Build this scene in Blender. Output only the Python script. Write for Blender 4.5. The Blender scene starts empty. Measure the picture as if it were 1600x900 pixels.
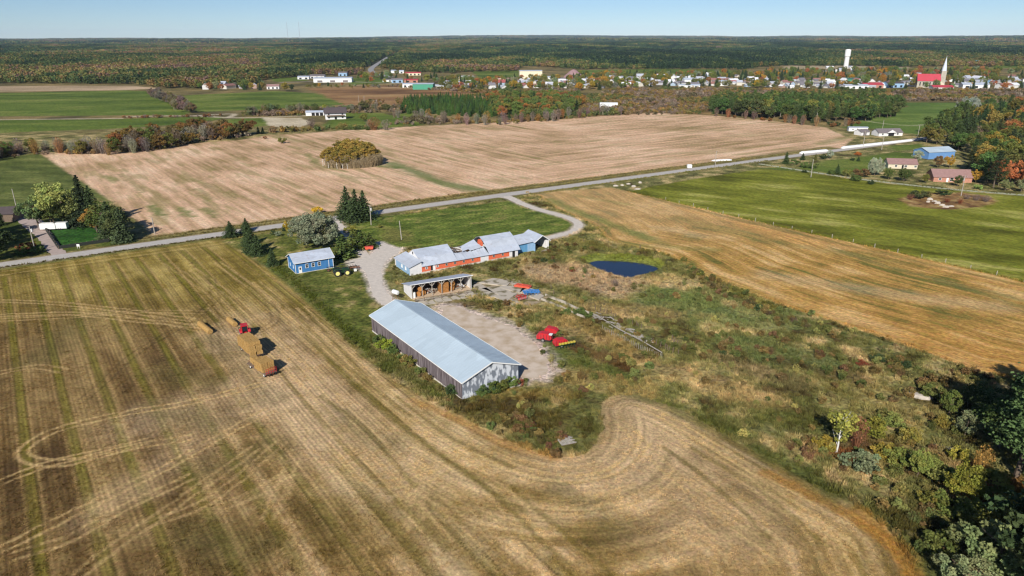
import bpy, math, random
import numpy as np
from mathutils import Vector, Matrix
R = math.radians
sc = bpy.context.scene
COLL = sc.collection

# ------------------------------------------------------------------ camera, sky, sun, exposure
CAM_H = 70.0
FPX = 1085.0                       # focal length in pixels of a 1600 px wide frame
PITCH = math.atan((450 - 57.5) / FPX)
cam_data = bpy.data.cameras.new('camera')
cam = bpy.data.objects.new('camera', cam_data)
COLL.objects.link(cam)
cam.location = (0, 0, CAM_H)
cam.rotation_euler = (math.pi / 2 - PITCH, 0, 0)
cam.rotation_euler = (Matrix.Rotation(math.pi / 2 - PITCH, 3, 'X') @ Matrix.Rotation(R(-0.17), 3, 'Z')).to_euler()
cam_data.sensor_width = 36
cam_data.lens = 36 * FPX / 1600
cam_data.clip_start = 1
cam_data.clip_end = 80000
sc.camera = cam

world = bpy.data.worlds.new('World')
sc.world = world
world.use_nodes = True
wn = world.node_tree
wn.nodes.clear()
sky = wn.nodes.new('ShaderNodeTexSky')
sky.sky_type = 'NISHITA'
sky.sun_disc = False
SUN_EL = 32.9
SUN_DIR = Vector((-27.4, -104.8, 0)).normalized() * math.cos(R(SUN_EL)) + Vector((0, 0, math.sin(R(SUN_EL))))
sky.sun_elevation = R(SUN_EL)
sky.sun_rotation = math.atan2(SUN_DIR.x, SUN_DIR.y)
sky.altitude = 200
sky.air_density = 0.7
sky.dust_density = 0.0
sky.ozone_density = 5.8
bg = wn.nodes.new('ShaderNodeBackground')
bg.inputs['Strength'].default_value = 0.078
wo = wn.nodes.new('ShaderNodeOutputWorld')
wn.links.new(sky.outputs[0], bg.inputs[0])
wn.links.new(bg.outputs[0], wo.inputs[0])

sun_data = bpy.data.lights.new('sun', 'SUN')
sun_data.energy = 5.0
sun_data.angle = R(0.5)
sun_data.color = (1.0, 0.95, 0.88)
sun = bpy.data.objects.new('sun', sun_data)
COLL.objects.link(sun)
sun.rotation_euler = SUN_DIR.to_track_quat('Z', 'Y').to_euler()
sun.location = (0, 0, 200)

sc.view_settings.view_transform = 'Standard'
sc.view_settings.look = 'None'
sc.view_settings.exposure = 0.12
sc.view_settings.gamma = 1.0
sc.view_settings.use_curve_mapping = False
sc.render.engine = 'CYCLES'
sc.cycles.max_bounces = 5
sc.cycles.diffuse_bounces = 2
sc.cycles.glossy_bounces = 2
sc.cycles.transmission_bounces = 3
sc.cycles.volume_bounces = 0
sc.cycles.transparent_max_bounces = 6
sc.cycles.use_denoising = True
sc.cycles.filter_width = 1.3
sc.render.film_transparent = False

# ------------------------------------------------------------------ helpers
_cp, _sp = math.cos(PITCH), math.sin(PITCH)
ROLL = math.tan(R(0.17))
def G(px, py, z=0.0):
    """ground point seen at a pixel of the 1600 x 900 photograph"""
    px, py = px - (py - 450) * ROLL, py + (px - 800) * ROLL      # the camera leans a little
    dx = (px - 800) / FPX; dz = (450 - py) / FPX
    Y = _cp + dz * _sp; Z = -_sp + dz * _cp
    t = -(CAM_H - z) / Z
    return (t * dx, t * Y)
def GP(pts): return [G(*p) for p in pts]
K = 1.03                            # how bright a sunlit level surface of albedo 1 comes out
def lin(c):
    c = c / 255.0
    return c / 12.92 if c <= 0.04045 else ((c + 0.055) / 1.055) ** 2.4
def S(r, g, b, k=None):
    k = K if k is None else k
    return (min(lin(r) / k, .9), min(lin(g) / k, .9), min(lin(b) / k, .9))

def smooth(a, b, x):
    t = np.clip((x - a) / (b - a), 0, 1)
    return t * t * (3 - 2 * t)
def _hash(ix, iy, seed):
    n = (ix.astype(np.int64) * 374761393 + iy.astype(np.int64) * 668265263 + seed * 1442695041) & 0x7fffffff
    n = ((n ^ (n >> 13)) * 1274126177) & 0x7fffffff
    n = n ^ (n >> 16)
    return (n & 0xffff).astype(np.float32) / 65535.0
def vnoise(x, y, seed=0):
    ix = np.floor(x); iy = np.floor(y)
    fx = (x - ix).astype(np.float32); fy = (y - iy).astype(np.float32)
    fx = fx * fx * (3 - 2 * fx); fy = fy * fy * (3 - 2 * fy)
    a = _hash(ix, iy, seed); b = _hash(ix + 1, iy, seed)
    c = _hash(ix, iy + 1, seed); d = _hash(ix + 1, iy + 1, seed)
    return (a + (b - a) * fx) * (1 - fy) + (c + (d - c) * fx) * fy
def fbm(x, y, seed=0, o=3):
    s = 0; a = 1.0; t = 0
    for k in range(o):
        s = s + a * vnoise(x * 2 ** k + 17.3 * k, y * 2 ** k - 9.1 * k, seed + k); t += a; a *= .55
    return s / t

def terrain(x, y):
    """height of the land: level round the farm, low rolling hills far off"""
    x = np.asarray(x, dtype=np.float64); y = np.asarray(y, dtype=np.float64)
    d = np.sqrt(x * x + y * y)
    roll = fbm(x / 900 + 5, y / 900 + 3, 71, 3) - 0.45
    z = smooth(1500, 3200, d) * (12 + 34 * roll)
    z = z + smooth(3500, 9000, d) * (8 + 60 * (fbm(x / 3800 + 1, y / 3800, 77, 3) - .45))
    z = z + smooth(9000, 16000, d) * (34 + 60 * (fbm(x / 5200, y / 5200 + 7, 79, 2) - .5))
    z = z - np.where(d > 17000, (d - 17000) * 0.012, 0)
    return z
def H(x, y): return float(terrain(x, y))

# ------------------------------------------------------------------ materials
MATS = {}
def mat(name, col, rough=.8, metal=0.0, noise=0.0, nscale=4.0, spec=None, col2=None, stretch=None, bump=0.0, thr=None):
    """principled material; noise varies the colour towards col2 (or darker/lighter)"""
    if name in MATS: return MATS[name]
    m = bpy.data.materials.new(name); m.use_nodes = True
    nt = m.node_tree; b = nt.nodes['Principled BSDF']
    b.inputs['Base Color'].default_value = (*col, 1)
    b.inputs['Roughness'].default_value = rough
    b.inputs['Metallic'].default_value = metal
    if spec is not None: b.inputs['Specular IOR Level'].default_value = spec
    if noise > 0 or col2 is not None or bump > 0:
        tc = nt.nodes.new('ShaderNodeTexCoord'); mp = nt.nodes.new('ShaderNodeMapping')
        nt.links.new(tc.outputs['Object'], mp.inputs[0])
        if stretch: mp.inputs['Scale'].default_value = stretch
        n = nt.nodes.new('ShaderNodeTexNoise'); n.inputs['Scale'].default_value = nscale; n.inputs['Detail'].default_value = 5
        nt.links.new(mp.outputs[0], n.inputs[0])
        cr = nt.nodes.new('ShaderNodeMapRange')
        lo, hi = thr if thr else (.3, .7)
        cr.inputs[1].default_value = lo; cr.inputs[2].default_value = hi
        nt.links.new(n.outputs[0], cr.inputs[0])
        mx = nt.nodes.new('ShaderNodeMix'); mx.data_type = 'RGBA'
        nt.links.new(cr.outputs[0], mx.inputs[0])
        if col2 is None:
            mx.inputs[6].default_value = (*[c * (1 - noise) for c in col], 1)
            mx.inputs[7].default_value = (*[min(1, c * (1 + noise)) for c in col], 1)
        else:
            mx.inputs[6].default_value = (*col, 1); mx.inputs[7].default_value = (*col2, 1)
        nt.links.new(mx.outputs[2], b.inputs['Base Color'])
        if bump > 0:
            bp = nt.nodes.new('ShaderNodeBump'); bp.inputs['Strength'].default_value = 1; bp.inputs['Distance'].default_value = bump
            nt.links.new(n.outputs[0], bp.inputs['Height']); nt.links.new(bp.outputs[0], b.inputs['Normal'])
    MATS[name] = m
    return m

# ------------------------------------------------------------------ mesh builder
class MB:
    def __init__(s): s.v = []; s.f = []; s.mi = []; s.mats = []
    def _m(s, m):
        if m is None: return 0
        if m not in s.mats: s.mats.append(m)
        return s.mats.index(m)
    def poly(s, pts, m=None):
        k = len(s.v); s.v += [tuple(p) for p in pts]; s.f.append(tuple(range(k, k + len(pts)))); s.mi.append(s._m(m)); return s
    def hexa(s, p, m=None):
        """p: 8 corners, bottom ring then top ring"""
        k = len(s.v); s.v += [tuple(q) for q in p]
        for f in ((3, 2, 1, 0), (4, 5, 6, 7), (0, 1, 5, 4), (1, 2, 6, 5), (2, 3, 7, 6), (3, 0, 4, 7)):
            s.f.append(tuple(k + i for i in f)); s.mi.append(s._m(m))
        return s
    def box(s, x0, x1, y0, y1, z0, z1, m=None):
        return s.hexa([(x0, y0, z0), (x1, y0, z0), (x1, y1, z0), (x0, y1, z0), (x0, y0, z1), (x1, y0, z1), (x1, y1, z1), (x0, y1, z1)], m)
    def prism(s, prof, axis, a, b, m=None):
        """profile polygon [(p,q)...] extruded along axis 'x' or 'y' from a to b (z is q)"""
        k = len(s.v); n = len(prof)
        for t in (a, b):
            for p, q in prof: s.v.append((t, p, q) if axis == 'x' else (p, t, q) if axis == 'y' else (p, q, t))
        mi = s._m(m)
        s.f.append(tuple(range(k, k + n))); s.mi.append(mi)
        s.f.append(tuple(range(k + 2 * n - 1, k + n - 1, -1))); s.mi.append(mi)
        for i in range(n):
            j = (i + 1) % n
            s.f.append((k + i, k + n + i, k + n + j, k + j)); s.mi.append(mi)
        return s
    def slab(s, a, b, c, d, t, m=None):
        """quad a b c d thickened downwards by t"""
        return s.hexa([(p[0], p[1], p[2] - t) for p in (a, b, c, d)] + [a, b, c, d], m)
    def beam(s, a, b, w, h=None, m=None, up=(0, 0, 1)):
        h = w if h is None else h
        a = Vector(a); b = Vector(b); d = (b - a)
        if d.length < 1e-6: return s
        d.normalize(); u = Vector(up)
        if abs(d.dot(u)) > .97: u = Vector((1, 0, 0))
        r = d.cross(u).normalized() * (w / 2); u = r.cross(d).normalized() * (h / 2)
        return s.hexa([a - r - u, a + r - u, a + r + u, a - r + u, b - r - u, b + r - u, b + r + u, b - r + u], m)
    def tube(s, a, b, r0, r1=None, n=10, m=None, caps=True):
        r1 = r0 if r1 is None else r1
        a = Vector(a); b = Vector(b); d = (b - a).normalized()
        u = Vector((0, 0, 1)) if abs(d.z) < .9 else Vector((1, 0, 0))
        p = d.cross(u).normalized(); q = d.cross(p)
        k = len(s.v)
        for c, r in ((a, r0), (b, r1)):
            for i in range(n):
                t = 2 * math.pi * i / n
                s.v.append(tuple(c + p * math.cos(t) * r + q * math.sin(t) * r))
        mi = s._m(m)
        for i in range(n):
            j = (i + 1) % n
            s.f.append((k + i, k + n + i, k + n + j, k + j)); s.mi.append(mi)
        if caps:
            s.f.append(tuple(range(k, k + n))); s.mi.append(mi)
            s.f.append(tuple(range(k + 2 * n - 1, k + n - 1, -1))); s.mi.append(mi)
        return s
    def ball(s, c, rx, ry=None, rz=None, n=10, k_=6, m=None, half=False):
        ry = rx if ry is None else ry; rz = rx if rz is None else rz
        k0 = len(s.v); mi = s._m(m); rows = k_
        for i in range(rows + 1):
            ph = (math.pi / 2 if half else math.pi) * i / rows
            for j in range(n):
                t = 2 * math.pi * j / n
                s.v.append((c[0] + rx * math.sin(ph) * math.cos(t), c[1] + ry * math.sin(ph) * math.sin(t), c[2] + rz * math.cos(ph)))
        for i in range(rows):
            for j in range(n):
                a = k0 + i * n + j; b = k0 + i * n + (j + 1) % n
                s.f.append((a, a + n, b + n, b)); s.mi.append(mi)
        return s
    def mesh(s, name, m=None, smooth_=False):
        me = bpy.data.meshes.new(name)
        me.from_pydata(s.v, [], s.f)
        ms = s.mats if s.mats else ([m] if m else [])
        for q in ms: me.materials.append(q)
        if s.mats: me.polygons.foreach_set('material_index', s.mi)
        if smooth_: me.polygons.foreach_set('use_smooth', [True] * len(s.f))
        me.update()
        return me
    def build(s, name, m=None, parent=None, smooth_=False):
        o = bpy.data.objects.new(name, s.mesh(name, m, smooth_))
        COLL.objects.link(o)
        if parent is not None: o.parent = parent
        return o

def tag(o, label, cat, group=None, kind=None):
    if label: o['label'] = label
    if cat: o['category'] = cat
    if group: o['group'] = group
    if kind: o['kind'] = kind
    return o
def thing(name, label, cat, loc=(0, 0, 0), rz=0.0, group=None):
    o = bpy.data.objects.new(name, None); COLL.objects.link(o)
    o.empty_display_size = .5
    o.location = loc if len(loc) == 3 else (loc[0], loc[1], H(*loc)); o.rotation_euler = (0, 0, rz)
    return tag(o, label, cat, group)
def copy_tree(o, parent=None, kids=None):
    c = o.copy(); COLL.objects.link(c)
    if parent is not None: c.parent = parent
    for ch in list(o.children): copy_tree(ch, c)
    return c
def np_mesh(name, verts, faces, mats, mi=None, colors=None, smooth_=False):
    """verts (n,3) float, faces (m,k) int all of the same k"""
    me = bpy.data.meshes.new(name)
    faces = np.asarray(faces, dtype=np.int32); k = faces.shape[1]
    me.vertices.add(len(verts)); me.vertices.foreach_set('co', np.asarray(verts, dtype=np.float32).ravel())
    me.loops.add(faces.size); me.loops.foreach_set('vertex_index', faces.ravel())
    me.polygons.add(len(faces)); me.polygons.foreach_set('loop_start', np.arange(0, faces.size, k, dtype=np.int32))
    if mi is not None: me.polygons.foreach_set('material_index', np.asarray(mi, dtype=np.int32))
    for m in mats: me.materials.append(m)
    me.update(calc_edges=True)
    if smooth_: me.polygons.foreach_set('use_smooth', np.ones(len(faces), dtype=bool))
    if colors is not None:
        ca = me.color_attributes.new('Col', 'FLOAT_COLOR', 'POINT')
        c4 = np.ones((len(verts), 4), dtype=np.float32); c4[:, :3] = colors
        ca.data.foreach_set('color', c4.ravel())
    return me
# ------------------------------------------------------------------ the land: one big sheet, and finely meshed fields on it
def grid_axis(segs):
    out = [segs[0][0]]
    for a, b, s0, s1 in segs:
        x = a
        while x < b - 1e-6:
            t = (x - a) / (b - a)
            x = min(b, x + s0 + (s1 - s0) * t); out.append(x)
    return np.array(out)
ys = grid_axis([(-30, 62, 4, 1), (62, 150, .30, .38), (150, 260, .38, .8), (260, 420, .8, 1.5), (420, 700, 1.5, 3.2), (700, 1800, 3.2, 9)])
xh = grid_axis([(0, 100, .36, .38), (100, 200, .38, .7), (200, 320, .7, 1.6), (320, 700, 1.6, 6), (700, 1500, 6, 14)])
xs = np.concatenate([-xh[:0:-1], xh])
X, Y = np.meshgrid(xs, ys)
NY, NX = X.shape
PA = np.zeros((NY, NX, 3), dtype=np.float32)
REG = np.zeros((NY, NX), dtype=np.int16)
ROWU = np.zeros((NY, NX), dtype=np.float32)      # coordinate across the stubble rows, in metres
ROWV = np.zeros((NY, NX), dtype=np.float32); ROWU += X * .809 + Y * .588; ROWV += -.588 * X + .809 * Y
ROWW = np.zeros((NY, NX), dtype=np.float32)      # how clearly the rows show
BMP = np.zeros((NY, NX), dtype=np.float32)

def seg_dist(pts, x, y, closed=False):
    best = np.full(x.shape, 1e9, dtype=np.float64)
    n = len(pts)
    for i in range(n if closed else n - 1):
        ax, ay = pts[i]; bx, by = pts[(i + 1) % n]
        dx, dy = bx - ax, by - ay; L = dx * dx + dy * dy + 1e-9
        t = np.clip(((x - ax) * dx + (y - ay) * dy) / L, 0, 1)
        d = (x - ax - t * dx) ** 2 + (y - ay - t * dy) ** 2
        np.minimum(best, d, out=best)
    return np.sqrt(best)
def inside(pts, x, y):
    r = np.zeros(x.shape, dtype=bool); n = len(pts)
    for i in range(n):
        x0, y0 = pts[i]; x1, y1 = pts[(i + 1) % n]
        if y0 == y1: continue
        c = ((y0 > y) != (y1 > y)) & (x < (x1 - x0) * (y - y0) / (y1 - y0) + x0)
        r ^= c
    return r
def spline(pts, n=8):
    """Catmull-Rom through points"""
    P = [np.array(p, dtype=float) for p in pts]; P = [2 * P[0] - P[1]] + P + [2 * P[-1] - P[-2]]
    out = []
    for i in range(1, len(P) - 2):
        for k in range(n):
            t = k / n
            out.append(tuple(.5 * ((2 * P[i]) + (-P[i - 1] + P[i + 1]) * t + (2 * P[i - 1] - 5 * P[i] + 4 * P[i + 1] - P[i + 2]) * t ** 2 + (-P[i - 1] + 3 * P[i] - 3 * P[i + 1] + P[i + 2]) * t ** 3)))
    out.append(tuple(P[-2])); return out
def box_of(pts, pad):
    a = min(p[0] for p in pts) - pad; b = max(p[0] for p in pts) + pad
    c = min(p[1] for p in pts) - pad; d = max(p[1] for p in pts) + pad
    i0, i1 = np.searchsorted(xs, a), np.searchsorted(xs, b); j0, j1 = np.searchsorted(ys, c), np.searchsorted(ys, d)
    return slice(max(j0 - 1, 0), j1 + 1), slice(max(i0 - 1, 0), i1 + 1)
def mixc(sl, w, col):
    w = np.asarray(w, dtype=np.float32)[..., None]
    PA[sl] = PA[sl] * (1 - w) + np.array(col, dtype=np.float32) * w
def area(pts, soft=1.0, warp=0.0, ws=6.0, px=True, seed=3):
    """(slice, weight 0..1) of a polygon"""
    if px: pts = GP(pts)
    sl = box_of(pts, soft + warp + 1); x, y = X[sl], Y[sl]
    if warp:
        x = x + warp * (fbm(x / ws, y / ws, seed) - .5) * 2; y = y + warp * (fbm(x / ws + 40, y / ws, seed + 9) - .5) * 2
    ins = inside(pts, x, y)
    if soft <= 0: return sl, ins.astype(np.float32)
    d = seg_dist(pts, x, y, True); d = np.where(ins, d, -d)
    return sl, smooth(-soft, soft, d).astype(np.float32)
def line(pts, width, col, soft=None, strength=1.0, warp=0.0, px=True, broken=0.0, off=None, sp=True, seed=5, reg=None):
    if px: pts = GP(pts)
    if sp and len(pts) > 2: pts = spline(pts)
    for o in (off or [0]):
        q = pts
        if o:
            q = []
            for i in range(len(pts)):
                a = pts[max(0, i - 1)]; b = pts[min(len(pts) - 1, i + 1)]
                L = math.hypot(b[0] - a[0], b[1] - a[1]) + 1e-9
                q.append((pts[i][0] + (b[1] - a[1]) / L * o, pts[i][1] - (b[0] - a[0]) / L * o))
        sl = box_of(q, width + 1 + warp); x, y = X[sl], Y[sl]
        if x.size == 0: continue
        if warp: x = x + warp * (fbm(x / 3, y / 3, seed) - .5) * 2; y = y + warp * (fbm(x / 3 + 9, y / 3, seed + 3) - .5) * 2
        d = seg_dist(q, x, y)
        s = soft if soft is not None else width * .5
        w = (1 - smooth(width / 2 - s / 2, width / 2 + s / 2, d)) * strength
        if broken: w = w * smooth(broken - .25, broken + .25, fbm(x / 1.6, y / 1.6, seed + 1, 2) + .12)
        if reg is not None: w = w * (REG[sl] == reg)
        mixc(sl, w, col)

def noisy(sl, stops, scale, seed, o=3, ang=None, sx=1, sy=1, w=None):
    """paint colour stops [(t, colour)...] by a noise; ang turns and sx/sy stretch it"""
    x, y = X[sl], Y[sl]
    if ang is not None:
        ca, sa = math.cos(ang), math.sin(ang); x, y = x * ca + y * sa, -x * sa + y * ca
    n = fbm(x / (scale * sx), y / (scale * sy), seed, o)
    n = np.clip((n - .5) * 1.9 + .5, 0, 1)
    c = np.zeros(n.shape + (3,), dtype=np.float32)
    ts = [s[0] for s in stops]
    for k in range(3): c[..., k] = np.interp(n, ts, [s[1][k] for s in stops])
    if w is None: PA[sl] = c
    else: PA[sl] = PA[sl] * (1 - w[..., None]) + c * w[..., None]
    return n
ALL = (slice(0, NY), slice(0, NX))

# --- rough meadow everywhere first
noisy(ALL, [(0, S(82, 70, 42)), (.3, S(106, 106, 58)), (.5, S(128, 124, 74)), (.7, S(158, 142, 92)), (1, S(194, 170, 122))], 5, 11, 5)
far = smooth(520, 620, Y)
noisy(ALL, [(0, S(88, 80, 52)), (.5, S(120, 108, 68)), (1, S(150, 128, 84))], 30, 15, 3, w=far.astype(np.float32))

# --- the outline of the stubble field in front
ROAD = [(-520.0, 216.7 - (520 - 167.8) * .637), (-167.8, 217.0), (-93.4, 265.4), (0, 324.6), (154.3, 420.5), (215, 456.5), (279.8, 497), (330, 532)]
def road_off(x, o): # point o metres to the south east side of the road at x
    y = 324.6 + (x) * .634; return (x + .535 * o, y - .845 * o)
EDGE = [(352, 377), (385, 398), (425, 425), (470, 462), (520, 508), (560, 548), (610, 590), (660, 620), (715, 648), (760, 672), (810, 697), (860, 712), (905, 712), (932, 695), (942, 665), (938, 638), (952, 622), (985, 617), (1030, 628), (1090, 655), (1170, 700), (1250, 745), (1330, 790), (1400, 840), (1432, 900)]
EDGEG = spline(GP(EDGE), 5)
STUB = EDGEG + [(58, 50), (60, -30), (-520, -30), (-520, -8), road_off(-520, 9), road_off(-150, 7), road_off(-93, 6)]
sl, w = area(STUB, .9, .9, 2.5, px=False)
REG[sl][w > .5] = 1
xs_, ys_ = X[sl], Y[sl]
u = xs_ * .809 + ys_ * .588; v = -.588 * xs_ + .809 * ys_
u = u + .9 * (fbm(xs_ / 40, ys_ / 40, 5, 2) - .5)
dE = seg_dist(EDGEG, xs_, ys_)
kx, ky = G(905, 700)
head = (1 - smooth(16, 30, dE)) * smooth(-25, 5, xs_ + (130 - ys_) * .35)       # headland rows follow the edge
head = np.maximum(head, smooth(5, 16, xs_) * (1 - smooth(30, 42, dE)))
cu = np.where(head > .5, dE, u)
ROWU[sl] = np.where(w > 0, cu, ROWU[sl]); ROWW[sl] = w * (1 - smooth(-6, 14, xs_ * .8 + ys_ * .0 + 18)) * (1 - smooth(185, 225, ys_)) 
base = fbm(xs_ / 14, ys_ / 14, 21, 4); fine = fbm(u / 2.6, v / 44, 23, 2); fine2 = fbm(dE / 2.4 + .6 * fbm(xs_ / 9, ys_ / 9, 28, 2), v / 26, 25, 2)
st = np.where(head > .5, fine2, fine)
n = np.clip((base - .5) * 1.5 + (st - .5) * 1.25 + (fbm(xs_ / 2.2, ys_ / 2.2, 27, 2) - .5) * .45 + .5, 0, 1)
east = smooth(-75, -25, xs_ + (ys_ - 120) * .35)              # paler, strawier towards the east; palest tone also has sun glare painted in
north = smooth(150, 205, ys_)
C1 = [S(88, 68, 40), S(118, 94, 56), S(150, 125, 80)]
C2 = [S(114, 93, 48), S(162, 134, 84), S(208, 178, 132)]
C3 = [S(114, 100, 40), S(148, 130, 60), S(178, 158, 90)]
cc = np.zeros(n.shape + (3,), dtype=np.float32)
for k in range(3):
    a = np.interp(n, [0, .5, 1], [c[k] for c in C1]); b = np.interp(n, [0, .5, 1], [c[k] for c in C2]); c_ = np.interp(n, [0, .5, 1], [c[k] for c in C3])
    q = a * (1 - east) + b * east; cc[..., k] = q * (1 - north * .75) + c_ * north * .75
PA[sl] = PA[sl] * (1 - w[..., None]) + cc * w[..., None]
# green regrowth in the swath gaps, tan lines of straw along them, thin dark tractor lines
ph = (u / 7.3 + .18) % 1.0
dR = seg_dist(ROAD, xs_, ys_)
straight = w * smooth(13, 17, dR) * (1 - head) * (.65 + .35 * smooth(.25, .6, fbm(xs_ / 22, ys_ / 22, 31, 2)))
gr = smooth(.02, .08, ph) * (1 - smooth(.26, .32, ph)) * straight * (1 - .45 * east)
mixc(sl, gr * .72, S(114, 108, 36))
for c0, wd, col, a in ((.0, .04, S(176, 146, 94), .95), (.35, .04, S(176, 146, 94), .95), (.065, .022, S(66, 50, 26), .95), (.285, .022, S(66, 50, 26), .8), (.62, .03, S(142, 116, 74), .45)):
    q = np.exp(-((ph - c0) / wd) ** 2) * straight * a * (.4 + .8 * fbm(u / 2, v / 7, 33, 2))
    mixc(sl, np.clip(q, 0, 1), col)
# lighter/darker/greener bands that follow the edge on the headland
pe = (dE + 1.2 * (fbm(xs_ / 18, ys_ / 18, 35, 2) - .5))
for c0, wd, col, a in ((2.4, .5, S(190, 170, 130), .8), (4.6, .6, S(186, 164, 124), .7), (3.5, .5, S(120, 116, 52), .5), (6.8, .9, S(118, 112, 48), .7), (9.6, .7, S(190, 162, 118), .5), (12.5, 1.0, S(124, 112, 50), .6), (15.8, .8, S(182, 156, 112), .5), (19, 1.0, S(118, 106, 48), .5), (23, 1.2, S(180, 152, 110), .4), (27, .9, S(112, 102, 46), .4)):
    q = np.exp(-((pe - c0) / wd) ** 2) * w * a * .62 * np.clip(head + smooth(-60, -30, xs_) * (1 - smooth(10, 24, dE)), 0, 1) * (.1 + 1.2 * fbm(xs_ / 7, ys_ / 7, 37, 3) ** 1.5)
    mixc(sl, np.clip(q, 0, 1), col)
for o_, wd_, c_, a_ in ((7.5, 1.0, S(122, 110, 50), .6), (9.6, .7, S(182, 156, 98), .55), (11.5, 1.2, S(124, 108, 48), .55), (13.8, .8, S(184, 158, 102), .6), (15.6, .6, S(84, 70, 34), .4)):
    line([road_off(-420, o_), road_off(-200, o_), road_off(-104 + o_ * .4, o_)], wd_, c_, soft=wd_, strength=a_, warp=.8, px=False, broken=.25, reg=1)
# trodden, pale, straw-strewn ground
PALE = S(206, 176, 136)
for pts, wd, a in (([(345, 520), (400, 575), (450, 640), (500, 700)], 9, .6), ([(420, 520), (470, 570), (560, 660), (640, 760)], 7, .45), ([(230, 660), (300, 640), (370, 620)], 14, .38), ([(980, 640), (1040, 720), (1100, 800)], 22, .42), ([(860, 720), (940, 750), (1010, 700)], 10, .4), ([(370, 500), (440, 500), (500, 530)], 8, .35), ([(150, 800), (300, 700), (420, 620)], 8, .28), ([(430, 560), (470, 600), (520, 640)], 11, .5)):
    g = GP(pts); s2 = box_of(g, wd * 1.6); x, y = X[s2], Y[s2]; d = seg_dist(spline(g), x, y)
    q = (1 - smooth(0, wd, d + 6 * (fbm(x / 5, y / 5, 41) - .5))) * a * (REG[s2] == 1) * (.7 + .9 * fbm(x / 1.6, y / 2.6, 43, 3))
    mixc(s2, np.clip(q, 0, 1), PALE)
g = GP([(560, 780), (620, 800), (720, 860)]); s2 = box_of(g, 16); x, y = X[s2], Y[s2]
mixc(s2, (1 - smooth(0, 13, seg_dist(g, x, y) + 5 * (fbm(x / 5, y / 5, 47) - .5))) * .25, S(88, 88, 50))
# dark green patches
for (a_, b_, r_) in (((250, 640), (330, 660), 7), ((310, 740), (420, 700), 7), ((880, 760), (960, 820), 5), ((70, 560), (120, 500), 8), ((330, 600), (250, 575), 7), ((330, 520), (420, 620), 5), ((520, 640), (620, 700), 5), ((300, 830), (400, 860), 7)):
    g = GP([a_, b_]); s2 = box_of(g, r_ + 4); x, y = X[s2], Y[s2]
    mixc(s2, (1 - smooth(0, r_, seg_dist(g, x, y) + 6 * (fbm(x / 4, y / 4, 49) - .5))) * .4 * (REG[s2] == 1), S(88, 86, 46))
# wheel tracks (pairs) over the stubble
TR = S(194, 164, 112)
tracks = [
    ([(0, 470), (90, 474), (200, 486), (300, 500)], .45), ([(0, 493), (110, 490), (210, 500), (330, 512)], .45), ([(0, 500), (100, 495), (220, 487), (320, 488)], .35),
    ([(120, 480), (220, 495), (330, 520)], .3), ([(0, 582), (60, 573), (100, 580)], .3),
    ([(410, 600), (300, 628), (200, 645), (130, 660), (80, 675), (45, 695), (38, 712), (60, 722), (110, 722), (200, 700), (300, 683)], .5),
    ([(0, 755), (60, 730), (130, 712), (230, 690)], .45), ([(0, 860), (60, 830), (160, 780), (260, 730), (330, 690), (420, 640)], .45),
    ([(20, 870), (110, 840), (200, 790), (300, 745)], .35), ([(120, 900), (200, 840), (300, 770), (400, 700)], .3),
    ([(230, 820), (330, 780), (440, 690)], .3), ([(350, 790), (400, 770), (450, 740)], .3),
    ([(520, 690), (570, 745), (620, 755), (680, 742), (715, 710), (728, 690), (722, 678)], .5),
    ([(480, 705), (540, 738), (590, 745), (640, 742), (690, 725), (712, 700)], .4),
    ([(675, 660), (668, 720), (655, 780), (648, 830)], .4), ([(655, 670), (662, 700), (650, 760), (642, 820)], .3),
    ([(420, 690), (450, 720), (440, 780)], .3), ([(440, 640), (470, 680), (440, 760), (420, 810)], .25),
    ([(960, 650), (1000, 690), (1050, 740), (1150, 820), (1230, 880)], .35), ([(1000, 760), (940, 780), (880, 800), (800, 800)], .35),
    ([(1060, 740), (1000, 775), (930, 800)], .3), ([(700, 700), (760, 760), (850, 850)], .3), ([(640, 690), (720, 770), (800, 850)], .25),
    ([(330, 480), (420, 560), (520, 660), (600, 740), (700, 850)], .4), ([(380, 480), (500, 600), (620, 720), (760, 850)], .35), ([(430, 470), (560, 590), (700, 700), (860, 830)], .4),
    ([(470, 480), (600, 610), (720, 690), (860, 745), (960, 735), (1010, 690)], .5), ([(400, 440), (500, 530), (620, 630), (740, 700), (850, 735)], .45),
    ([(300, 420), (370, 470), (460, 560)], .35), ([(340, 410), (420, 470), (520, 570)], .4), ([(260, 410), (330, 460), (380, 510)], .3),
    ([(1000, 630), (1080, 675), (1200, 750), (1300, 820), (1350, 900)], .5), ([(1030, 660), (1150, 740), (1260, 820), (1300, 890)], .35),
]
for i, (pts, a) in enumerate(tracks):
    line(pts, .7, TR, strength=min(.75, a * 1.5), warp=.35, broken=.32, off=[-.95, .95], seed=50 + i, reg=1)
for i, pts in enumerate([[(335, 470), (300, 500), (215, 550), (160, 600), (130, 625)], [(260, 520), (245, 540), (255, 570)], [(420, 470), (430, 500), (400, 520)], [(340, 560), (330, 500), (300, 480)], [(330, 430), (338, 470), (360, 520)]]):
    line(pts, .5, S(66, 52, 30), strength=.4, warp=.2, off=[-.95, .95], seed=90 + i, reg=1)
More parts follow.
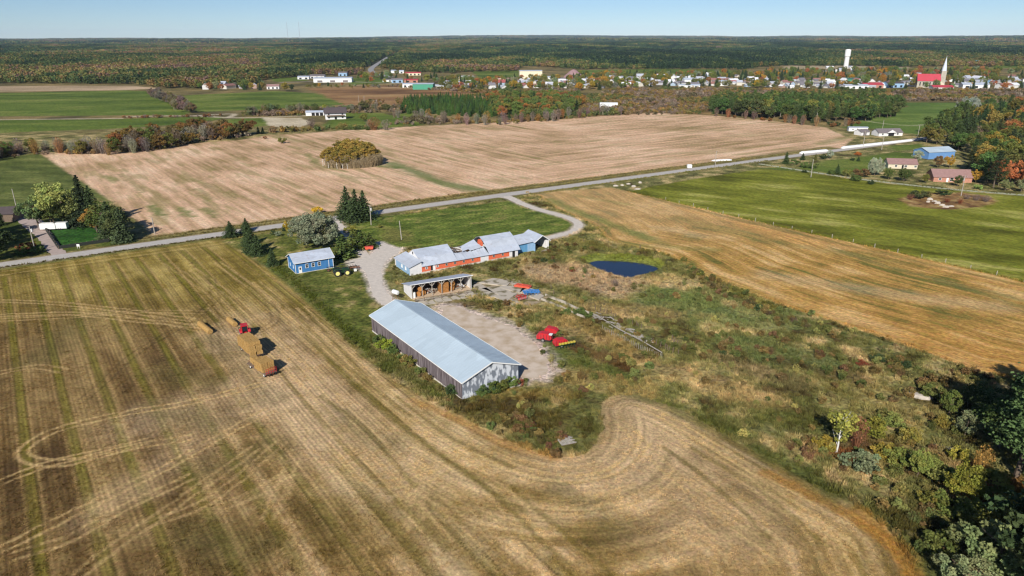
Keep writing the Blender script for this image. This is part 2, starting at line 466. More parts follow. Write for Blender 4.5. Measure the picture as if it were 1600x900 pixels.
# swaths beside the barn: long streaks of darker, greener growth
for i, pts in enumerate([[(420, 560), (520, 680), (600, 760), (700, 860)], [(500, 620), (560, 660), (650, 760)], [(470, 510), (560, 610), (700, 720), (820, 800)], [(560, 600), (650, 680), (760, 760), (900, 900)], [(1040, 700), (1130, 770), (1200, 840)], [(1080, 700), (1180, 760), (1290, 850)], [(800, 760), (900, 850), (960, 900)], [(620, 620), (700, 680), (800, 730)], [(380, 420), (460, 490), (540, 570), (640, 650)], [(410, 430), (490, 500), (580, 600)]]):
    line(pts, 1.1, S(104, 92, 36), strength=.5, warp=.4, broken=.3, seed=120 + i, reg=1)
# orange dry grass along the edge by the barn and on the eastern edge
line([(640, 625), (700, 650), (760, 680), (820, 702), (870, 714)], 2.2, S(176, 130, 70), strength=.5, warp=.9)
line([(1200, 740), (1300, 790), (1390, 850), (1425, 900)], 2.6, S(158, 116, 56), strength=.7, warp=.7)
line([(1340, 800), (1405, 860), (1428, 905)], 3.2, S(168, 122, 52), strength=.6, warp=.8)

# --- farmyard lawn, triangle of grass by the loop drive
def field(reg, pts, stops, scale, seed, soft=1.0, warp=.6, ang=None, sx=1, sy=1, px=True, o=4, ws=6):
    s, w = area(pts, soft, warp, ws, px=px, seed=seed)
    noisy(s, stops, scale, seed, o, ang, sx, sy, w=w); REG[s][w > .5] = reg
    return s, w
LAWN = [(70, 95, 40), (96, 104, 52)]
field(2, [(345, 376), (430, 361), (545, 345), (600, 336), (660, 345), (640, 380), (622, 392), (608, 410), (610, 465), (640, 470), (600, 482), (585, 500), (580, 560), (530, 515), (480, 470), (430, 428), (385, 398)],
      [(0, S(76, 84, 34)), (.35, S(96, 102, 44)), (.6, S(114, 114, 56)), (.8, S(136, 126, 72)), (1, S(158, 142, 94))], 3.2, 61, 1.2, 1, o=5)
field(2, [(556, 350), (600, 338), (795, 314), (822, 326), (868, 334), (893, 350), (886, 360), (862, 366), (830, 372), (700, 386), (640, 388), (606, 384), (590, 374), (560, 368)],
      [(0, S(74, 90, 32)), (.5, S(98, 112, 44)), (.8, S(116, 124, 56)), (1, S(140, 134, 74))], 3.6, 63, .8, .5, ang=R(25), sx=2, sy=.8, o=5)
mixc(*(lambda a: (a[0], a[1] * .35))(area([(590, 352), (640, 360), (650, 378), (600, 378)], 2.5, 2)), S(138, 118, 72))
# greener rough strip between barn and stubble, east of it
for pts, wd, a, c in (([(440, 420), (520, 490), (590, 555), (680, 612)], 5, .8, S(84, 92, 38)), ([(720, 505), (800, 530), (870, 560), (960, 600)], 9, .6, S(88, 100, 44)), ([(960, 600), (1060, 640), (1180, 700), (1300, 770)], 4.5, .65, S(80, 88, 38)), ([(1300, 770), (1400, 810), (1460, 900)], 5, .5, S(84, 86, 38)), ([(760, 500), (840, 520), (860, 560)], 6, .5, S(92, 106, 48)),
                      ([(870, 590), (900, 640), (890, 680)], 9, .5, S(92, 92, 42)), ([(840, 545), (900, 560), (960, 590)], 7, .5, S(84, 96, 40))):
    line(pts, wd, c, soft=wd * .8, strength=a, warp=1.6)
# meadow patches
MPATCH = [((1040, 470), (1200, 500), 15, S(104, 116, 66), .75), ((1000, 450), (1100, 470), 9, S(104, 116, 62), .55), ((1180, 540), (1280, 570), 11, S(96, 108, 62), .7), ((940, 430), (1060, 440), 7, S(176, 152, 104), .55), ((1040, 490), (930, 480), 7, S(160, 134, 92), .5),
          ((1050, 580), (1190, 620), 8, S(176, 148, 100), .55), ((900, 585), (1000, 610), 6, S(172, 146, 92), .55), ((1330, 600), (1420, 640), 10, S(160, 142, 88), .6), ((1300, 590), (1350, 660), 8, S(120, 116, 62), .5), ((880, 500), (1000, 560), 6, S(150, 122, 74), .5),
          ((850, 520), (980, 575), 3.5, S(90, 62, 38), .7), ((1060, 400), (1200, 480), 4, S(122, 116, 52), .6), ((1240, 570), (1330, 590), 5, S(84, 66, 44), .6), ((760, 640), (860, 660), 7, S(96, 82, 40), .6), ((1380, 700), (1480, 740), 7, S(116, 86, 50), .5), ((1420, 800), (1500, 860), 6, S(92, 82, 44), .5),
          ((1130, 560), (1240, 600), 5, S(104, 88, 64), .5), ((780, 610), (880, 620), 4, S(150, 124, 66), .5), ((1520, 770), (1600, 760), 4, S(178, 112, 54), .6), ((1270, 700), (1350, 715), 2.5, S(160, 96, 56), .5), ((1180, 640), (1270, 665), 5, S(92, 96, 44), .55),
          ((870, 395), (950, 400), 5, S(134, 124, 70), .5), ((780, 395), (850, 400), 5, S(96, 100, 48), .5), ((900, 375), (960, 390), 5, S(112, 106, 52), .6), ((700, 470), (760, 480), 3, S(120, 96, 62), .5)]
for a_, b_, r_, c_, s_ in MPATCH:
    g = GP([a_, b_]); s2 = box_of(g, r_ * 1.5 + 4); x, y = X[s2], Y[s2]
    q = (1 - smooth(r_ * .3, r_, seg_dist(g, x, y) + r_ * 1.1 * (fbm(x / 5, y / 5, 149, 4) - .5))) * s_ * (REG[s2] == 0)
    mixc(s2, q, c_)
g = GP([(860, 425), (900, 430), (960, 445)]); s2 = box_of(g, 14); x, y = X[s2], Y[s2]
mixc(s2, (1 - smooth(6, 13, seg_dist(g, x, y) + 6 * (fbm(x / 6, y / 6, 151) - .5))) * .85, S(176, 150, 116))
# pond banks
POND = [(921, 409), (935, 406), (975, 407), (1008, 411), (1027, 417), (1020, 422), (1000, 427), (982, 431), (965, 428), (945, 422), (930, 415)]
PONDG = spline(GP(POND + [POND[0]]), 5)[:-1]
PC = (sum(p[0] for p in PONDG) / len(PONDG), sum(p[1] for p in PONDG) / len(PONDG))
field(0, [(906, 402), (930, 396), (985, 397), (1030, 404), (1040, 413), (1030, 420), (1012, 416), (970, 409), (930, 408), (918, 409)], [(0, S(112, 120, 46)), (1, S(134, 138, 66))], 4, 153, .8, .3)
sl, w = area(PONDG, 1.2, 0, px=False); mixc(sl, w, S(40, 40, 34))

# --- straw-gold field east of the pond
GEDGE = GP([(820, 300), (846, 308), (872, 327), (906, 340), (932, 356), (950, 375), (1000, 388), (1040, 396), (1072, 412), (1104, 431), (1150, 448), (1184, 462), (1240, 483), (1300, 503), (1389, 530), (1450, 552), (1522, 578), (1600, 595), (1750, 640)])
FEN = GP([(985, 300), (1040, 313), (1180, 346), (1300, 372), (1440, 403), (1600, 440), (1900, 508)])
sl, w = area(GEDGE + FEN[::-1] + GP([(955, 293), (900, 297)]), .8, .8, px=False)
REG[sl][w > .5] = 4
x, y = X[sl], Y[sl]; dg = seg_dist(spline(GEDGE), x, y); dg = dg + .8 * (fbm(x / 30, y / 30, 161, 2) - .5)
vv = -.47 * x + .88 * y
m_ = REG[sl] == 4; ROWU[sl][m_] = dg[m_]; ROWV[sl][m_] = vv[m_]
n = np.clip(.5 + (fbm(dg / 1.6, vv / 40, 163, 3) - .5) * 1.2 + (fbm(x / 13, y / 13, 165, 4) - .5) * 1.5, 0, 1)
for k in range(3):
    c = np.interp(n, [0, .3, .55, 1], [q[k] for q in (S(112, 108, 50), S(166, 130, 66), S(186, 146, 80), S(208, 172, 114))])
    PA[sl][..., k] = PA[sl][..., k] * (1 - w) + c * w
q = np.exp(-((dg % 6.1 - 3) / .55) ** 2) * w * .3 * (.2 + fbm(x / 9, y / 9, 167, 2)); mixc(sl, np.clip(q, 0, 1), S(122, 106, 56))
mixc(sl, (1 - smooth(8, 26, dg)) * w * .5 * smooth(90, 40, 250 - y * 0 - 0 * x) * 1.0, S(198, 138, 62))
mixc(sl, w * smooth(215, 300, y) * .45, S(198, 166, 122))
mixc(sl, w * .4 * smooth(200, 130, y) * (1 - smooth(10, 40, dg)), S(188, 132, 64))
for pts, wd, a, c in (([(860, 312), (905, 332), (960, 352), (1010, 372)], 6, .65, S(112, 124, 62)), ([(985, 362), (1050, 385), (1120, 390)], 5, .45, S(108, 118, 60)), ([(900, 360), (950, 378), (1010, 385)], 5, .5, S(118, 126, 62)), ([(1060, 340), (1180, 372), (1300, 392), (1400, 410)], 6, .4, S(128, 122, 66)), ([(1290, 385), (1400, 420), (1600, 470)], 3, .55, S(110, 112, 62)), ([(1440, 430), (1600, 480)], 3, .5, S(112, 114, 64)),
                      ([(900, 305), (980, 320)], 4, .4, S(120, 126, 70)), ([(1060, 325), (1200, 360), (1400, 402), (1600, 452)], 3.5, .55, S(206, 158, 96)), ([(1160, 350), (1280, 385)], 7, .4, S(208, 156, 90)), ([(1030, 355), (1100, 370)], 6, .35, S(206, 180, 136)), ([(1200, 430), (1400, 460), (1560, 480)], 9, .35, S(196, 174, 136))):
    line(pts, wd, c, soft=wd * .8, strength=a, warp=1.8, reg=4)
for k_, off in enumerate((4, 7, 10.5)):
    line([(928, 362), (938, 352), (950, 366), (962, 374)], .8, S(120, 122, 56), strength=.5, off=[off * .5], reg=4)
line([(945, 378), (1000, 390), (1060, 405), (1104, 428), (1184, 458)], 2.5, S(124, 116, 56), strength=.4, warp=1.5)
# --- green pasture beyond the fence
LANE = [(1186, 256), (1250, 266), (1330, 278), (1420, 289), (1500, 297), (1600, 305), (1800, 322)]
LANE_G = GP(LANE)
PB = [(985, 299), (1020, 291), (1100, 277), (1190, 264)] + [(a, b + 2) for a, b in LANE[1:]]
s, w = field(5, GP(PB) + FEN[::-1], [(0, S(82, 84, 20)), (.45, S(114, 118, 36)), (.75, S(130, 132, 48)), (1, S(162, 158, 82))], 11, 171, .8, .5, ang=R(150), sx=2.6, sy=.7, px=False)
line([(1005, 306), (1180, 350), (1440, 410), (1600, 446)], 2.2, S(120, 112, 60), strength=.5, warp=.8)
s2, w2 = area([(1400, 310), (1440, 302), (1500, 300), (1548, 306), (1560, 314), (1530, 324), (1480, 328), (1420, 322)], 1.5, 1.5)
noisy(s2, [(0, S(98, 70, 50)), (.5, S(142, 110, 68)), (1, S(170, 146, 96))], 4, 173, w=w2)
# --- the big harvested field north of the road
def nroad(x, o): y = 324.6 + x * .634; return (x - .535 * o, y + .845 * o)
TAN = GP([(62, 240), (95, 262), (140, 292), (190, 325), (225, 352)]) + [nroad(-130, 9), nroad(-60, 13), nroad(0, 13), nroad(60, 12), nroad(150, 9), nroad(215, 6)] + GP([(1315, 232), (1330, 218), (1290, 199), (1200, 188), (1120, 181), (1020, 176), (950, 180), (870, 187), (780, 191), (700, 195), (560, 202), (480, 208), (420, 211), (380, 218), (300, 224), (240, 234), (200, 237), (150, 235), (100, 238)])
sl, w = area(TAN, 1.5, 1.5, px=False); REG[sl][w > .5] = 3
x, y = X[sl], Y[sl]
u1 = x * .80 + y * .60; v1 = -.60 * x + .80 * y
u2 = x * .535 - y * .845; v2 = .845 * x + .535 * y
b_ = smooth(-20, 40, x + (y - 330) * -.12)
m_ = (REG[sl] == 3) & (b_ > .5); ROWU[sl][m_] = u2[m_]; ROWV[sl][m_] = v2[m_]
s1 = fbm(u1 / 1.6, v1 / 26, 181, 4); s2_ = fbm(u2 / 1.6, v2 / 30, 183, 4)
stt = s1 * (1 - b_) + s2_ * b_
n = np.clip(.5 + (stt - .5) * 1.3 + (fbm(x / 34, y / 34, 185, 3) - .5) * 1.1, 0, 1)
for k in range(3):
    c = np.interp(n, [0, .3, .6, 1], [q[k] for q in (S(150, 128, 86), S(192, 158, 122), S(214, 176, 142), S(228, 196, 162))])
    PA[sl][..., k] = PA[sl][..., k] * (1 - w) + c * w
far_g = smooth(.56, .72, fbm(u1 / 5, v1 / 26, 187, 3) * (1 - b_) + fbm(u2 / 5, v2 / 40, 189, 3) * b_)
mixc(sl, far_g * w * .45, S(128, 126, 68))
q = np.exp(-((u1 % 8.0 - 4) / .6) ** 2) * w * .35 * (1 - b_) + np.exp(-((u2 % 9.0 - 4) / .7) ** 2) * w * .35 * b_
mixc(sl, q * (.3 + fbm(x / 20, y / 20, 191, 2)), S(140, 126, 82))
for pts, wd, a, c in (([(610, 255), (640, 265), (690, 285), (760, 300)], 9, .8, S(96, 116, 58)), ([(560, 256), (620, 262)], 7, .7, S(84, 108, 46)), ([(480, 240), (500, 258), (540, 268)], 4, .6, S(116, 122, 62)), ([(500, 245), (490, 258), (540, 275), (600, 280)], 3, .4, S(120, 122, 66)), ([(1280, 225), (1320, 215)], 8, .5, S(110, 122, 60)), ([(236, 322), (252, 336)], 4, .75, S(92, 112, 48)), ([(280, 325), (298, 338)], 4, .7, S(96, 116, 50)), ([(320, 325), (335, 340)], 3, .6, S(104, 116, 56)), ([(165, 275), (180, 282)], 5, .6, S(116, 124, 66)), ([(190, 272), (225, 300)], 4, .5, S(112, 116, 62)), ([(430, 212), (470, 222)], 8, .5, S(132, 126, 74)), ([(1070, 200), (1110, 203)], 5, .5, S(120, 118, 62)), ([(300, 280), (350, 300)], 4, .5, S(124, 120, 66)), ([(310, 295), (330, 312)], 4, .5, S(112, 116, 56))):
    line(pts, wd, c, soft=wd * .8, strength=a, warp=2.2, reg=3)
# road verges
for o, wd, c, a in ((8, 8, S(132, 122, 72), .8), (10, 2.0, S(102, 88, 52), .6), (5.2, 1.6, S(92, 84, 46), .6)):
    line([nroad(-300, o), nroad(0, o), nroad(150, o), nroad(215, o)], wd, c, soft=wd * .8, strength=a, warp=1.2, px=False)
line([road_off(-520, 5), road_off(0, 5), road_off(150, 5)], 4, S(112, 110, 56), soft=3, strength=.75, warp=.8, px=False)
line([road_off(-520, 4.4), road_off(-90, 4.4)], 1.0, S(78, 66, 36), soft=1, strength=.7, warp=.4, px=False)

# --- left farmstead, field behind it
field(5, [(-400, 262), (0, 247), (62, 240), (95, 262), (140, 292), (178, 318), (120, 300), (50, 318), (0, 325), (-300, 345)], [(0, S(78, 88, 40)), (.6, S(100, 108, 54)), (1, S(128, 130, 72))], 8, 201, ang=R(-10), sx=3, sy=.8)
field(2, [(-300, 345), (0, 325), (60, 318), (128, 308), (165, 340), (212, 372), (215, 378), (60, 398), (0, 405), (-300, 470)], [(0, S(72, 84, 34)), (.6, S(90, 100, 42)), (1, S(124, 112, 60))], 6, 203)
field(2, [(72, 360), (140, 350), (170, 377), (92, 388)], [(0, S(38, 74, 26)), (1, S(56, 96, 36))], 3, 205, .2, 0)
# --- fields beyond
GREENS = [[(195, 141), (236, 143), (262, 152), (300, 172), (290, 180), (180, 180), (-200, 184), (-200, 150)], [(285, 149), (430, 142), (500, 146), (545, 163), (480, 168), (310, 175), (295, 168)], [(-200, 190), (180, 186), (270, 183), (352, 183), (320, 192), (200, 200), (-200, 216)],
          [(352, 186), (418, 184), (424, 196), (380, 200), (360, 198)], [(520, 176), (600, 176), (640, 186), (628, 198), (560, 203), (520, 202), (505, 196)], [(620, 178), (660, 176), (690, 190), (640, 198)], [(905, 110), (1020, 108), (1140, 109), (1150, 114), (1020, 118), (915, 121)], [(1315, 200), (1350, 186), (1405, 170), (1440, 160), (1520, 168), (1560, 180), (1470, 200), (1450, 212), (1380, 202)],
          [(1400, 160), (1600, 160), (1900, 158), (1900, 170), (1560, 172), (1440, 170)], [(540, 122), (610, 120), (625, 127), (590, 131), (545, 132)], [(735, 111), (810, 110), (812, 120), (750, 122)], [(1290, 252), (1400, 238), (1440, 240), (1420, 262), (1300, 272), (1240, 262)], [(1390, 228), (1440, 224), (1452, 232), (1400, 236)], [(420, 122), (470, 120), (480, 126), (430, 128)], [(1550, 104), (1700, 104), (1700, 108), (1550, 108)],
          [(1190, 262), (1230, 262), (1300, 272), (1180, 262)], [(200, 120), (0, 0)] ]
for i, g in enumerate(GREENS[:-1]):
    c = [(0, S(74, 92, 32)), (.6, S(98, 114, 44)), (1, S(122, 128, 62))] if i not in (7, 8) else [(0, S(76, 98, 40)), (.6, S(96, 118, 50)), (1, S(114, 130, 64))]
    field(5, g, c, 26, 211 + i, 3, 4, ang=R(5), sx=3, ws=30)
field(3, [(-200, 136), (100, 134), (205, 134), (250, 138), (190, 141), (-200, 145)], [(0, S(150, 130, 100)), (1, S(196, 170, 138))], 30, 231, 3, 4, sx=3)
field(3, [(480, 138), (600, 133), (760, 146), (740, 158), (640, 158), (580, 172), (540, 164), (500, 147)], [(0, S(104, 76, 50)), (.5, S(146, 112, 74)), (1, S(168, 136, 92))], 26, 233, 4, 8, ang=R(5), sx=3)
field(0, [(900, 165), (1120, 160), (1200, 150), (1120, 180), (1020, 176), (900, 184)], [(0, S(94, 78, 50)), (.5, S(130, 106, 68)), (1, S(158, 134, 86))], 16, 235, 4, 6)
field(3, [(410, 184), (470, 184), (488, 192), (470, 198), (440, 200), (420, 196)], [(0, S(180, 166, 136)), (1, S(206, 192, 164))], 20, 237, 2, 2)
for pts, wd in (([(200, 182), (300, 181), (360, 184), (420, 183), (500, 180), (520, 179)], 6), ([(355, 184), (365, 180), (358, 178), (300, 181)], 6), ([(-200, 189), (190, 185)], 5)):
    line(pts, wd, S(200, 186, 160), strength=.8, warp=.6)
line([(440, 129), (520, 127), (640, 131), (760, 132)], 10, S(168, 158, 144), strength=.7, warp=1)
line([(560, 134), (640, 138), (700, 141)], 8, S(170, 150, 128), strength=.6, warp=2)
field(3, [(905, 121), (940, 122), (945, 126), (900, 126)], [(0, S(170, 150, 130)), (1, S(190, 176, 156))], 20, 239, 3, 4)
field(3, [(1225, 104), (1330, 104), (1420, 106), (1420, 109), (1225, 108)], [(0, S(150, 136, 104)), (1, S(184, 166, 134))], 30, 241, 3, 6)
line([(1330, 180), (1360, 190), (1420, 196), (1470, 192)], 3, S(186, 178, 150), strength=.6)

FLATW = np.ones_like(X)
for pts, r0, r1 in ((GP([(640, 470), (700, 478), (740, 500), (780, 520), (830, 560), (840, 585)]), 13, 20), (GP([(782, 306), (815, 318), (870, 335), (905, 351), (872, 368), (848, 374)]), 5, 12), (GP([(750, 440), (800, 455), (850, 466)]), 9, 14), (LANE_G, 5, 10), (ROAD, 9, 14), (GP([(885, 540), (800, 540)]), 10, 14)):
    dd = seg_dist(pts, X, Y); FLATW *= smooth(r0, r1, dd)
GRV = [(543, 409), (556, 405), (570, 402), (582, 395), (588, 380), (596, 378), (606, 383), (616, 387), (630, 389), (624, 396), (612, 402), (602, 410), (597, 420), (595, 432), (598, 446), (606, 458), (614, 470), (604, 478), (590, 468), (580, 452), (576, 438), (570, 424), (560, 418), (550, 416)]
DRT = [(690, 476), (712, 478), (735, 488), (770, 500), (800, 512), (832, 535), (852, 560), (860, 578), (846, 588), (822, 592), (806, 588), (780, 570), (740, 538), (706, 510), (690, 492)]
for pts, c, wd in ((GRV, S(212, 198, 184), 2.2), (DRT, S(212, 192, 178), 4.5)):
    g = GP(pts); g.append(g[0]); s2 = box_of(g, wd * 2); x, y = X[s2], Y[s2]; ins = inside(g, x, y); d = seg_dist(g, x, y)
    mixc(s2, np.where(ins, 1, 1 - smooth(0, wd, d + wd * .9 * (fbm(x / 1.7, y / 1.7, 155, 3) - .4))), c)
line([(782, 306), (796, 309), (815, 318), (840, 327), (870, 335), (892, 342), (904, 351), (896, 361), (872, 368), (848, 374)], 5.0, S(196, 182, 164), soft=2.4, strength=.8, warp=.6)
line([(527, 341), (536, 358), (548, 372), (560, 388), (572, 402)], 4.6, S(176, 162, 138), soft=2, strength=.8, warp=.6)
Z = terrain(X, Y) * 1.0
mead = (REG == 0) & (Y < 330)
dp = seg_dist(PONDG, X[box_of(PONDG, 12)], Y[box_of(PONDG, 12)], True)
Z += np.where(mead, .5 * (fbm(X / 9, Y / 9, 301, 3) - .5) + .25 * (fbm(X / 1.3, Y / 1.3, 303, 2) - .5), 0) * smooth(20, 60, np.hypot(X + 30, Y - 190)) * FLATW
psl = box_of(PONDG, 12); pin = inside(PONDG, X[psl], Y[psl])
sd = np.where(pin, -dp, dp)
Z[psl] = np.where(sd < 5, np.minimum(Z[psl], .02) * smooth(0, 5, sd) + (-.55 - .8 * smooth(0, 3, -sd)) * (1 - smooth(-1, 2.5, sd)), Z[psl])

# shader of all the land sheets
def land_material(name, fine=.16, fscale=2.2, rows=False, bump=.12, streak=None):
    m = bpy.data.materials.new(name); m.use_nodes = True; nt = m.node_tree; N = nt.nodes; L = nt.links
    b = N['Principled BSDF']; b.inputs['Roughness'].default_value = .95; b.inputs['Specular IOR Level'].default_value = .12
    at = N.new('ShaderNodeAttribute'); at.attribute_name = 'Col'
    tc = N.new('ShaderNodeTexCoord')
    def noise(scale, detail=4, stretch=None, rot=0):
        mp = N.new('ShaderNodeMapping'); L.new(tc.outputs['Object'], mp.inputs[0])
        mp.inputs['Rotation'].default_value = (0, 0, rot)
        if stretch: mp.inputs['Scale'].default_value = stretch
        n = N.new('ShaderNodeTexNoise'); n.inputs['Scale'].default_value = scale; n.inputs['Detail'].default_value = detail; n.inputs['Roughness'].default_value = .65
        L.new(mp.outputs[0], n.inputs[0]); return n.outputs[0]
    def mrange(v, a, b_, c, d):
        r = N.new('ShaderNodeMapRange'); r.inputs[1].default_value = a; r.inputs[2].default_value = b_; r.inputs[3].default_value = c; r.inputs[4].default_value = d; r.clamp = True
        L.new(v, r.inputs[0]); return r.outputs[0]
    def mul(a, b_):
        q = N.new('ShaderNodeMath'); q.operation = 'MULTIPLY'; L.new(a, q.inputs[0]); L.new(b_, q.inputs[1]); return q.outputs[0]
    n1 = noise(fscale, 5); n2 = noise(fscale / 7, 3)
    f = mul(mrange(n1, .34, .66, 1 - fine * 1.6, 1 + fine * 1.6), mrange(n2, .3, .7, 1 - fine * .7, 1 + fine * .7))
    if streak:
        a1 = N.new('ShaderNodeAttribute'); a1.attribute_name = 'rowu'; a2 = N.new('ShaderNodeAttribute'); a2.attribute_name = 'rowv'
        cx = N.new('ShaderNodeCombineXYZ'); L.new(a1.outputs['Fac'], cx.inputs[0]); L.new(a2.outputs['Fac'], cx.inputs[1])
        mp = N.new('ShaderNodeMapping'); mp.inputs['Scale'].default_value = (streak[0], streak[1], 1); L.new(cx.outputs[0], mp.inputs[0])
        n3 = N.new('ShaderNodeTexNoise'); n3.inputs['Scale'].default_value = 1; n3.inputs['Detail'].default_value = 4; n3.inputs['Roughness'].default_value = .6; L.new(mp.outputs[0], n3.inputs[0])
        f = mul(f, mrange(n3.outputs[0], .36, .64, 1 - streak[2], 1 + streak[2]))
    hgt = n1
    if rows:
        au = N.new('ShaderNodeAttribute'); au.attribute_name = 'rowu'
        aw = N.new('ShaderNodeAttribute'); aw.attribute_name = 'roww'
        s = N.new('ShaderNodeMath'); s.operation = 'MULTIPLY'; L.new(au.outputs['Fac'], s.inputs[0]); s.inputs[1].default_value = 2 * math.pi / .8
        si = N.new('ShaderNodeMath'); si.operation = 'SINE'; L.new(s.outputs[0], si.inputs[0])
        r = mrange(si.outputs[0], -1, 1, -.15, .12); r = mul(r, aw.outputs['Fac'])
        one = N.new('ShaderNodeMath'); one.operation = 'ADD'; one.inputs[1].default_value = 1; L.new(r, one.inputs[0])
        f = mul(f, one.outputs[0])
    vm = N.new('ShaderNodeVectorMath'); vm.operation = 'SCALE'; L.new(at.outputs['Color'], vm.inputs[0]); L.new(f, vm.inputs['Scale'])
    # tint shift by noise: greener / redder
    hs = N.new('ShaderNodeHueSaturation'); L.new(vm.outputs[0], hs.inputs['Color']); L.new(mrange(noise(fscale * .6, 3), .3, .7, .485, .515), hs.inputs['Hue'])
    L.new(hs.outputs[0], b.inputs['Base Color'])
    if bump:
        bp = N.new('ShaderNodeBump'); bp.inputs['Distance'].default_value = bump; bp.inputs['Strength'].default_value = .8
        L.new(hgt, bp.inputs['Height']); L.new(bp.outputs[0], b.inputs['Normal'])
    return m
LANDM = {0: land_material('meadow_ground', .36, 1.1, bump=.6), 1: land_material('stubble', .22, 1.8, rows=True, bump=.14, streak=(1.2, .04, .19)), 2: land_material('lawn_grass', .36, .9, bump=.15),
         3: land_material('harvested_straw', .14, .7, bump=.15, streak=(.9, .035, .11)), 4: land_material('golden_straw', .2, 1.0, bump=.15, streak=(1.9, .04, .19)), 5: land_material('pasture_grass', .2, .6, bump=.15, streak=(.35, .05, .12))}
quad = np.stack([np.arange(NX - 1)[None, :] + (np.arange(NY - 1) * NX)[:, None]] * 4, -1)
quad[..., 1] += 1; quad[..., 2] += NX + 1; quad[..., 3] += NX
rq = REG[:-1, :-1].copy()
NAMES = {0: 'meadow', 1: 'stubble_field', 2: 'lawn', 3: 'harvested_field', 4: 'golden_field', 5: 'pasture'}
FX, FY, FZ, FC = X.ravel(), Y.ravel(), Z.ravel(), PA.reshape(-1, 3)
for r, nm in NAMES.items():
    q = quad[rq == r]
    idx, inv = np.unique(q.ravel(), return_inverse=True)
    vs = np.stack([FX[idx], FY[idx], FZ[idx]], -1)
    me = np_mesh(nm, vs, inv.reshape(-1, 4), [LANDM[r]], colors=FC[idx], smooth_=True)
    if r in (1, 3, 4, 5):
        for nm2, arr in (('rowu', ROWU), ('rowv', ROWV), ('roww', ROWW)):
            a = me.attributes.new(nm2, 'FLOAT', 'POINT'); a.data.foreach_set('value', arr.ravel()[idx].astype(np.float32))
    o = bpy.data.objects.new(nm, me); COLL.objects.link(o); o['kind'] = 'structure'

# the one big sheet of land that reaches the horizon, just under the fields
rr = np.concatenate([np.array([0, 40, 80, 200, 400, 700, 1000, 1300]), np.linspace(1500, 6000, 70), np.linspace(6200, 20000, 80), np.array([26000, 34000, 45000])])
th = np.linspace(0, 2 * math.pi, 361)[:-1]
RR, TH = np.meshgrid(rr, th, indexing='ij')
gx, gy = RR * np.sin(TH), RR * np.cos(TH)
gz = terrain(gx, gy) - np.where(RR < 1900, 2.6, 1.2) * 1.0
gz = np.where(gy > 0, gz, gz)
nr, nt_ = RR.shape
a = (np.arange(nr - 1)[:, None] * nt_ + np.arange(nt_)[None, :]); b = (np.arange(nr - 1)[:, None] * nt_ + (np.arange(nt_)[None, :] + 1) % nt_)
fq = np.stack([a, b, b + nt_, a + nt_], -1).reshape(-1, 4)
gm = mat('far_ground', (.055, .06, .03), .95, noise=.4, nscale=.004, spec=.1)
me = np_mesh('ground', np.stack([gx, gy, gz], -1).reshape(-1, 3), fq, [gm], smooth_=True)
o = bpy.data.objects.new('ground', me); COLL.objects.link(o); o['kind'] = 'structure'

# pond water
wm = mat('pond_water', (.012, .022, .045), .08, spec=.5)
me = bpy.data.meshes.new('water'); ring = [(PC[0] + (p[0] - PC[0]) * 1.05, PC[1] + (p[1] - PC[1]) * 1.05, -.42) for p in PONDG]
me.from_pydata(ring, [], [tuple(range(len(ring)))]); me.materials.append(wm)
nt = wm.node_tree; nz = nt.nodes.new('ShaderNodeTexNoise'); nz.inputs['Scale'].default_value = 1.5; bp = nt.nodes.new('ShaderNodeBump'); bp.inputs['Distance'].default_value = .03
tc = nt.nodes.new('ShaderNodeTexCoord'); nt.links.new(tc.outputs['Object'], nz.inputs[0]); nt.links.new(nz.outputs[0], bp.inputs['Height']); nt.links.new(bp.outputs[0], nt.nodes['Principled BSDF'].inputs['Normal'])
o = bpy.data.objects.new('water', me); COLL.objects.link(o); o['kind'] = 'structure'

# roads, drives, lane
def ribbon(name, pts, width, m, z=.05, px=True, sp=True, jit=.0, close=False):
    if px: pts = GP(pts)
    if sp and len(pts) > 2: pts = spline(pts, 8)
    if jit:   # cut long runs into short pieces so that the edges can wander
        q = []
        for i in range(len(pts) - 1):
            n = max(1, int(math.hypot(pts[i + 1][0] - pts[i][0], pts[i + 1][1] - pts[i][1]) / 2))
            q += [(pts[i][0] + (pts[i + 1][0] - pts[i][0]) * k / n, pts[i][1] + (pts[i + 1][1] - pts[i][1]) * k / n) for k in range(n)]
        pts = q + [pts[-1]]
    rnd = random.Random(len(name)); v = []
    for i in range(len(pts)):
        a = pts[max(0, i - 1)]; b = pts[min(len(pts) - 1, i + 1)]
        L = math.hypot(b[0] - a[0], b[1] - a[1]) + 1e-9; nx, ny = (b[1] - a[1]) / L, -(b[0] - a[0]) / L
        wd = width(i / (len(pts) - 1)) if callable(width) else width
        for s_ in (-1, 1):
            h_ = (wd / 2 + rnd.uniform(-jit, jit)) * s_
            x, y = pts[i][0] + nx * h_, pts[i][1] + ny * h_
            v.append((x, y, H(x, y) + z))
    f = [(2 * i, 2 * i + 1, 2 * i + 3, 2 * i + 2) for i in range(len(pts) - 1)]
    me = bpy.data.meshes.new(name); me.from_pydata(v, [], f); me.materials.append(m)
    o = bpy.data.objects.new(name, me); COLL.objects.link(o); o['kind'] = 'structure'; return o
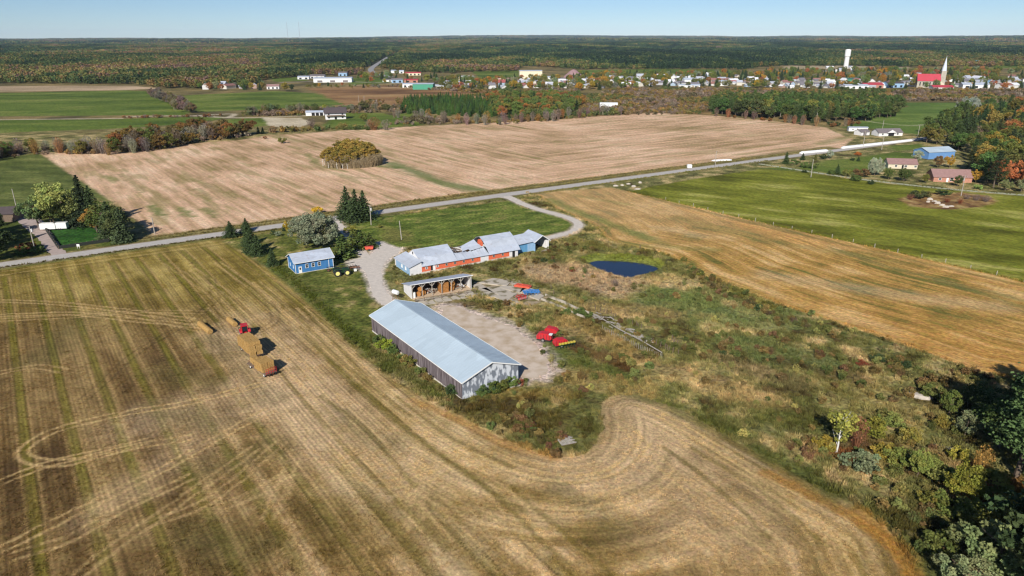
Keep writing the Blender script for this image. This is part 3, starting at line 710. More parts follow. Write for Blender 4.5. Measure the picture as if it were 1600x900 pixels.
def patch(name, pts, m, z=.035, px=True, jit=.25, sp=True):
    if px: pts = GP(pts)
    if sp: pts = spline(pts + [pts[0]], 6)[:-1]
    rnd = random.Random(7); v = [(x + rnd.uniform(-jit, jit), y + rnd.uniform(-jit, jit), H(x, y) + z) for x, y in pts]
    me = bpy.data.meshes.new(name); me.from_pydata(v, [], [tuple(range(len(v)))]); me.materials.append(m)
    import bmesh
    bm = bmesh.new(); bm.from_mesh(me); bmesh.ops.triangulate(bm, faces=bm.faces); bm.to_mesh(me); bm.free()
    o = bpy.data.objects.new(name, me); COLL.objects.link(o); o['kind'] = 'structure'; return o
asph = mat('worn_asphalt', S(186, 180, 172), .9, noise=.10, nscale=.7, spec=.2)
shld = mat('gravel_shoulder', S(150, 136, 112), .95, noise=.16, nscale=1.2, spec=.1)
grav = mat('drive_gravel', S(206, 196, 184), .95, noise=.10, nscale=.8, spec=.1)
rdust = mat('yard_dirt', S(208, 192, 174), .95, col2=S(174, 152, 122), nscale=.35, spec=.1, thr=(.4, .75))
conc = mat('old_concrete', S(188, 178, 162), .92, col2=S(120, 112, 86), nscale=.35, spec=.1, thr=(.5, .62))
ribbon('road_shoulder', ROAD, 8.4, shld, .03, px=False, sp=False, jit=.35)
ribbon('road', ROAD, 6.3, asph, .06, px=False, sp=False, jit=.06)
yl = mat('worn_yellow_line', S(196, 170, 96), .8)
ribbon('driveway', [(527, 341), (528, 350), (536, 358), (548, 372), (560, 388), (572, 402), (586, 418), (588, 440), (592, 460), (606, 475)], lambda t: 3.4, grav, .045, jit=.25)
patch('gravel_yard', GRV, grav, .055, jit=.3)
ribbon('loop_drive', [(782, 306), (796, 309), (815, 318), (840, 327), (870, 335), (892, 342), (904, 351), (896, 361), (872, 368), (848, 374)], lambda t: 4.2 - 1.0 * t + 3.5 * max(0, .12 - t) * 8, grav, .055, jit=.15)
ribbon('lane', LANE, 3.2, mat('lane_gravel', S(168, 170, 140), .95, noise=.15, nscale=.6), .05, jit=.2)
patch('dirt_yard', DRT, rdust, .035, jit=.7)
ribbon('farm_track', [(100, 404), (84, 388), (72, 372), (60, 358), (40, 340), (20, 334), (-60, 338)], lambda t: 4.5 + 3 * math.exp(-((t - .62) / .2) ** 2), mat('farm_track_gravel', S(178, 160, 150), .95, noise=.12, nscale=.6), .045, jit=.3)
# highway through the woods beyond the village
hw = mat('highway_asphalt', S(150, 148, 146), .9, noise=.08, nscale=.1, spec=.2)
# ------------------------------------------------------------------ farm buildings
m_tin = mat('barn_roof_tin', S(184, 200, 210), .42, metal=.0, noise=.03, nscale=.35, stretch=(1, .08, 1), spec=.45)
m_tin2 = mat('old_roof_tin', S(188, 195, 205), .5, noise=.07, nscale=.6, stretch=(1, .12, 1), spec=.35)
m_tin3 = mat('pale_roof_tin', S(184, 192, 204), .5, noise=.07, nscale=.9, spec=.35)
for m_, amt, rust in ((m_tin, .10, .0), (m_tin2, .16, .35), (m_tin3, .14, .25)):     # sheets of slightly different age, a few rust streaks
    nt = m_.node_tree; b = nt.nodes['Principled BSDF']; src = b.inputs['Base Color'].links[0].from_socket
    tc = nt.nodes.new('ShaderNodeTexCoord'); br = nt.nodes.new('ShaderNodeTexVoronoi'); br.inputs['Scale'].default_value = 1.0
    mp = nt.nodes.new('ShaderNodeMapping'); mp.inputs['Scale'].default_value = (.16, .42, .16); nt.links.new(tc.outputs['Object'], mp.inputs[0]); nt.links.new(mp.outputs[0], br.inputs[0])
    r = nt.nodes.new('ShaderNodeMapRange'); r.inputs[3].default_value = 1 - amt; r.inputs[4].default_value = 1 + amt * .6; nt.links.new(br.outputs['Color'], r.inputs[0])
    v = nt.nodes.new('ShaderNodeVectorMath'); v.operation = 'SCALE'; nt.links.new(src, v.inputs[0]); nt.links.new(r.outputs[0], v.inputs['Scale'])
    n2 = nt.nodes.new('ShaderNodeTexNoise'); n2.inputs['Scale'].default_value = .8; n2.inputs['Detail'].default_value = 6; nt.links.new(tc.outputs['Object'], n2.inputs[0])
    r2 = nt.nodes.new('ShaderNodeMapRange'); r2.inputs[1].default_value = .58; r2.inputs[2].default_value = .72; r2.inputs[4].default_value = rust; nt.links.new(n2.outputs[0], r2.inputs[0])
    mx = nt.nodes.new('ShaderNodeMix'); mx.data_type = 'RGBA'; nt.links.new(r2.outputs[0], mx.inputs[0]); nt.links.new(v.outputs[0], mx.inputs[6]); mx.inputs[7].default_value = (*S(150, 124, 108), 1)
    nt.links.new(mx.outputs[2], b.inputs['Base Color'])
m_ridge = mat('ridge_cap', S(212, 218, 226), .5, spec=.4)
m_seam = mat('roof_seam', S(168, 184, 200), .5)
m_board = mat('weathered_boards', S(78, 68, 70), .92, col2=S(146, 136, 136), nscale=1.6, stretch=(2.6, 2.6, .14), thr=(.36, .72), spec=.1, bump=.03)
m_board2 = mat('peeling_boards', S(122, 128, 136), .9, col2=S(208, 212, 216), nscale=.8, stretch=(1.8, 1.8, .7), thr=(.46, .56), spec=.15, bump=.02)
m_white = mat('white_paint', S(236, 236, 232), .6, noise=.04, nscale=1)
m_whitewall = mat('white_siding', S(226, 224, 222), .7, noise=.06, nscale=1.2)
m_blue = mat('blue_siding', S(64, 122, 176), .65, noise=.10, nscale=1.4, stretch=(1, 1, .3))
m_pblue = mat('pale_blue_siding', S(146, 178, 206), .7, noise=.10, nscale=1.2)
m_lblue = mat('sky_blue_sheet', S(96, 152, 192), .6, noise=.10, nscale=1.2)
m_orange = mat('orange_brick', S(222, 112, 78), .85, noise=.13, nscale=2.2, spec=.15)
m_dark = mat('dark_inside', (.012, .011, .012), .9)
m_glass = mat('window_glass', (.02, .026, .032), .12, spec=.6)
m_wood = mat('old_timber', S(118, 100, 84), .9, noise=.3, nscale=3)
m_gtimber = mat('grey_timber', S(170, 162, 150), .9, noise=.25, nscale=3)
m_found = mat('foundation', S(206, 200, 188), .9, noise=.12, nscale=1.4)
m_rust = mat('rust', S(128, 84, 58), .85, noise=.3, nscale=4)

def gable(w, e, r, y0=0.0, mid=None):
    mid = w / 2 if mid is None else mid
    return [(0, 0), (w, 0), (w, e), (mid, r), (0, e)]

def window(parent, axis, at, u, z, w=.9, h=1.1, out=-1, frame=m_white, boarded=False):
    """a framed window on a wall: axis 'x' = wall runs along x at y=at; axis 'y' = wall runs along y at x=at; out = side it faces"""
    f = MB(); g = MB(); t = .09; o1 = at + out * .07; o2 = at - out * .05
    def bx(mb, u0, u1, z0, z1, a, b, m=None):
        a, b = min(a, b), max(a, b)
        if axis == 'x': mb.box(u0, u1, a, b, z0, z1, m)
        else: mb.box(a, b, u0, u1, z0, z1, m)
    bx(f, u - w / 2 - t, u - w / 2, z, z + h, o1, o2); bx(f, u + w / 2, u + w / 2 + t, z, z + h, o1, o2)
    bx(f, u - w / 2 - t, u + w / 2 + t, z + h, z + h + t, o1, o2); bx(f, u - w / 2 - t * 1.4, u + w / 2 + t * 1.4, z - t, z, at + out * .12, o2)
    bx(f, u - w / 2, u + w / 2, z + h / 2 - .03, z + h / 2 + .03, at + out * .05, o2)
    fo = f.build('window', frame, parent)
    bx(g, u - w / 2, u + w / 2, z, z + h, at + out * .025, at - out * .02)
    g.build('pane', m_glass if not boarded else m_white, fo)
    return fo

# 1 ---- the long machine barn
BA = math.radians(35.2)
ux, uy = math.cos(BA), math.sin(BA)
b1 = thing('machine_barn', 'long weathered grey board barn with a pale blue metal gable roof', 'barn', (-10.62 + .35 * ux + .0, 126.05 + .35 * uy, 0), BA)
W_, L_, E_, R_ = 14.0, 43.4, 4.25, 6.75
y0 = -.3
w = MB()
# board walls with uneven feet: gable end (peeling), long west side, far gable, and the open east side on posts
w.prism([(0, 0), (W_, 0), (W_, E_), (W_ / 2, R_ - .08), (0, E_)], 'y', y0 + .0, y0 + .12)
w.build('end_wall', m_board2, b1)['label'] = 'gable end with peeling white paint'
w = MB(); rnd = random.Random(3)
yy = y0 + .13
while yy < L_:
    wd = rnd.uniform(.9, 1.6); nb = min(yy + wd, L_); low = rnd.choice([0, 0, 0, .1, .25])
    w.box(-.06 + rnd.uniform(-.02, .02), .05, yy, nb - .015, low, E_ + .02); yy = nb
w.build('side_wall', m_board, b1)
w = MB(); w.prism([(0, 0), (W_, 0), (W_, E_), (W_ / 2, R_ - .08), (0, E_)], 'y', L_, L_ + .12); w.build('end_wall', m_board, b1)
for ya, yb in ((y0 + .13, 12), (30, L_)): MB().box(W_ - .1, W_ + .02, ya, yb, 0, E_).build('side_wall', m_board, b1)
for k in range(6):
    MB().box(W_ - .15, W_ + .05, 12.4 + k * 3.4, 12.6 + k * 3.4, 0, E_).build('post', m_wood, b1)
MB().box(-.12, .1, y0 + .2, L_, -.2, .28).build('foundation', m_found, b1)
ov = .42; sl_ = (R_ - E_) / (W_ / 2)
for sgn in (0, 1):
    r = MB()
    xa = -ov if sgn == 0 else W_ + ov; za = E_ - ov * sl_ + .12; xr = W_ / 2; zr = R_ + .1
    a, b, c, d = (xa, y0 - .55, za), (xr, y0 - .55, zr), (xr, L_ + .45, zr), (xa, L_ + .45, za)
    if sgn: a, b, c, d = b, a, d, c
    r.slab(a, b, c, d, .07, m_tin)
    n = 48
    for k in range(n + 1):        # low standing seams
        yk = y0 - .54 + (L_ + .98 - y0) * k / n
        r.beam((xa, yk, za + .012), (xr, yk, zr + .012), .05, .035, m_tin)
    ro = r.build('roof', None, b1)
    t = MB(); t.beam((xa, y0 - .58, za - .06), (xr, y0 - .58, zr - .06), .06, .26); t.beam((xa, L_ + .48, za - .06), (xr, L_ + .48, zr - .06), .06, .26)
    t.beam((xa - (.04 if sgn == 0 else -.04), y0 - .55, za - .06), (xa - (.04 if sgn == 0 else -.04), L_ + .45, za - .06), .06, .2)
    t.build('roof_trim', m_white, ro)
MB().beam((W_ / 2, y0 - .56, R_ + .13), (W_ / 2, L_ + .46, R_ + .13), .42, .05).build('ridge_cap', m_tin, b1)

# 2 ---- the blue garage
g_ = thing('garage', 'blue boarded garage with white framed windows and pale metal roof beside the big willow', 'garage', (-67.9, 207.0, 0), R(32.5))
GL, GW, GE, GR = 12.1, 8.0, 3.75, 5.6
w = MB(); w.prism([(0, 0), (GW, 0), (GW, GE), (GW / 2, GR), (0, GE)], 'x', 0, GL); w.build('wall', m_blue, g_)
for x in (0, GL):
    for y in (0, GW): MB().box(x - .08, x + .08, y - .08, y + .08, 0, GE).build('corner_trim', m_white, g_)
MB().box(10.6, 10.75, -.06, .0, 0, GE).build('downpipe', m_white, g_)
for sgn in (0, 1):
    yb = -.55 if sgn == 0 else GW + .55; zb = GE - .55 * (GR - GE) / (GW / 2) + .1
    a, b, c, d = (-.5, yb, zb), (GL + .5, yb, zb), (GL + .5, GW / 2, GR + .1), (-.5, GW / 2, GR + .1)
    if sgn: a, b, c, d = b, a, d, c
    r = MB(); r.slab(a, b, c, d, .1, m_tin3)
    ro = r.build('roof', None, g_)
    t = MB(); t.beam((-.5, yb, zb - .1), (GL + .5, yb, zb - .1), .08, .16)
    for x in (-.53, GL + .53): t.beam((x, yb, zb - .04), (x, GW / 2, GR + .06), .05, .2)
    t.build('roof_trim', m_white, ro)
for x in (3.6, 5.6, 7.6): window(g_, 'x', 0, x, 1.5, .8, 1.15)
for y in (2.2, 5.6): window(g_, 'y', 0, y, 1.3, .8, 1.0, frame=m_pblue, boarded=True)
d_ = MB(); d_.box(.95, 1.95, -.08, .03, .1, 2.2); do = d_.build('door', m_white, g_)
MB().box(1.2, 1.65, -.11, -.07, 1.15, 1.9).build('pane', m_glass, do)
MB().box(-.04, GL + .04, -.05, GW + .04, -.1, .14).build('foundation', m_found, g_)

# 3 ---- the long old cow barn, half fallen in
c_ = thing('cow_barn', 'long old barn with orange brick wall and partly collapsed white metal roof', 'barn', (-31.7, 204.9, 0), R(31.1))
for xa_, xb_ in ((4, 25), (28, 36)): MB().box(xa_, xb_, 0, .25, .55, 2.5).build('brick_wall', m_orange, c_)
w = MB()
w.prism([(0, 0), (4, 0), (4, 4.05), (0, 2.75)], 'y', 0, .22); w.build('white_wall', m_whitewall, c_)
for xa_, xb_ in ((25, 28), (36, 37.2), (38.3, 39.4)): MB().box(xa_, xb_, 0, .25, 0, 2.5).build('white_wall', m_whitewall, c_)
MB().box(7.8, 8.7, -.03, .2, .15, 2.4).build('door', m_white, c_)
MB().box(0, .2, .23, 11.4, 0, 2.75).build('end_wall', m_pblue, c_)
MB().box(0.2, 39.4, 12.6, 12.8, 0, 2.6).build('back_wall', m_whitewall, c_); MB().box(39.2, 39.4, .26, 12.6, 0, 2.5).build('end_wall', m_whitewall, c_)
w = MB(); w.box(3.8, 25, -.06, .24, 0, .54); w.box(28, 37.2, -.06, .24, 0, .54); w.box(-.05, 3.8, -.06, .0, 0, .2); w.build('foundation', m_found, c_)
d_ = MB(); d_.box(37.2, 38.3, .1, .2, 0, 2.4); d_.build('doorway', m_dark, c_)
d_ = MB(); d_.box(7.1, 7.75, -.03, .2, .15, 2.4); d_.build('doorway', m_dark, c_)
for x in (5.6, 9.4, 12.6, 15.6, 18.8, 22.0, 30, 33.4):
    window(c_, 'x', 0, x, 1.35, .62, .55, frame=m_gtimber if x > 12 else m_white)
for y in (3.4, 6.4): window(c_, 'y', 0, y, 1.1, .8, .9, frame=m_white, boarded=True)
# lean-to roof at the western end
r = MB(); r.slab((-.45, -.4, 2.72), (4.0, -.4, 4.2), (4.0, 12.4, 4.2), (-.45, 12.4, 2.72), .09, m_tin2); r.build('lean_to_roof', None, c_)
# raised block: gable with a small louvre, its own roof
w = MB(); w.prism([(-.2, 2.5), (13, 2.5), (6.6, 6.15)], 'x', 4.02, 4.2); w.prism([(.0, 2.5), (12.8, 2.5), (6.6, 6.1)], 'x', 15.9, 16.08); w.build('gable_wall', m_whitewall, c_)
MB().box(3.9, 4.01, 6.35, 6.85, 4.7, 5.5).build('louvre', m_dark, c_)
r = MB(); r.slab((3.9, -.45, 2.45), (16.3, -.45, 2.45), (16.3, 2.6, 4.45), (3.9, 2.6, 4.45), .09, m_tin2); r.slab((3.9, 2.6, 4.45), (16.3, 2.6, 4.45), (16.3, 6.6, 6.25), (3.9, 6.6, 6.25), .09, m_tin3)
r.slab((3.9, 6.6, 6.25), (16.3, 6.6, 6.25), (16.3, 13.1, 2.5), (3.9, 13.1, 2.5), .09, m_tin2); r.build('roof', None, c_)
# lower roof that still stands along the wall, sagging under the hole
r = MB(); n = 12; rnd = random.Random(8)
for k in range(n):
    x0 = 16.3 + k * (28.2 - 16.3) / n; x1 = 16.3 + (k + 1) * (28.2 - 16.3) / n - .02
    top = 3.0 + 1.15 * abs((k + .5) / n - .45) ** 1.2 * 1.6 + rnd.uniform(-.1, .1)
    hi = 3.0 + 1.15 * abs((k + 1.5) / n - .45) ** 1.2 * 1.6
    yt = 3.0 + rnd.uniform(-.3, .7) if k < 10 else 4.2
    r.slab((x0, -.45, 2.42), (x1, -.45, 2.42), (x1, yt, hi + .4), (x0, yt, top + .4), .08, m_tin2)
r.build('sagging_roof', None, c_)
# eastern block with a gambrel-shaped, bulging roof
prof = [(-.45, 2.4), (1.6, 4.15), (4.0, 5.9), (6.6, 7.0), (9.0, 6.2), (11.4, 4.4), (13.2, 2.5)]
r = MB()
for i in range(len(prof) - 1):
    (ya, za), (yb, zb) = prof[i], prof[i + 1]
    k0 = 27.2 if i != 2 else 28.4
    r.slab((28.2, ya, za), (40.2, ya, za), (40.2, yb, zb), (28.2, yb, zb), .09, m_tin2 if i % 2 else m_tin3)
r.build('gambrel_roof', None, c_)
w = MB(); w.prism([(0, 2.4), (12.9, 2.4), (11.2, 4.3), (9, 6.05), (6.6, 6.85), (4, 5.75), (1.6, 4.0)], 'x', 39.3, 39.42); w.build('gable_wall', m_whitewall, c_)
w = MB(); w.prism([(4.6, 3.4), (8.2, 3.4), (8.0, 5.6), (6.2, 6.2), (4.6, 5.2)], 'x', 28.3, 28.5); w.build('inner_gable', m_orange, c_)['label'] = 'orange inner gable bared by the roof collapse'
# fallen sheets and bare rafters in the gap
r = MB()
r.slab((20.6, 4.4, 3.6), (27.0, 4.6, 4.7), (26.8, 8.0, 5.9), (21.4, 7.4, 4.4), .06, m_tin3)
r.slab((18.2, 3.2, 2.9), (22.0, 3.0, 3.3), (22.4, 6.2, 3.1), (18.8, 6.6, 2.4), .06, m_tin2)
r.slab((22.6, 2.8, 3.9), (27.4, 3.2, 4.3), (27.2, 5.2, 4.9), (22.8, 5.0, 4.2), .06, m_tin2)
r.slab((23.6, 9.6, 3.4), (27.9, 9.0, 4.2), (27.9, 13.0, 2.6), (23.2, 13.0, 2.5), .06, m_tin2)
r.build('fallen_roof_sheets', None, c_)
for k in range(9):
    x = 16.6 + k * .55; MB().beam((x, 12.6, 2.6), (x + rnd.uniform(-.2, .5), 6.2 + rnd.uniform(-.5, .6), 5.6 - k * .28), .1, .16).build('rafter', m_wood, c_)
for k in range(6):
    x = 17 + k * 1.9; MB().beam((x, 3.0 + rnd.uniform(-.5, .5), 2.6), (x + rnd.uniform(-1.2, 1.2), 9, 3.8 + rnd.uniform(-.8, .6)), .1, .16).build('rafter', m_wood, c_)
MB().box(16.2, 28.1, .3, 12.5, .05, 1.2).build('hay_floor', mat('rotten_hay', S(84, 64, 46), .95, noise=.3, nscale=2), c_)
# 4 ---- blue annexe and open-ended wing at the eastern end
a_ = thing('annex', 'small leaning annexe with sky blue sides against the end of the old barn', 'annex', (2.6, 226.9, 0), R(31.1))
w = MB(); w.box(.2, 6.4, 1.6, 1.75, 0, 3.3); w.box(.2, .35, 1.75, 10, 0, 3.3); w.box(6.25, 6.4, 1.75, 10, 0, 3.3); w.box(.2, 6.4, 10, 10.15, 0, 3.3); w.build('wall', m_lblue, a_)
MB().box(4.2, 6.42, 1.5, 1.6, 0, 3.3).build('door', m_pblue, a_)
r = MB(); r.slab((-.6, 1.0, 3.2), (6.7, 1.0, 3.5), (6.7, 5.6, 5.6), (-.6, 5.6, 5.2), .09, m_tin3); r.slab((-.6, 5.6, 5.2), (6.7, 5.6, 5.6), (6.7, 10.5, 3.4), (-.6, 10.5, 3.3), .09, m_tin3); r.build('roof', None, a_)
w = MB(); w.prism([(1.6, 3.3), (10.1, 3.3), (5.7, 5.2)], 'x', .2, .3); w.build('gable_wall', m_white, a_)
q_ = thing('open_wing', 'open-ended barn wing with dark doorway and whitewashed inner boards', 'barn wing', (8.2, 230.3, 0), R(31.1))
w = MB(); w.box(0, .15, .4, 9, 0, 3.6); w.build('wall', m_pblue, q_)
w = MB(); w.box(5.6, 5.75, .4, 9, 0, 3.4); w.box(0, 5.75, 9, 9.15, 0, 3.4)
for k in range(8): w.box(5.52, 5.6, .6 + k * 1.05, .75 + k * 1.05, 0, 3.4)
w.build('wall', m_whitewall, q_)
w = MB(); w.prism([(0, 3.4), (5.75, 3.4), (2.9, 5.4)], 'y', 8.9, 9.0); w.build('gable_wall', m_whitewall, q_)
for sgn in (0, 1):
    xa, za = (-.5, 3.35) if sgn == 0 else (6.2, 3.2)
    a, b, c, d = (xa, 0, za), (2.9, 0, 5.5), (2.9, 9.4, 5.5), (xa, 9.4, za)
    if sgn: a, b, c, d = b, a, d, c
    r = MB(); r.slab(a, b, c, d, .09, m_tin3); ro = r.build('roof', None, q_)
    MB().beam((xa, -.03, za - .1), (2.9, -.03, 5.4), .06, .22).build('roof_trim', m_white, ro)
MB().beam((1, -.6, .1), (5.2, -1.2, .1), .3, .12).build('fallen_board', m_gtimber, q_); MB().beam((2, -1, .2), (5.6, .6, .15), .25, .1).build('fallen_board', m_gtimber, q_)

# 5 ---- open-fronted shed
s_ = thing('open_shed', 'open fronted pole shed with a sloping roof, braced posts and hay inside', 'shed', (-28.5, 184.6, 0), R(26.5))
SL, SW, SF, SB = 18.4, 6.8, 4.15, 2.5
for x in (0, SL):
    w = MB(); w.prism([(0, 0), (SW, 0), (SW, SB), (0, SF)], 'x', x - .08, x + .08); w.build('end_wall', m_whitewall, s_)
MB().box(0.08, SL - .08, SW - .1, SW + .05, 0, SB).build('back_wall', m_wood, s_)
sl2 = (SF - SB) / SW
r = MB(); r.slab((-.5, -.4, SF + .4 * sl2 + .12), (SL + .5, -.4, SF + .4 * sl2 + .12), (SL + .5, SW + .6, SB - .6 * sl2 + .12), (-.5, SW + .6, SB - .6 * sl2 + .12), .12, m_tin3)
ro = r.build('roof', None, s_)
MB().beam((-.5, -.43, SF + .4 * sl2 + .06), (SL + .5, -.43, SF + .4 * sl2 + .06), .06, .2).build('roof_trim', m_white, ro)
for k in range(7):
    x = .25 + k * (SL - .5) / 6
    MB().box(x - .09, x + .09, .0, .18, 0, SF).build('post', m_gtimber, s_)
    b = MB()
    if k > 0: b.beam((x, .0, SF - 1.25), (x - 1.05, .0, SF - .1), .14)
    if k < 6: b.beam((x, .0, SF - 1.25), (x + 1.05, .0, SF - .1), .14)
    b.build('brace', m_gtimber, s_)
for k in range(13):
    x = .3 + k * (SL - .6) / 12; MB().beam((x, -.3, SF + .3 * sl2 - .06), (x, SW + .4, SB - .4 * sl2 - .06), .07, .16).build('rafter', m_wood, s_)
def shed_pt(x, y, z=0):
    c, s = math.cos(R(26.5)), math.sin(R(26.5)); return (-28.5 + x * c - y * s, 184.6 + x * s + y * c, z)
m_hay = mat('brown_hay', S(166, 116, 66), .95, noise=.3, nscale=3, stretch=(1, 1, 3), bump=.05, spec=.05)
m_straw = mat('straw', S(206, 168, 96), .95, noise=.28, nscale=3.5, stretch=(3, 3, 1), bump=.06, spec=.05)

# concrete apron and broken slab by the shed (separate cast pieces with weedy gaps)
rnd = random.Random(5); ap = MB()
cx_, cy_ = math.cos(R(26.5)), math.sin(R(26.5))
for i in range(9):
    for j in range(2):
        if rnd.random() < .06: continue
        x0 = .2 + i * 2.5 + rnd.uniform(-.1, .1); y0_ = -1.2 - (j + 1) * 2.6; x1 = x0 + 2.3; y1 = y0_ + 2.35
        pts = [shed_pt(a + rnd.uniform(-.12, .12), b + rnd.uniform(-.12, .12), .10 + rnd.uniform(-.02, .02)) for a, b in ((x0, y0_), (x1, y0_), (x1, y1), (x0, y1))]
        ap.slab(*pts, .12, conc)
o = ap.build('concrete_apron', None); o['kind'] = 'structure'
fl = MB(); fl.slab(shed_pt(.1, -.9, .06), shed_pt(SL - .1, -.9, .06), shed_pt(SL - .1, SW - .1, .06), shed_pt(.1, SW - .1, .06), .1, mat('shed_floor', S(196, 172, 142), .95, noise=.2, nscale=1.2))
o = fl.build('shed_floor', None); o['kind'] = 'structure'
sb = MB()
SLAB = [[(748, 443), (770, 436), (800, 440), (792, 448)], [(752, 452), (776, 449), (808, 460), (796, 468)], [(776, 449), (800, 448), (822, 452), (812, 459)], [(796, 440), (812, 440), (816, 446), (800, 446)], [(738, 447), (750, 444), (776, 462), (768, 466)], [(770, 464), (780, 462), (812, 474), (802, 478)], [(818, 448), (836, 454), (828, 462), (812, 458)], [(826, 464), (840, 458), (850, 464), (842, 470)]]
for q in SLAB:
    g4 = [G(*p) for p in q]; g4 = [g4[3], g4[2], g4[1], g4[0]]; sb.slab(*[(a, b, .36) for a, b in g4], .5, conc)
o = sb.build('broken_slab', None); o['kind'] = 'structure'
patch('slab_base', [(742, 440), (790, 434), (822, 446), (856, 464), (835, 476), (800, 480), (770, 468)], mat('slab_dirt', S(168, 150, 124), .95, col2=S(110, 104, 62), nscale=.5, thr=(.45, .6), spec=.1), .03, jit=.7)

# rail along the apron
f_ = thing('yard_rail', 'low broken timber rail across the concrete in front of the open shed', 'fence', shed_pt(0, -3.4))
f_.rotation_euler = (0, 0, R(26.5))
for k in range(8): MB().box(k * 2.6 - .07, k * 2.6 + .07, -.07, .07, 0, 1.25).build('post', m_wood, f_)
MB().beam((0, 0, 1.0), (18.2, .1, 1.0), .08, .12).beam((0, 0, .5), (18.2, 0, .55), .06, .1).build('rail', m_wood, f_)

# feed bunk running out into the meadow: concrete trough then picket-sided boards
bunk = thing('feed_bunk', 'long ruined concrete and timber feed bunk running out across the rough meadow', 'feed bunk', (*G(852, 463), 0.1), 0)
bx0 = Vector((*G(852, 463), 0)); 
def bl(px, py, z=0): p = G(px, py); return (p[0] - bx0.x, p[1] - bx0.y, z)
line1 = [(852, 463), (880, 474), (900, 484), (921, 492), (945, 505), (965, 518), (1000, 536), (1034, 556)]
t = MB(); 
for i in range(3): t.beam(bl(*line1[i], .35), bl(*line1[i + 1], .35), .3, .75, conc); t.beam(bl(line1[i][0] - 6, line1[i][1] + 6, .3), bl(line1[i + 1][0] - 7, line1[i + 1][1] + 6, .3), .25, .6, conc)
t.build('trough', None, bunk)
t = MB(); rnd = random.Random(2)
for i in range(3, 7):
    t.beam(bl(*line1[i], .75), bl(*line1[i + 1], .75), .12, .22, m_gtimber)
t.build('top_rail', None, bunk)
n = 34
for k in range(n):
    tt = k / (n - 1); x = 941 + (1034 - 941) * tt; y = 516 + (560 - 516) * tt + 3 * math.sin(tt * 3)
    hgt = rnd.uniform(1.05, 1.5)
    p = bl(x, y); MB().beam((p[0], p[1], -.2), (p[0] + rnd.uniform(-.08, .08), p[1] + rnd.uniform(-.05, .05), hgt), .26, .06).build('picket', m_gtimber, bunk)
t = MB()
for k in range(60):
    tt = rnd.random(); x = 925 + (1010 - 925) * tt + rnd.uniform(-4, 14); y = 494 + (536 - 494) * tt + rnd.uniform(-4, 3)
    p = Vector(bl(x, y, .3)); a = rnd.uniform(-1.2, -.2); d = Vector((math.cos(a), math.sin(a), rnd.uniform(-.06, .06))) * rnd.uniform(.5, 1.2)
    t.beam(p - d, p + d, .34, .06, m_gtimber)
t.build('fallen_boards', None, bunk)

# old posts standing in the meadow
post0 = None
spots = [(890, 466), (958, 497), (962, 498), (955, 491), (938, 486), (930, 484), (979, 504), (995, 508), (997, 511), (1002, 513), (1020, 536), (1025, 538), (1032, 541), (1040, 544), (1043, 546), (1050, 532), (1054, 534), (1052, 537), (1058, 538), (1045, 550), (1051, 552), (1060, 553), (1070, 546), (1077, 547), (948, 489), (944, 488), (865, 460), (912, 379), (935, 346), (1000, 388), (861, 452), (988, 506)]
for i, (px, py) in enumerate(spots):
    x, y = G(px, py)
    if post0 is None:
        post0 = MB().beam((0, 0, -.3), (.03, .02, 1.2), .15, .13).build('old_post', m_wood); o = post0
        tag(o, 'short grey wooden post left standing in rough grass beyond the feed bunk', 'post', 'old posts around the feed bunk')
    else: o = post0.copy(); COLL.objects.link(o)
    o.location = (x, y, .05); o.rotation_euler = (random.Random(i).uniform(-.08, .08), random.Random(i + 50).uniform(-.08, .08), i)
    o.scale = (1, 1, random.Random(i).uniform(.8, 1.25))
    if i in (27, 28, 29): o['label'] = 'lone wooden post at the rim of the golden field near the loop drive'; o['group'] = 'posts at the golden field rim'

# pasture fence on the far side of the golden field
fo = thing('pasture_fence', 'long wire fence on pale wooden posts between golden field and green pasture', 'fence', (*FEN[1], 0))
fs = []; tot = 0
for i in range(1, len(FEN) - 1):
    L = math.dist(FEN[i], FEN[i + 1]); n = int(L / 7.2)
    fs += [(FEN[i][0] + (FEN[i + 1][0] - FEN[i][0]) * k / n, FEN[i][1] + (FEN[i + 1][1] - FEN[i][1]) * k / n) for k in range(n)]
pm = MB().beam((0, 0, -.2), (0, 0, 1.45), .17).mesh('post', m_gtimber)
for i, (x, y) in enumerate(fs[:60]):
    o = bpy.data.objects.new('post', pm); COLL.objects.link(o); o.parent = fo
    o.location = (x - FEN[1][0], y - FEN[1][1], 0); o.rotation_euler = (random.Random(i).uniform(-.06, .06), random.Random(i + 9).uniform(-.06, .06), i); o.scale = (1, 1, random.Random(i).uniform(.85, 1.15))
t = MB()
for z in (.6, .95, 1.25):
    for i in range(len(fs[:60]) - 1):
        a, b = fs[i], fs[i + 1]; t.beam((a[0] - FEN[1][0], a[1] - FEN[1][1], z), (b[0] - FEN[1][0], b[1] - FEN[1][1], z), .012)
t.build('wire', m_rust, fo)

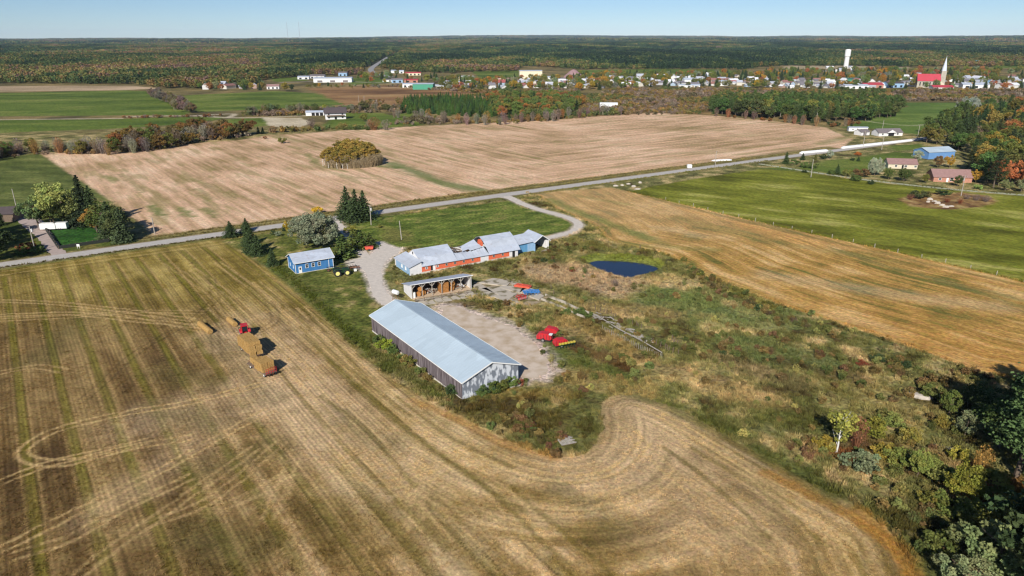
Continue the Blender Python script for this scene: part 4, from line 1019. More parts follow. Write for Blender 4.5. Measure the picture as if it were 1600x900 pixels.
# pallet wreck in the weeds
p_ = thing('wooden_pallet', 'broken grey wooden platform lying in weeds at the end of the point', 'pallet', (*G(885, 692), .35), R(20))
t = MB()
for k in range(9): t.box(-1.5, 1.5 - (k % 3) * .3, -1.25 + k * .29, -1.0 + k * .29, .16, .22)
t.build('deck_boards', m_gtimber, p_)
t = MB()
for y in (-1.2, 0, 1.1): t.box(-1.4, 1.4, y, y + .12, 0, .15)
t.build('bearers', m_wood, p_)
w = MB(); w.beam((0, 0, .15), (3.4, .2, .25), .3, .22).beam((.4, .6, .1), (2.6, -.5, .2), .2, .2)
for nm, lab, px, py, a in (('fallen_log', 'grey fallen trunk lying among bushes below the pines', 1457, 698, -.35), ('fallen_log', 'pale weathered log beside the dark corner of the barn', 797, 607, .5)):
    o = w.build(nm, m_gtimber); tag(o, lab, 'log'); o.location = (*G(px, py), .1); o.rotation_euler = (0, 0, a)
# pale flat boulder near the pines
bm_ = MB(); bm_.ball((0, 0, 0), 2.6, 1.3, .5, 9, 5); o = bm_.build('flat_boulder', mat('pale_rock', S(190, 180, 166), .9, noise=.2, nscale=1)); tag(o, 'pale flat boulder in grass in front of the dark pines', 'rock'); o.location = (*G(1436, 620), .2); o.rotation_euler = (0, 0, -.5)

# fuel tank on its stand
t_ = thing('fuel_tank', 'white fuel tank on a spindly stand beside the open shed', 'fuel tank', (-32.9, 184.0, 0), R(-40))
t = MB(); t.tube((-.95, 0, 2.3), (.95, 0, 2.3), .62, n=16); t.ball((.95, 0, 2.3), .18, .6, .6, 12, 6); t.ball((-.95, 0, 2.3), .18, .6, .6, 12, 6); t.build('tank', m_white, t_, smooth_=False)
for x in (-.7, .7):
    for y in (-.5, .5): MB().beam((x, y * 1.3, 0), (x, y * .6, 1.9), .07).build('leg', m_rust, t_)

# ------------------------------------------------------------------ houses and sheds further off
def house(name, label, cat, loc, rz, L, W, e, r, wall, roof, wins=(), door=None, chim=False, ov=.4, group=None, kids=True):
    h = thing(name, label, cat, loc, rz, group)
    w = MB(); w.prism([(0, 0), (W, 0), (W, e), (W / 2, r), (0, e)], 'x', 0, L); w.build('wall', wall, h)
    rf = MB(); k = (r - e) / (W / 2)
    rf.slab((-ov, -ov, e - ov * k + .1), (L + ov, -ov, e - ov * k + .1), (L + ov, W / 2, r + .1), (-ov, W / 2, r + .1), .14)
    rf.slab((-ov, W / 2, r + .1), (L + ov, W / 2, r + .1), (L + ov, W + ov, e - ov * k + .1), (-ov, W + ov, e - ov * k + .1), .14)
    ro = rf.build('roof', roof, h)
    if chim: MB().box(L * .6, L * .6 + .8, W * .55, W * .55 + .8, r - 1, r + 1.2).build('chimney', m_orange, ro)
    for x, z, ww, hh in wins: window(h, 'x', 0, x, z, ww, hh)
    if door:
        MB().box(door[0], door[0] + door[1], -.07, .02, .05, door[2]).build('door', door[3], h)
    return h
m_bshingle = mat('brown_shingle', S(150, 118, 112), .9, noise=.10, nscale=.8)
m_gshingle = mat('grey_shingle', S(120, 112, 112), .9, noise=.10, nscale=.8)
m_dshingle = mat('dark_shingle', S(82, 72, 72), .9, noise=.10, nscale=.8)
m_brick = mat('pink_brick', S(182, 130, 108), .9, noise=.12, nscale=1.5)
m_beige = mat('beige_siding', S(212, 200, 174), .8, noise=.05, nscale=1)
m_cream = mat('cream_siding', S(226, 216, 186), .8, noise=.05, nscale=1)
m_green = mat('green_sheet', S(70, 150, 120), .7, noise=.06, nscale=.5)
m_redroof = mat('red_roof', S(184, 62, 74), .6, noise=.08, nscale=.3)
m_bluebarn = mat('blue_barn_sheet', S(104, 146, 196), .6, noise=.07, nscale=.7)
def GR_(px, py): return G(px, py)
x, y = G(1458, 284)
hA = house('brick_bungalow', 'pink brick bungalow with a mauve brown gable roof beside the lane', 'house', (x, y, 0), R(-9), 18, 9.5, 2.7, 5.8, m_brick, m_bshingle, [(3, 1, 1.2, 1.0), (8.5, .6, 1.6, 1.6), (13.5, 1, 1.4, 1)], (6, 1, 2.1, m_white))
x, y = G(1390, 264)
hB = house('bungalow', 'white walled bungalow with brown roof half hidden behind round willows', 'house', (x, y + 2, 0), R(-12), 15, 9, 2.7, 5.0, m_beige, m_bshingle, [(4, 1, 1.2, 1), (9, 1, 1.4, 1), (14, 1, 1.2, 1)], (7, 1, 2.1, m_dark))
x, y = G(1450, 249)
hC = house('blue_barn', 'light blue metal barn with pale roof at the edge of the wood', 'barn', (x, y, 0), R(14), 19, 12, 4.2, 6.2, m_bluebarn, m_tin, [], (7, 3.2, 3.2, m_bluebarn))
x, y = G(1373, 213)
hD = house('ranch_house', 'low white ranch house with mauve grey roof beside the green field', 'house', (x, y, 0), R(8), 19, 9, 2.6, 5.0, m_whitewall, m_gshingle, [(3, .9, 1.2, 1.1), (15, .9, 1.4, 1.1)], (7.5, 4.6, 2.3, m_dark))
MB().prism([(0, 2.5), (7.5, 2.5), (3.75, 4.6)], 'y', -1.2, -1.0).build('porch_gable', m_whitewall, hD).location = (5.8, 0, 0)
x, y = G(1362, 213)
house('garage', 'small pale garage with grey roof beside the white ranch house', 'garage', (x - 6, y + 4, 0), R(20), 8, 7, 2.6, 4.2, m_whitewall, m_gshingle, [], (2, 3, 2.1, m_gshingle))
x, y = G(1326, 205)
house('mobile_home', 'long white mobile home beyond the wrapped bale rows', 'mobile home', (x, y, 0), R(-7), 14, 4.2, 2.9, 3.3, m_white, m_tin3, [(3, 1, 1, .9), (9, 1, 1, .9)], (6, .9, 2.1, m_gshingle))
x, y = G(509, 187)
hE = house('chalet', 'two storey white house with dark roof and balconies on a green lawn', 'house', (x, y, 0), R(16), 18, 12, 6.2, 10, m_whitewall, m_dshingle, [(3, 1, 1.6, 1.5), (15, 1, 1.6, 1.5), (3, 4, 1.4, 1.4), (15, 4, 1.4, 1.4)], (8, 2, 2.4, m_dark), ov=1.2)
t = MB(); t.box(1, 17, -1.8, 0, 2.9, 3.1); t.box(1, 17, -1.85, -1.75, 3.1, 4.0); t.build('balcony', m_wood, hE)
x, y = G(478, 181)
hF = house('drive_shed', 'low white drive shed with three dark open bays', 'shed', (x, y, 0), R(8), 17, 8, 3.2, 4.4, m_whitewall, m_tin3)
for k in range(3): MB().box(5.4 + k * 3.8, 8.4 + k * 3.8, -.05, .1, 0, 2.7).build('bay', m_dark, hF)
x, y = G(937, 170)
dome = thing('dome_shelter', 'white rounded fabric shelter with pale blue end behind the harvested field', 'shelter', (x, y, 0), R(-6))
prof = [(9 * math.cos(a), 6.5 * math.sin(a)) for a in np.linspace(0, math.pi, 13)]
t = MB(); t.prism(prof, 'x', 0, 18); t.build('cover', m_white, dome, False)
MB().prism([(p * .96, q * .96) for p, q in prof], 'x', -.1, -.02).build('end_panel', m_pblue, dome)

# silage tubes: long white plastic rows by the road
def tubeobj(lab, a, b, r, name='silage_tube'):
    A = Vector((*G(*a), 0)); B = Vector((*G(*b), 0)); L = (B - A).length
    t = MB(); n = max(3, int(L / 1.6)); rnd = random.Random(int(L))
    prof = [(math.cos(q) * 1.0, math.sin(q)) for q in np.linspace(-.25, math.pi + .25, 11)]
    k0 = 0
    for i in range(n + 1):
        f = 1.0 + rnd.uniform(-.04, .04)
        if i in (0, n): f = .55
        for p, q in prof: t.v.append((L * i / n, p * r * f, max(0, q * r * .85 * f + r * .15)))
    m_ = len(prof)
    for i in range(n):
        for j in range(m_ - 1):
            a0 = i * m_ + j; t.f.append((a0, a0 + m_, a0 + m_ + 1, a0 + 1)); t.mi.append(0)
    t.f.append(tuple(range(m_))); t.f.append(tuple(range((n + 1) * m_ - 1, n * m_ - 1, -1))); t.mi += [0, 0]
    o = t.build(name, mat('white_plastic', S(238, 238, 236), .35, noise=.03, nscale=.8)); tag(o, lab, 'silage tube')
    o.location = A; o.rotation_euler = (0, 0, math.atan2(B.y - A.y, B.x - A.x))
tubeobj('longest white plastic silage tube lying beside the road near the ranch house', (1315, 232), (1425, 220), 1.35)
tubeobj('medium white plastic silage tube at the corner of the harvested field', (1250, 240), (1293, 236), 1.3)
tubeobj('shortest white plastic silage tube alone on the road verge', (1112, 252), (1143, 250.5), .9)
o = MB().box(-1.3, 1.3, -.9, .9, 0, 1.7).box(-1.1, 1.1, -.7, .7, 1.7, 1.85).build('utility_box', m_white); tag(o, 'small white utility box on the verge by the road', 'utility box'); o.location = (*G(1077, 262), 0)

# trailers in the farmyard to the west
for px, py, lab, Lx in ((72, 361, 'white box trailer with rounded corners parked on the gravel by tall trees', 5.6), (92, 360, 'plain white cargo trailer parked beside the clipped green plot', 5.0)):
    t_ = thing('trailer', lab, 'trailer', (*G(px - 9, py), 0), R(8))
    b = MB(); b.box(0, Lx, 0, 2.3, .6, 2.7); b.box(.1, Lx - .1, .1, 2.2, 2.7, 2.8); b.build('body', m_white, t_)
    for x_ in (Lx * .4, Lx * .56):
        for y_ in (-.03, 2.1): MB().tube((x_, y_, .36), (x_, y_ + .22, .36), .36, n=12).build('wheel', m_dark, t_)
    MB().beam((0, 1.15, .55), (-1.3, 1.15, .5), .12).build('drawbar', m_rust, t_)
x, y = G(-14, 349)
house('machine_shed', 'dark roofed farm shed at the edge beside shaded yard', 'shed', (x - 6, y, 0), R(10), 14, 9, 3.4, 5.4, m_wood, m_dshingle)

# low clipped hedge boxed round the green plot
HP = GP([(72, 360), (140, 350), (171, 377.5), (92, 389)])
m_hedge = mat('dark_hedge', S(34, 50, 26), .95, noise=.4, nscale=3, bump=.1)
fh = thing('garden_fence', 'dark mesh fence boxed round the clipped green plot', 'fence', (*HP[0], 0))
for i in range(4):
    a, b = HP[i], HP[(i + 1) % 4]
    MB().beam((a[0] - HP[0][0], a[1] - HP[0][1], .55), (b[0] - HP[0][0], b[1] - HP[0][1], .55), .5, 1.1).build('mesh_panel', mat('black_mesh', (.02, .024, .018), .9), fh)
    n = 9
    for k in range(n):
        x_, y_ = a[0] + (b[0] - a[0]) * k / n - HP[0][0], a[1] + (b[1] - a[1]) * k / n - HP[0][1]
        MB().box(x_ - .08, x_ + .08, y_ - .08, y_ + .08, 0, 1.3).build('post', m_wood, fh)
o = MB().box(-.5, .5, -.05, .05, .7, 1.5).box(-.45, -.35, -.04, .04, 0, .7).box(.35, .45, -.04, .04, 0, .7).build('roadside_sign', m_white); tag(o, 'small blank white sign on two legs at the roadside by the clipped plot', 'sign'); o.location = (*G(123, 388), 0)

# ------------------------------------------------------------------ utility poles
def pole(px, py, hgt, lab, arm=True, can=False, name='utility_pole', m=None, lean=0.0):
    t_ = thing(name, lab, 'utility pole', (*G(px, py), 0), R(35)); m = m or m_gtimber
    MB().tube((0, 0, -.3), (lean, 0, hgt), .19, .13, 8, m).build('shaft', None, t_)
    if arm:
        MB().beam((lean, -1.1, hgt - .5), (lean, 1.1, hgt - .5), .12, .14).build('crossarm', m_wood, t_)
        for y_ in (-1, 0, 1): MB().tube((lean, y_, hgt - .43), (lean, y_, hgt - .2), .05, .04, 6).build('insulator', m_white, t_)
    if can: MB().tube((lean + .4, 0, hgt - 2.2), (lean + .4, 0, hgt - 1.2), .27, n=10).build('transformer', m_whitewall, t_)
    return t_
pole(580, 351.5, 8.0, 'pale wooden utility pole beside the three dark spruces on the lawn', can=True)
pole(627.6, 374.5, 7.2, 'bare leaning pale pole standing alone on the lawn triangle', arm=False, lean=-.5)
pole(55.5, 394, 9.5, 'utility pole with a white transformer beside the western farm drive', can=True)
pole(26, 325, 8.5, 'bare pole at the edge of the green field behind the western farmyard', arm=False)
pole(1267, 277, 9.5, 'pale pole beside the lane where it leaves the road', arm=False)
pole(1501.5, 306, 9.5, 'pale pole beside the lane in front of the brick bungalow', arm=True)
pole(1433, 218, 10.5, 'tall pale pole where the road enters the wood', arm=True)
pole(1348.5, 229, 10.5, 'pale pole behind the longest white silage tube', arm=True)
pole(1377.5, 234, 9, 'thin pole in front of the ranch house by the road', arm=False)
pole(1378, 206, 9, 'thin pole behind the ranch house roof', arm=False)
pole(1117, 262, 9.5, 'thin pole by the shortest white silage tube', arm=True)
pole(242, 366, 6.5, 'short pole on the road verge east of the western farmyard', arm=False)
pole(570, 172, 14, 'tall pale pole with crossarm rising from scrub behind the chalet', arm=True)
pole(561, 166, 12, 'thin pole in the brown scrub field', arm=False)
pole(1219, 183, 9, 'pale pole in front of the pine belt', arm=False)
pole(1275, 193, 9, 'pale pole at the eastern corner of the pine belt', arm=False)
# ------------------------------------------------------------------ bales, wagons and machines
def bale_mesh():
    """a round bale 1.45 m across and 1.2 m long, slightly bulged and ragged, lying along x"""
    t = MB(); n = 20; rnd = random.Random(4); rows = [(-.6, .0), (-.6, .66), (-.5, .71), (-.2, .735), (.1, .73), (.45, .715), (.6, .66), (.6, 0)]
    for x, r in rows:
        for k in range(n):
            a = 2 * math.pi * k / n; q = r * (1 + rnd.uniform(-.02, .02)) if r else 0
            t.v.append((x + (rnd.uniform(-.02, .02) if r else 0), q * math.cos(a), .7 + q * math.sin(a) * (.96 if math.sin(a) < 0 else 1)))
    for i in range(len(rows) - 1):
        for k in range(n):
            j = (k + 1) % n; t.f.append((i * n + k, i * n + j, (i + 1) * n + j, (i + 1) * n + k)); t.mi.append(0)
    return t.mesh('round_bale', m_strawb)
m_strawb = mat('baled_straw', S(196, 160, 100), .95, col2=S(140, 108, 64), nscale=2.6, stretch=(4, 1.5, 1.5), bump=.09, spec=.05, thr=(.35, .75))
m_straw2 = mat('older_straw', S(190, 150, 88), .95, noise=.3, nscale=3.5, stretch=(3, 3, 1), bump=.06, spec=.05)
BALE = bale_mesh()
def bale(loc, rz, lab, grp, sc_=1.0, m=None):
    o = bpy.data.objects.new('round_bale', BALE); COLL.objects.link(o); o.location = loc
    rnd = random.Random(int(loc[0] * 91 + loc[1] * 17)); o.rotation_euler = (rnd.uniform(0, .0), 0, rz + rnd.uniform(-.05, .05)); o.scale = (sc_, sc_, sc_)
    return tag(o, lab, 'bale', grp)
def row_dir(a, b): A, B = G(*a), G(*b); return A, B, math.atan2(B[1] - A[1], B[0] - A[0]), math.dist(A, B)
A, B, an, L = row_dir((314, 510), (334, 526))
ORD = ['first', 'second', 'third', 'fourth', 'fifth', 'sixth']
for k in range(6): bale((A[0] + math.cos(an) * (k * 1.24), A[1] + math.sin(an) * (k * 1.24), 0), an, ORD[k] + ' round bale from the road end of the longer line lying alone', 'line of bales west of the tractor')
A, B, an, L = row_dir((359, 503), (374, 516))
for k in range(4): bale((A[0] + math.cos(an) * k * 1.24, A[1] + math.sin(an) * k * 1.24, 0), an, ORD[k] + ' round bale from the road end of the short line touching the red tractor', 'line of bales behind the red tractor')

m_red = mat('red_paint', S(196, 36, 46), .45, col2=S(168, 70, 66), nscale=2.2, spec=.45, thr=(.5, .7))
m_red2 = mat('faded_red_paint', S(206, 84, 80), .6, noise=.2, nscale=4)
m_rubber = mat('rubber', (.018, .018, .02), .85)
m_grn = mat('green_paint', S(34, 62, 38), .45, noise=.1, nscale=2)
m_yel = mat('yellow_paint', S(198, 178, 74), .5, noise=.12, nscale=3)
m_pyel = mat('pale_yellow_rim', S(236, 228, 140), .5)
m_bluep = mat('blue_paint', S(40, 130, 206), .5, noise=.15, nscale=3)
m_orangep = mat('orange_red_paint', S(216, 92, 66), .5, noise=.15, nscale=3)
m_steel = mat('bare_steel', S(150, 146, 142), .5, metal=.3, noise=.15, nscale=4)
m_black = mat('black_metal', (.02, .02, .022), .6)

def wheel(parent, x, y, r, w, rim, name='wheel'):
    """tyre with lugs, axle along y"""
    n = 24; t = MB()
    prof = [(-w / 2, r * .62), (-w / 2, r * .93), (-w * .36, r), (w * .36, r), (w / 2, r * .93), (w / 2, r * .62)]
    for p, q in prof:
        for k in range(n):
            a = 2 * math.pi * k / n; rr_ = q * (1 + (.03 if (k % 2 and q > r * .9) else 0)); t.v.append((math.cos(a) * rr_, p, math.sin(a) * rr_ + r))
    for i in range(len(prof) - 1):
        for k in range(n):
            j = (k + 1) % n; t.f.append((i * n + k, (i + 1) * n + k, (i + 1) * n + j, i * n + j)); t.mi.append(0)
    wo = t.build(name, m_rubber, parent); wo.location = (x, y, 0)
    d = MB(); d.tube((0, -w * .42, r), (0, w * .42, r), r * .63, n=20); d.tube((0, -w * .5, r), (0, w * .5, r), r * .18, n=10); d.build('rim', rim, wo)
    return wo

def wagon(lab, loc, rz, L=7.5, W=2.6, bed=.95, endrack=True):
    t_ = thing('hay_wagon', lab, 'wagon', loc, rz)
    b = MB()
    for k in range(10): b.box(-L / 2, L / 2, -W / 2 + k * W / 10 + .01, -W / 2 + (k + 1) * W / 10 - .01, bed, bed + .06)
    b.box(-L / 2, L / 2, -W / 2, -W / 2 + .1, bed - .14, bed - .01); b.box(-L / 2, L / 2, W / 2 - .1, W / 2, bed - .14, bed - .01)
    b.build('deck', m_wood, t_)
    f = MB(); f.box(-L / 2, L / 2, -.5, -.38, bed - .35, bed - .15); f.box(-L / 2, L / 2, .38, .5, bed - .35, bed - .15); f.beam((L / 2, 0, .6), (L / 2 + 2.0, 0, .45), .12); f.build('chassis', m_rust, t_)
    for x in (-L / 2 + 1.3, L / 2 - 1.3):
        for y in (-1.05, 1.05): wheel(t_, x, y, .42, .28, m_white)
    if endrack:
        e = MB()
        for y in (-1.2, -.6, 0, .6, 1.2): e.beam((-L / 2, y, bed), (-L / 2 - .1, y, bed + 1.3), .06)
        for z in (bed + .4, bed + .85, bed + 1.3): e.beam((-L / 2 - .05, -1.25, z), (-L / 2 - .05, 1.25, z), .07)
        e.build('end_rack', m_red, t_)
    return t_
A, B, an, L = row_dir((376, 541), (404, 566))
WC = Vector(((A[0] + B[0]) / 2 + .2, (A[1] + B[1]) / 2 + .5, 0)); an += R(180)
wagon('long hay wagon under the tall stack of round bales behind the red tractor', WC, an, 8.4, 2.9, endrack=False)
def on(c, an, x, y, z): return (c.x + math.cos(an) * x - math.sin(an) * y, c.y + math.sin(an) * x + math.cos(an) * y, z)
def sq_bale():
    t = MB(); rnd = random.Random(9); lx, ly, lz = .285, .69, .36; n = 4
    t.v = []; idx = {}
    t.box(-lx, lx, -ly, ly, 0, 2 * lz)
    t.v = [(x * rnd.uniform(.94, 1.03), y * rnd.uniform(.96, 1.03), z + rnd.uniform(-.03, .03)) for x, y, z in t.v]
    for y in (-.35, .35): t.box(-lx - .012, lx + .012, y - .02, y + .02, -.01, 2 * lz + .012)
    me = t.mesh('hay_bale', m_strawb); return me
SQB = sq_bale(); rb = random.Random(31)
LOADN = ['low', 'middle', 'high']
def sq(c, an, x, y, z, lab, grp):
    o = bpy.data.objects.new('hay_bale', SQB); COLL.objects.link(o); o.location = on(c, an, x + rb.uniform(-.04, .04), y + rb.uniform(-.12, .12), z)
    o.rotation_euler = (rb.uniform(-.05, .05), rb.uniform(-.05, .05), an + rb.uniform(-.09, .09)); o.scale = (rb.uniform(.92, 1.03), rb.uniform(.95, 1.06), rb.uniform(.97, 1.06)); tag(o, lab, 'bale', grp)
for z_ in range(4):
    for i in range(12):
        if z_ == 3 and i in (0, 11): continue
        for y in (-.74, .74):
            sq(WC, an, -3.75 + i * .67, y, 1.02 + z_ * .76, 'slab-shaped straw bale in the %s course of the tall load, on its %s side' % (['bottom', 'second', 'third', 'top'][z_], 'shaded' if y > 0 else 'sunny'), 'bales of the tall load')
A, B, an2, L = row_dir((393, 572), (424, 592))
W2 = Vector(((A[0] + B[0]) / 2, (A[1] + B[1]) / 2 + .6, 0)); an2 += R(180)
wagon('low hay wagon with a red end rack carrying slab bales', W2, an2, 8.8, 2.7)
for z_ in range(3):
    for i in range(12):
        if z_ == 2 and i > 6: continue
        for y in ((-.74, .74) if i < 6 else (0,)):
            sq(W2, an2, -2.9 + i * .6, y, 1.02 + z_ * .76, 'slab-shaped straw bale in the %s course at the %s end of the low wagon' % (['bottom', 'middle', 'top'][z_], 'red rack' if i < 6 else 'narrow'), 'bales of the low wagon')


def tractor(name, lab, loc, rz, body, rim, cab=True, s=1.0, loader=True, equal=False):
    t_ = thing(name, lab, 'tractor', loc, rz); t_.scale = (s, s, s)
    b = MB(); b.prism([(-1.1, .75), (2.1, .7), (2.15, 1.45), (1.9, 1.62), (.4, 1.72), (.35, 1.2), (-1.1, 1.2)], 'y', -.42, .42); b.build('hood', body, t_)
    MB().box(2.13, 2.2, -.36, .36, .8, 1.45).build('grille', m_black, t_)
    fr = .5 if not equal else .72; rr_ = .85 if not equal else .8
    for y in (-.85, .85): wheel(t_, 1.55, y, fr, .34, rim, 'front_wheel'); wheel(t_, -.75, y * 1.06, rr_, .46, rim, 'rear_wheel')
    for y in (-1, 1):
        f = MB(); ya, yb = (y * .6, y * 1.15) if y > 0 else (y * 1.15, y * .6)
        f.prism([(-1.65, 1.35), (-1.35, 1.75), (-.6, 1.9), (.05, 1.7), (.12, 1.6), (-.6, 1.78), (-1.3, 1.63), (-1.55, 1.3)], 'y', ya, yb); f.build('fender', body, t_)
    if cab:
        c = MB()
        for x, y in ((-1.25, -.62), (-1.25, .62), (.35, -.62), (.35, .62)): c.beam((x, y, 1.3), (x * .92, y * .95, 2.65), .09)
        c.box(-1.35, .45, -.7, .7, 2.65, 2.82); co = c.build('cab_frame', body, t_)
        MB().box(-1.2, .3, -.58, .58, 1.5, 2.64).build('cab_glass', m_glass, co)
    else:
        MB().box(-.8, -.2, -.25, .25, 1.3, 1.45).box(-.85, -.75, -.25, .25, 1.4, 1.9).build('seat', m_black, t_)
        MB().beam((-.95, -.55, 1.2), (-.95, -.55, 2.4), .08).beam((-.95, .55, 1.2), (-.95, .55, 2.4), .08).beam((-.95, -.58, 2.4), (-.95, .58, 2.4), .08).build('roll_bar', m_black, t_)
        MB().tube((.2, 0, 1.5), (-.1, 0, 1.8), .03).tube((-.1, 0, 1.8), (-.14, 0, 1.83), .22, n=12).build('steering_wheel', m_black, t_)
    MB().tube((1.3, .25, 1.6), (1.3, .25, 2.3), .05, n=8).build('exhaust', m_black, t_)
    if loader:
        a = MB()
        for y in (-.5, .5): a.beam((-.1, y, 1.75), (1.9, y, 1.5), .12, .16); a.beam((1.9, y, 1.5), (2.9, y, .7), .12, .16)
        a.beam((1.9, -.5, 1.5), (1.9, .5, 1.5), .1); ao = a.build('loader_arms', body, t_)
        g = MB(); g.box(2.85, 2.95, -.9, .9, .4, .55); g.box(2.85, 2.95, -.9, .9, .95, 1.05)
        for y in (-.8, -.3, .3, .8): g.beam((2.9, y, .45), (4.0, y, .42), .06)
        for y in (-.9, .9): g.beam((2.9, y, .4), (2.9, y, 1.05), .07)
        g.build('bale_spear', m_black, ao)
    return t_
x, y = G(383, 524)
tractor('tractor', 'red tractor with cab and front loader parked by the bales', (x, y, 0), R(118), m_red, m_white, True, 1.12)
x, y = G(532, 430)
tractor('tractor', 'green tractor with big yellow wheels beside the blue garage', (x, y, 0), R(22), m_grn, m_pyel, False, 1.3, loader=False, equal=True)
# black finger rakes / forks behind and over the green tractor
h_ = thing('hay_rake', 'black and rusty hay rake standing behind the green tractor', 'hay rake', (*G(546, 424), 0), R(22)); h_.scale = (1.35, 1.25, 1.5)
t = MB(); t.beam((-5.0, 1.2, 1.1), (1.6, 1.6, 1.5), .12); t.beam((-4.8, .2, .8), (1.9, .4, 1.0), .12); t.build('toolbar', m_black, h_)
for k in range(11):
    x_ = -4.4 + k * .6; MB().beam((x_, 1.25, 1.2), (x_ + .5, -.6, .15), .05).build('tine', m_rust if k % 3 == 0 else m_black, h_)
for y_ in (.3, 1.1): MB().beam((.5, y_, .7), (2.6, y_ + .2, .55), .1, .14).build('fork', m_rust, h_)
MB().box(1.0, 1.6, -.9, -.3, .1, .55).build('hitch_block', m_white, h_)
for x_ in (-4.6, .6): wheel(h_, x_, 1.7, .36, .16, m_rust)

# red balers and yellow planter on the grass east of the dirt yard
def baler(lab, loc, rz, white=False, s=1.0):
    t_ = thing('baler', lab, 'baler', loc, rz); t_.scale = (s, s, s)
    b = MB(); b.prism([(-2.0, .6), (1.5, .6), (1.9, 1.0), (1.7, 1.75), (.9, 2.25), (-.9, 2.35), (-1.8, 2.0), (-2.2, 1.3)], 'y', -.85, .85); b.build('body', m_red, t_)
    r = MB(); 
    for k in range(5): r.prism([(-1.7 + k * .75, 2.0), (-1.6 + k * .75, 2.0), (-1.6 + k * .75, .75), (-1.7 + k * .75, .75)], 'y', -.9, -.852)
    r.build('side_ribs', m_black, t_)
    MB().box(-1.9, 1.5, -.95, .95, .35, .62).build('underframe', m_black, t_)
    for y_ in (-1.05, 1.05): wheel(t_, -.3, y_, .5, .34, m_steel)
    MB().beam((1.5, 0, .7), (3.6, .3, .5), .14).build('drawbar', m_red, t_)
    p = MB(); p.tube((1.6, -.9, .45), (1.6, .9, .45), .2, n=10)
    for k in range(8):
        y_ = -.8 + k * .23; p.beam((1.6, y_, .45), (1.95, y_, .2), .03)
    p.build('pickup', m_black, t_)
    if white: MB().box(.4, 2.0, -.8, .4, 2.02, 2.12).build('cover_plate', m_white, t_)
    return t_
x, y = G(853, 533); baler('bigger red baler with a white cover plate parked on the grass', (x - .2, y + .3, 0), R(-18), True, .95)
x, y = G(877, 542); baler('smaller red baler beside the yellow planter', (x - .1, y + .5, 0), R(22), False, .88)
x, y = G(861, 521); 
mo = thing('mower', 'low red mower with sloping hood behind the two balers', 'mower', (x + .2, y + .1, 0), R(-20))
MB().prism([(-1.6, .4), (1.6, .4), (1.6, 1.0), (1.0, 1.5), (-1.2, 1.7), (-1.7, 1.1)], 'y', -.8, .8).build('hood', m_red, mo); MB().box(-1.7, 1.7, -.9, .9, .2, .4).build('deck', m_black, mo)
for y_ in (-.95, .95): wheel(mo, -.8, y_, .38, .24, m_steel)
x, y = G(885, 541)
pl = thing('planter', 'yellow and green row planter parked beside the smaller red baler', 'planter', (x + .1, y - .5, 0), R(24)); pl.scale = (1.0, 1.0, 1.0)
MB().beam((-2.2, 0, .7), (2.2, 0, .7), .16).beam((0, 0, .7), (0, 1.6, .5), .12).build('toolbar', m_grn, pl)
for k in range(6):
    x_ = -1.9 + k * .76
    b = MB(); b.box(x_ - .27, x_ + .27, -.25, .2, .95, 1.3); b.box(x_ - .22, x_ + .22, -.2, .15, 1.3, 1.36); bo = b.build('seed_hopper', m_yel, pl)
    MB().beam((x_, -.1, .95), (x_, -.3, .1), .12).tube((x_ - .05, -.35, .2), (x_ + .05, -.35, .2), .2, n=10).build('row_unit', m_grn, pl)

# implements left on the broken slab
x, y = G(817, 450)
im = thing('rotary_mower', 'flat orange red mower deck left on the broken concrete', 'mower', (x, y, .3), R(-22))
b = MB(); b.prism([(-2.4, 0.1), (2.2, .1), (2.5, .35), (2.0, .62), (-2.0, .7), (-2.6, .4)], 'y', -.9, .9); b.build('deck', m_orangep, im)
t = MB()
for k in range(5): t.beam((-2 + k, -.85, .72), (-1.8 + k, .85, .72), .1, .08)
t.tube((0, 0, .6), (0, 0, 1.0), .2, n=10); t.build('ribs', m_orangep, im)
MB().beam((-2.4, 0, .4), (-3.4, .2, .3), .1).build('drawbar', m_rust, im)
x, y = G(830, 461)
im = thing('cultivator', 'bright blue cultivator frame with rows of spring tines on the slab', 'cultivator', (x, y, .3), R(8))
f = MB()
for k in range(4): f.beam((-2.4, -1.1 + k * .75, .85), (2.4, -1.1 + k * .75, .85), .12)
for x_ in (-2.3, -1.2, 0, 1.2, 2.3): f.beam((x_, -1.2, .9), (x_, 1.25, .9), .12)
f.beam((0, 1.2, .9), (0, 2.6, .6), .14).beam((-1, 1.2, .9), (0, 2.5, .65), .1).beam((1, 1.2, .9), (0, 2.5, .65), .1); f.build('frame', m_bluep, im)
rnd = random.Random(1)
for k in range(20):
    x_ = -2.2 + (k % 10) * .48; y_ = -1.1 + (k // 10) * 1.5 + (k % 2) * .75
    MB().beam((x_, y_, .85), (x_, y_ - .35, .5), .07).beam((x_, y_ - .35, .5), (x_, y_ - .05, .05), .07).build('tine', m_bluep, im)
for y_ in (-.4, .4): wheel(im, -1.6 if y_ < 0 else 1.6, y_, .34, .18, m_white)
x, y = G(814, 468)
im = thing('disc_harrow', 'faded red disc harrow with worn pale discs at the slab corner', 'harrow', (x, y, .3), R(35))
f = MB(); f.beam((-1.4, -.8, .75), (1.4, -.8, .75), .12).beam((-1.4, .8, .75), (1.4, .8, .75), .12).beam((-1.3, -.9, .75), (-1.3, .9, .75), .12).beam((1.3, -.9, .75), (1.3, .9, .75), .12).beam((0, -.9, .8), (0, 2.0, .6), .12).beam((-1.3, -.9, .8), (1.3, .9, 1.3), .1).build('frame', m_red, im)
for k in range(8):
    for y_, a in ((-.8, .25), (.8, -.25)):
        x_ = -1.25 + k * .36; MB().tube((x_ - .02, y_ - a * .05, .32), (x_ + .02, y_ + a * .05, .32), .32, n=12).build('disc', m_steel if (k + (y_ > 0)) % 2 else m_red2, im)

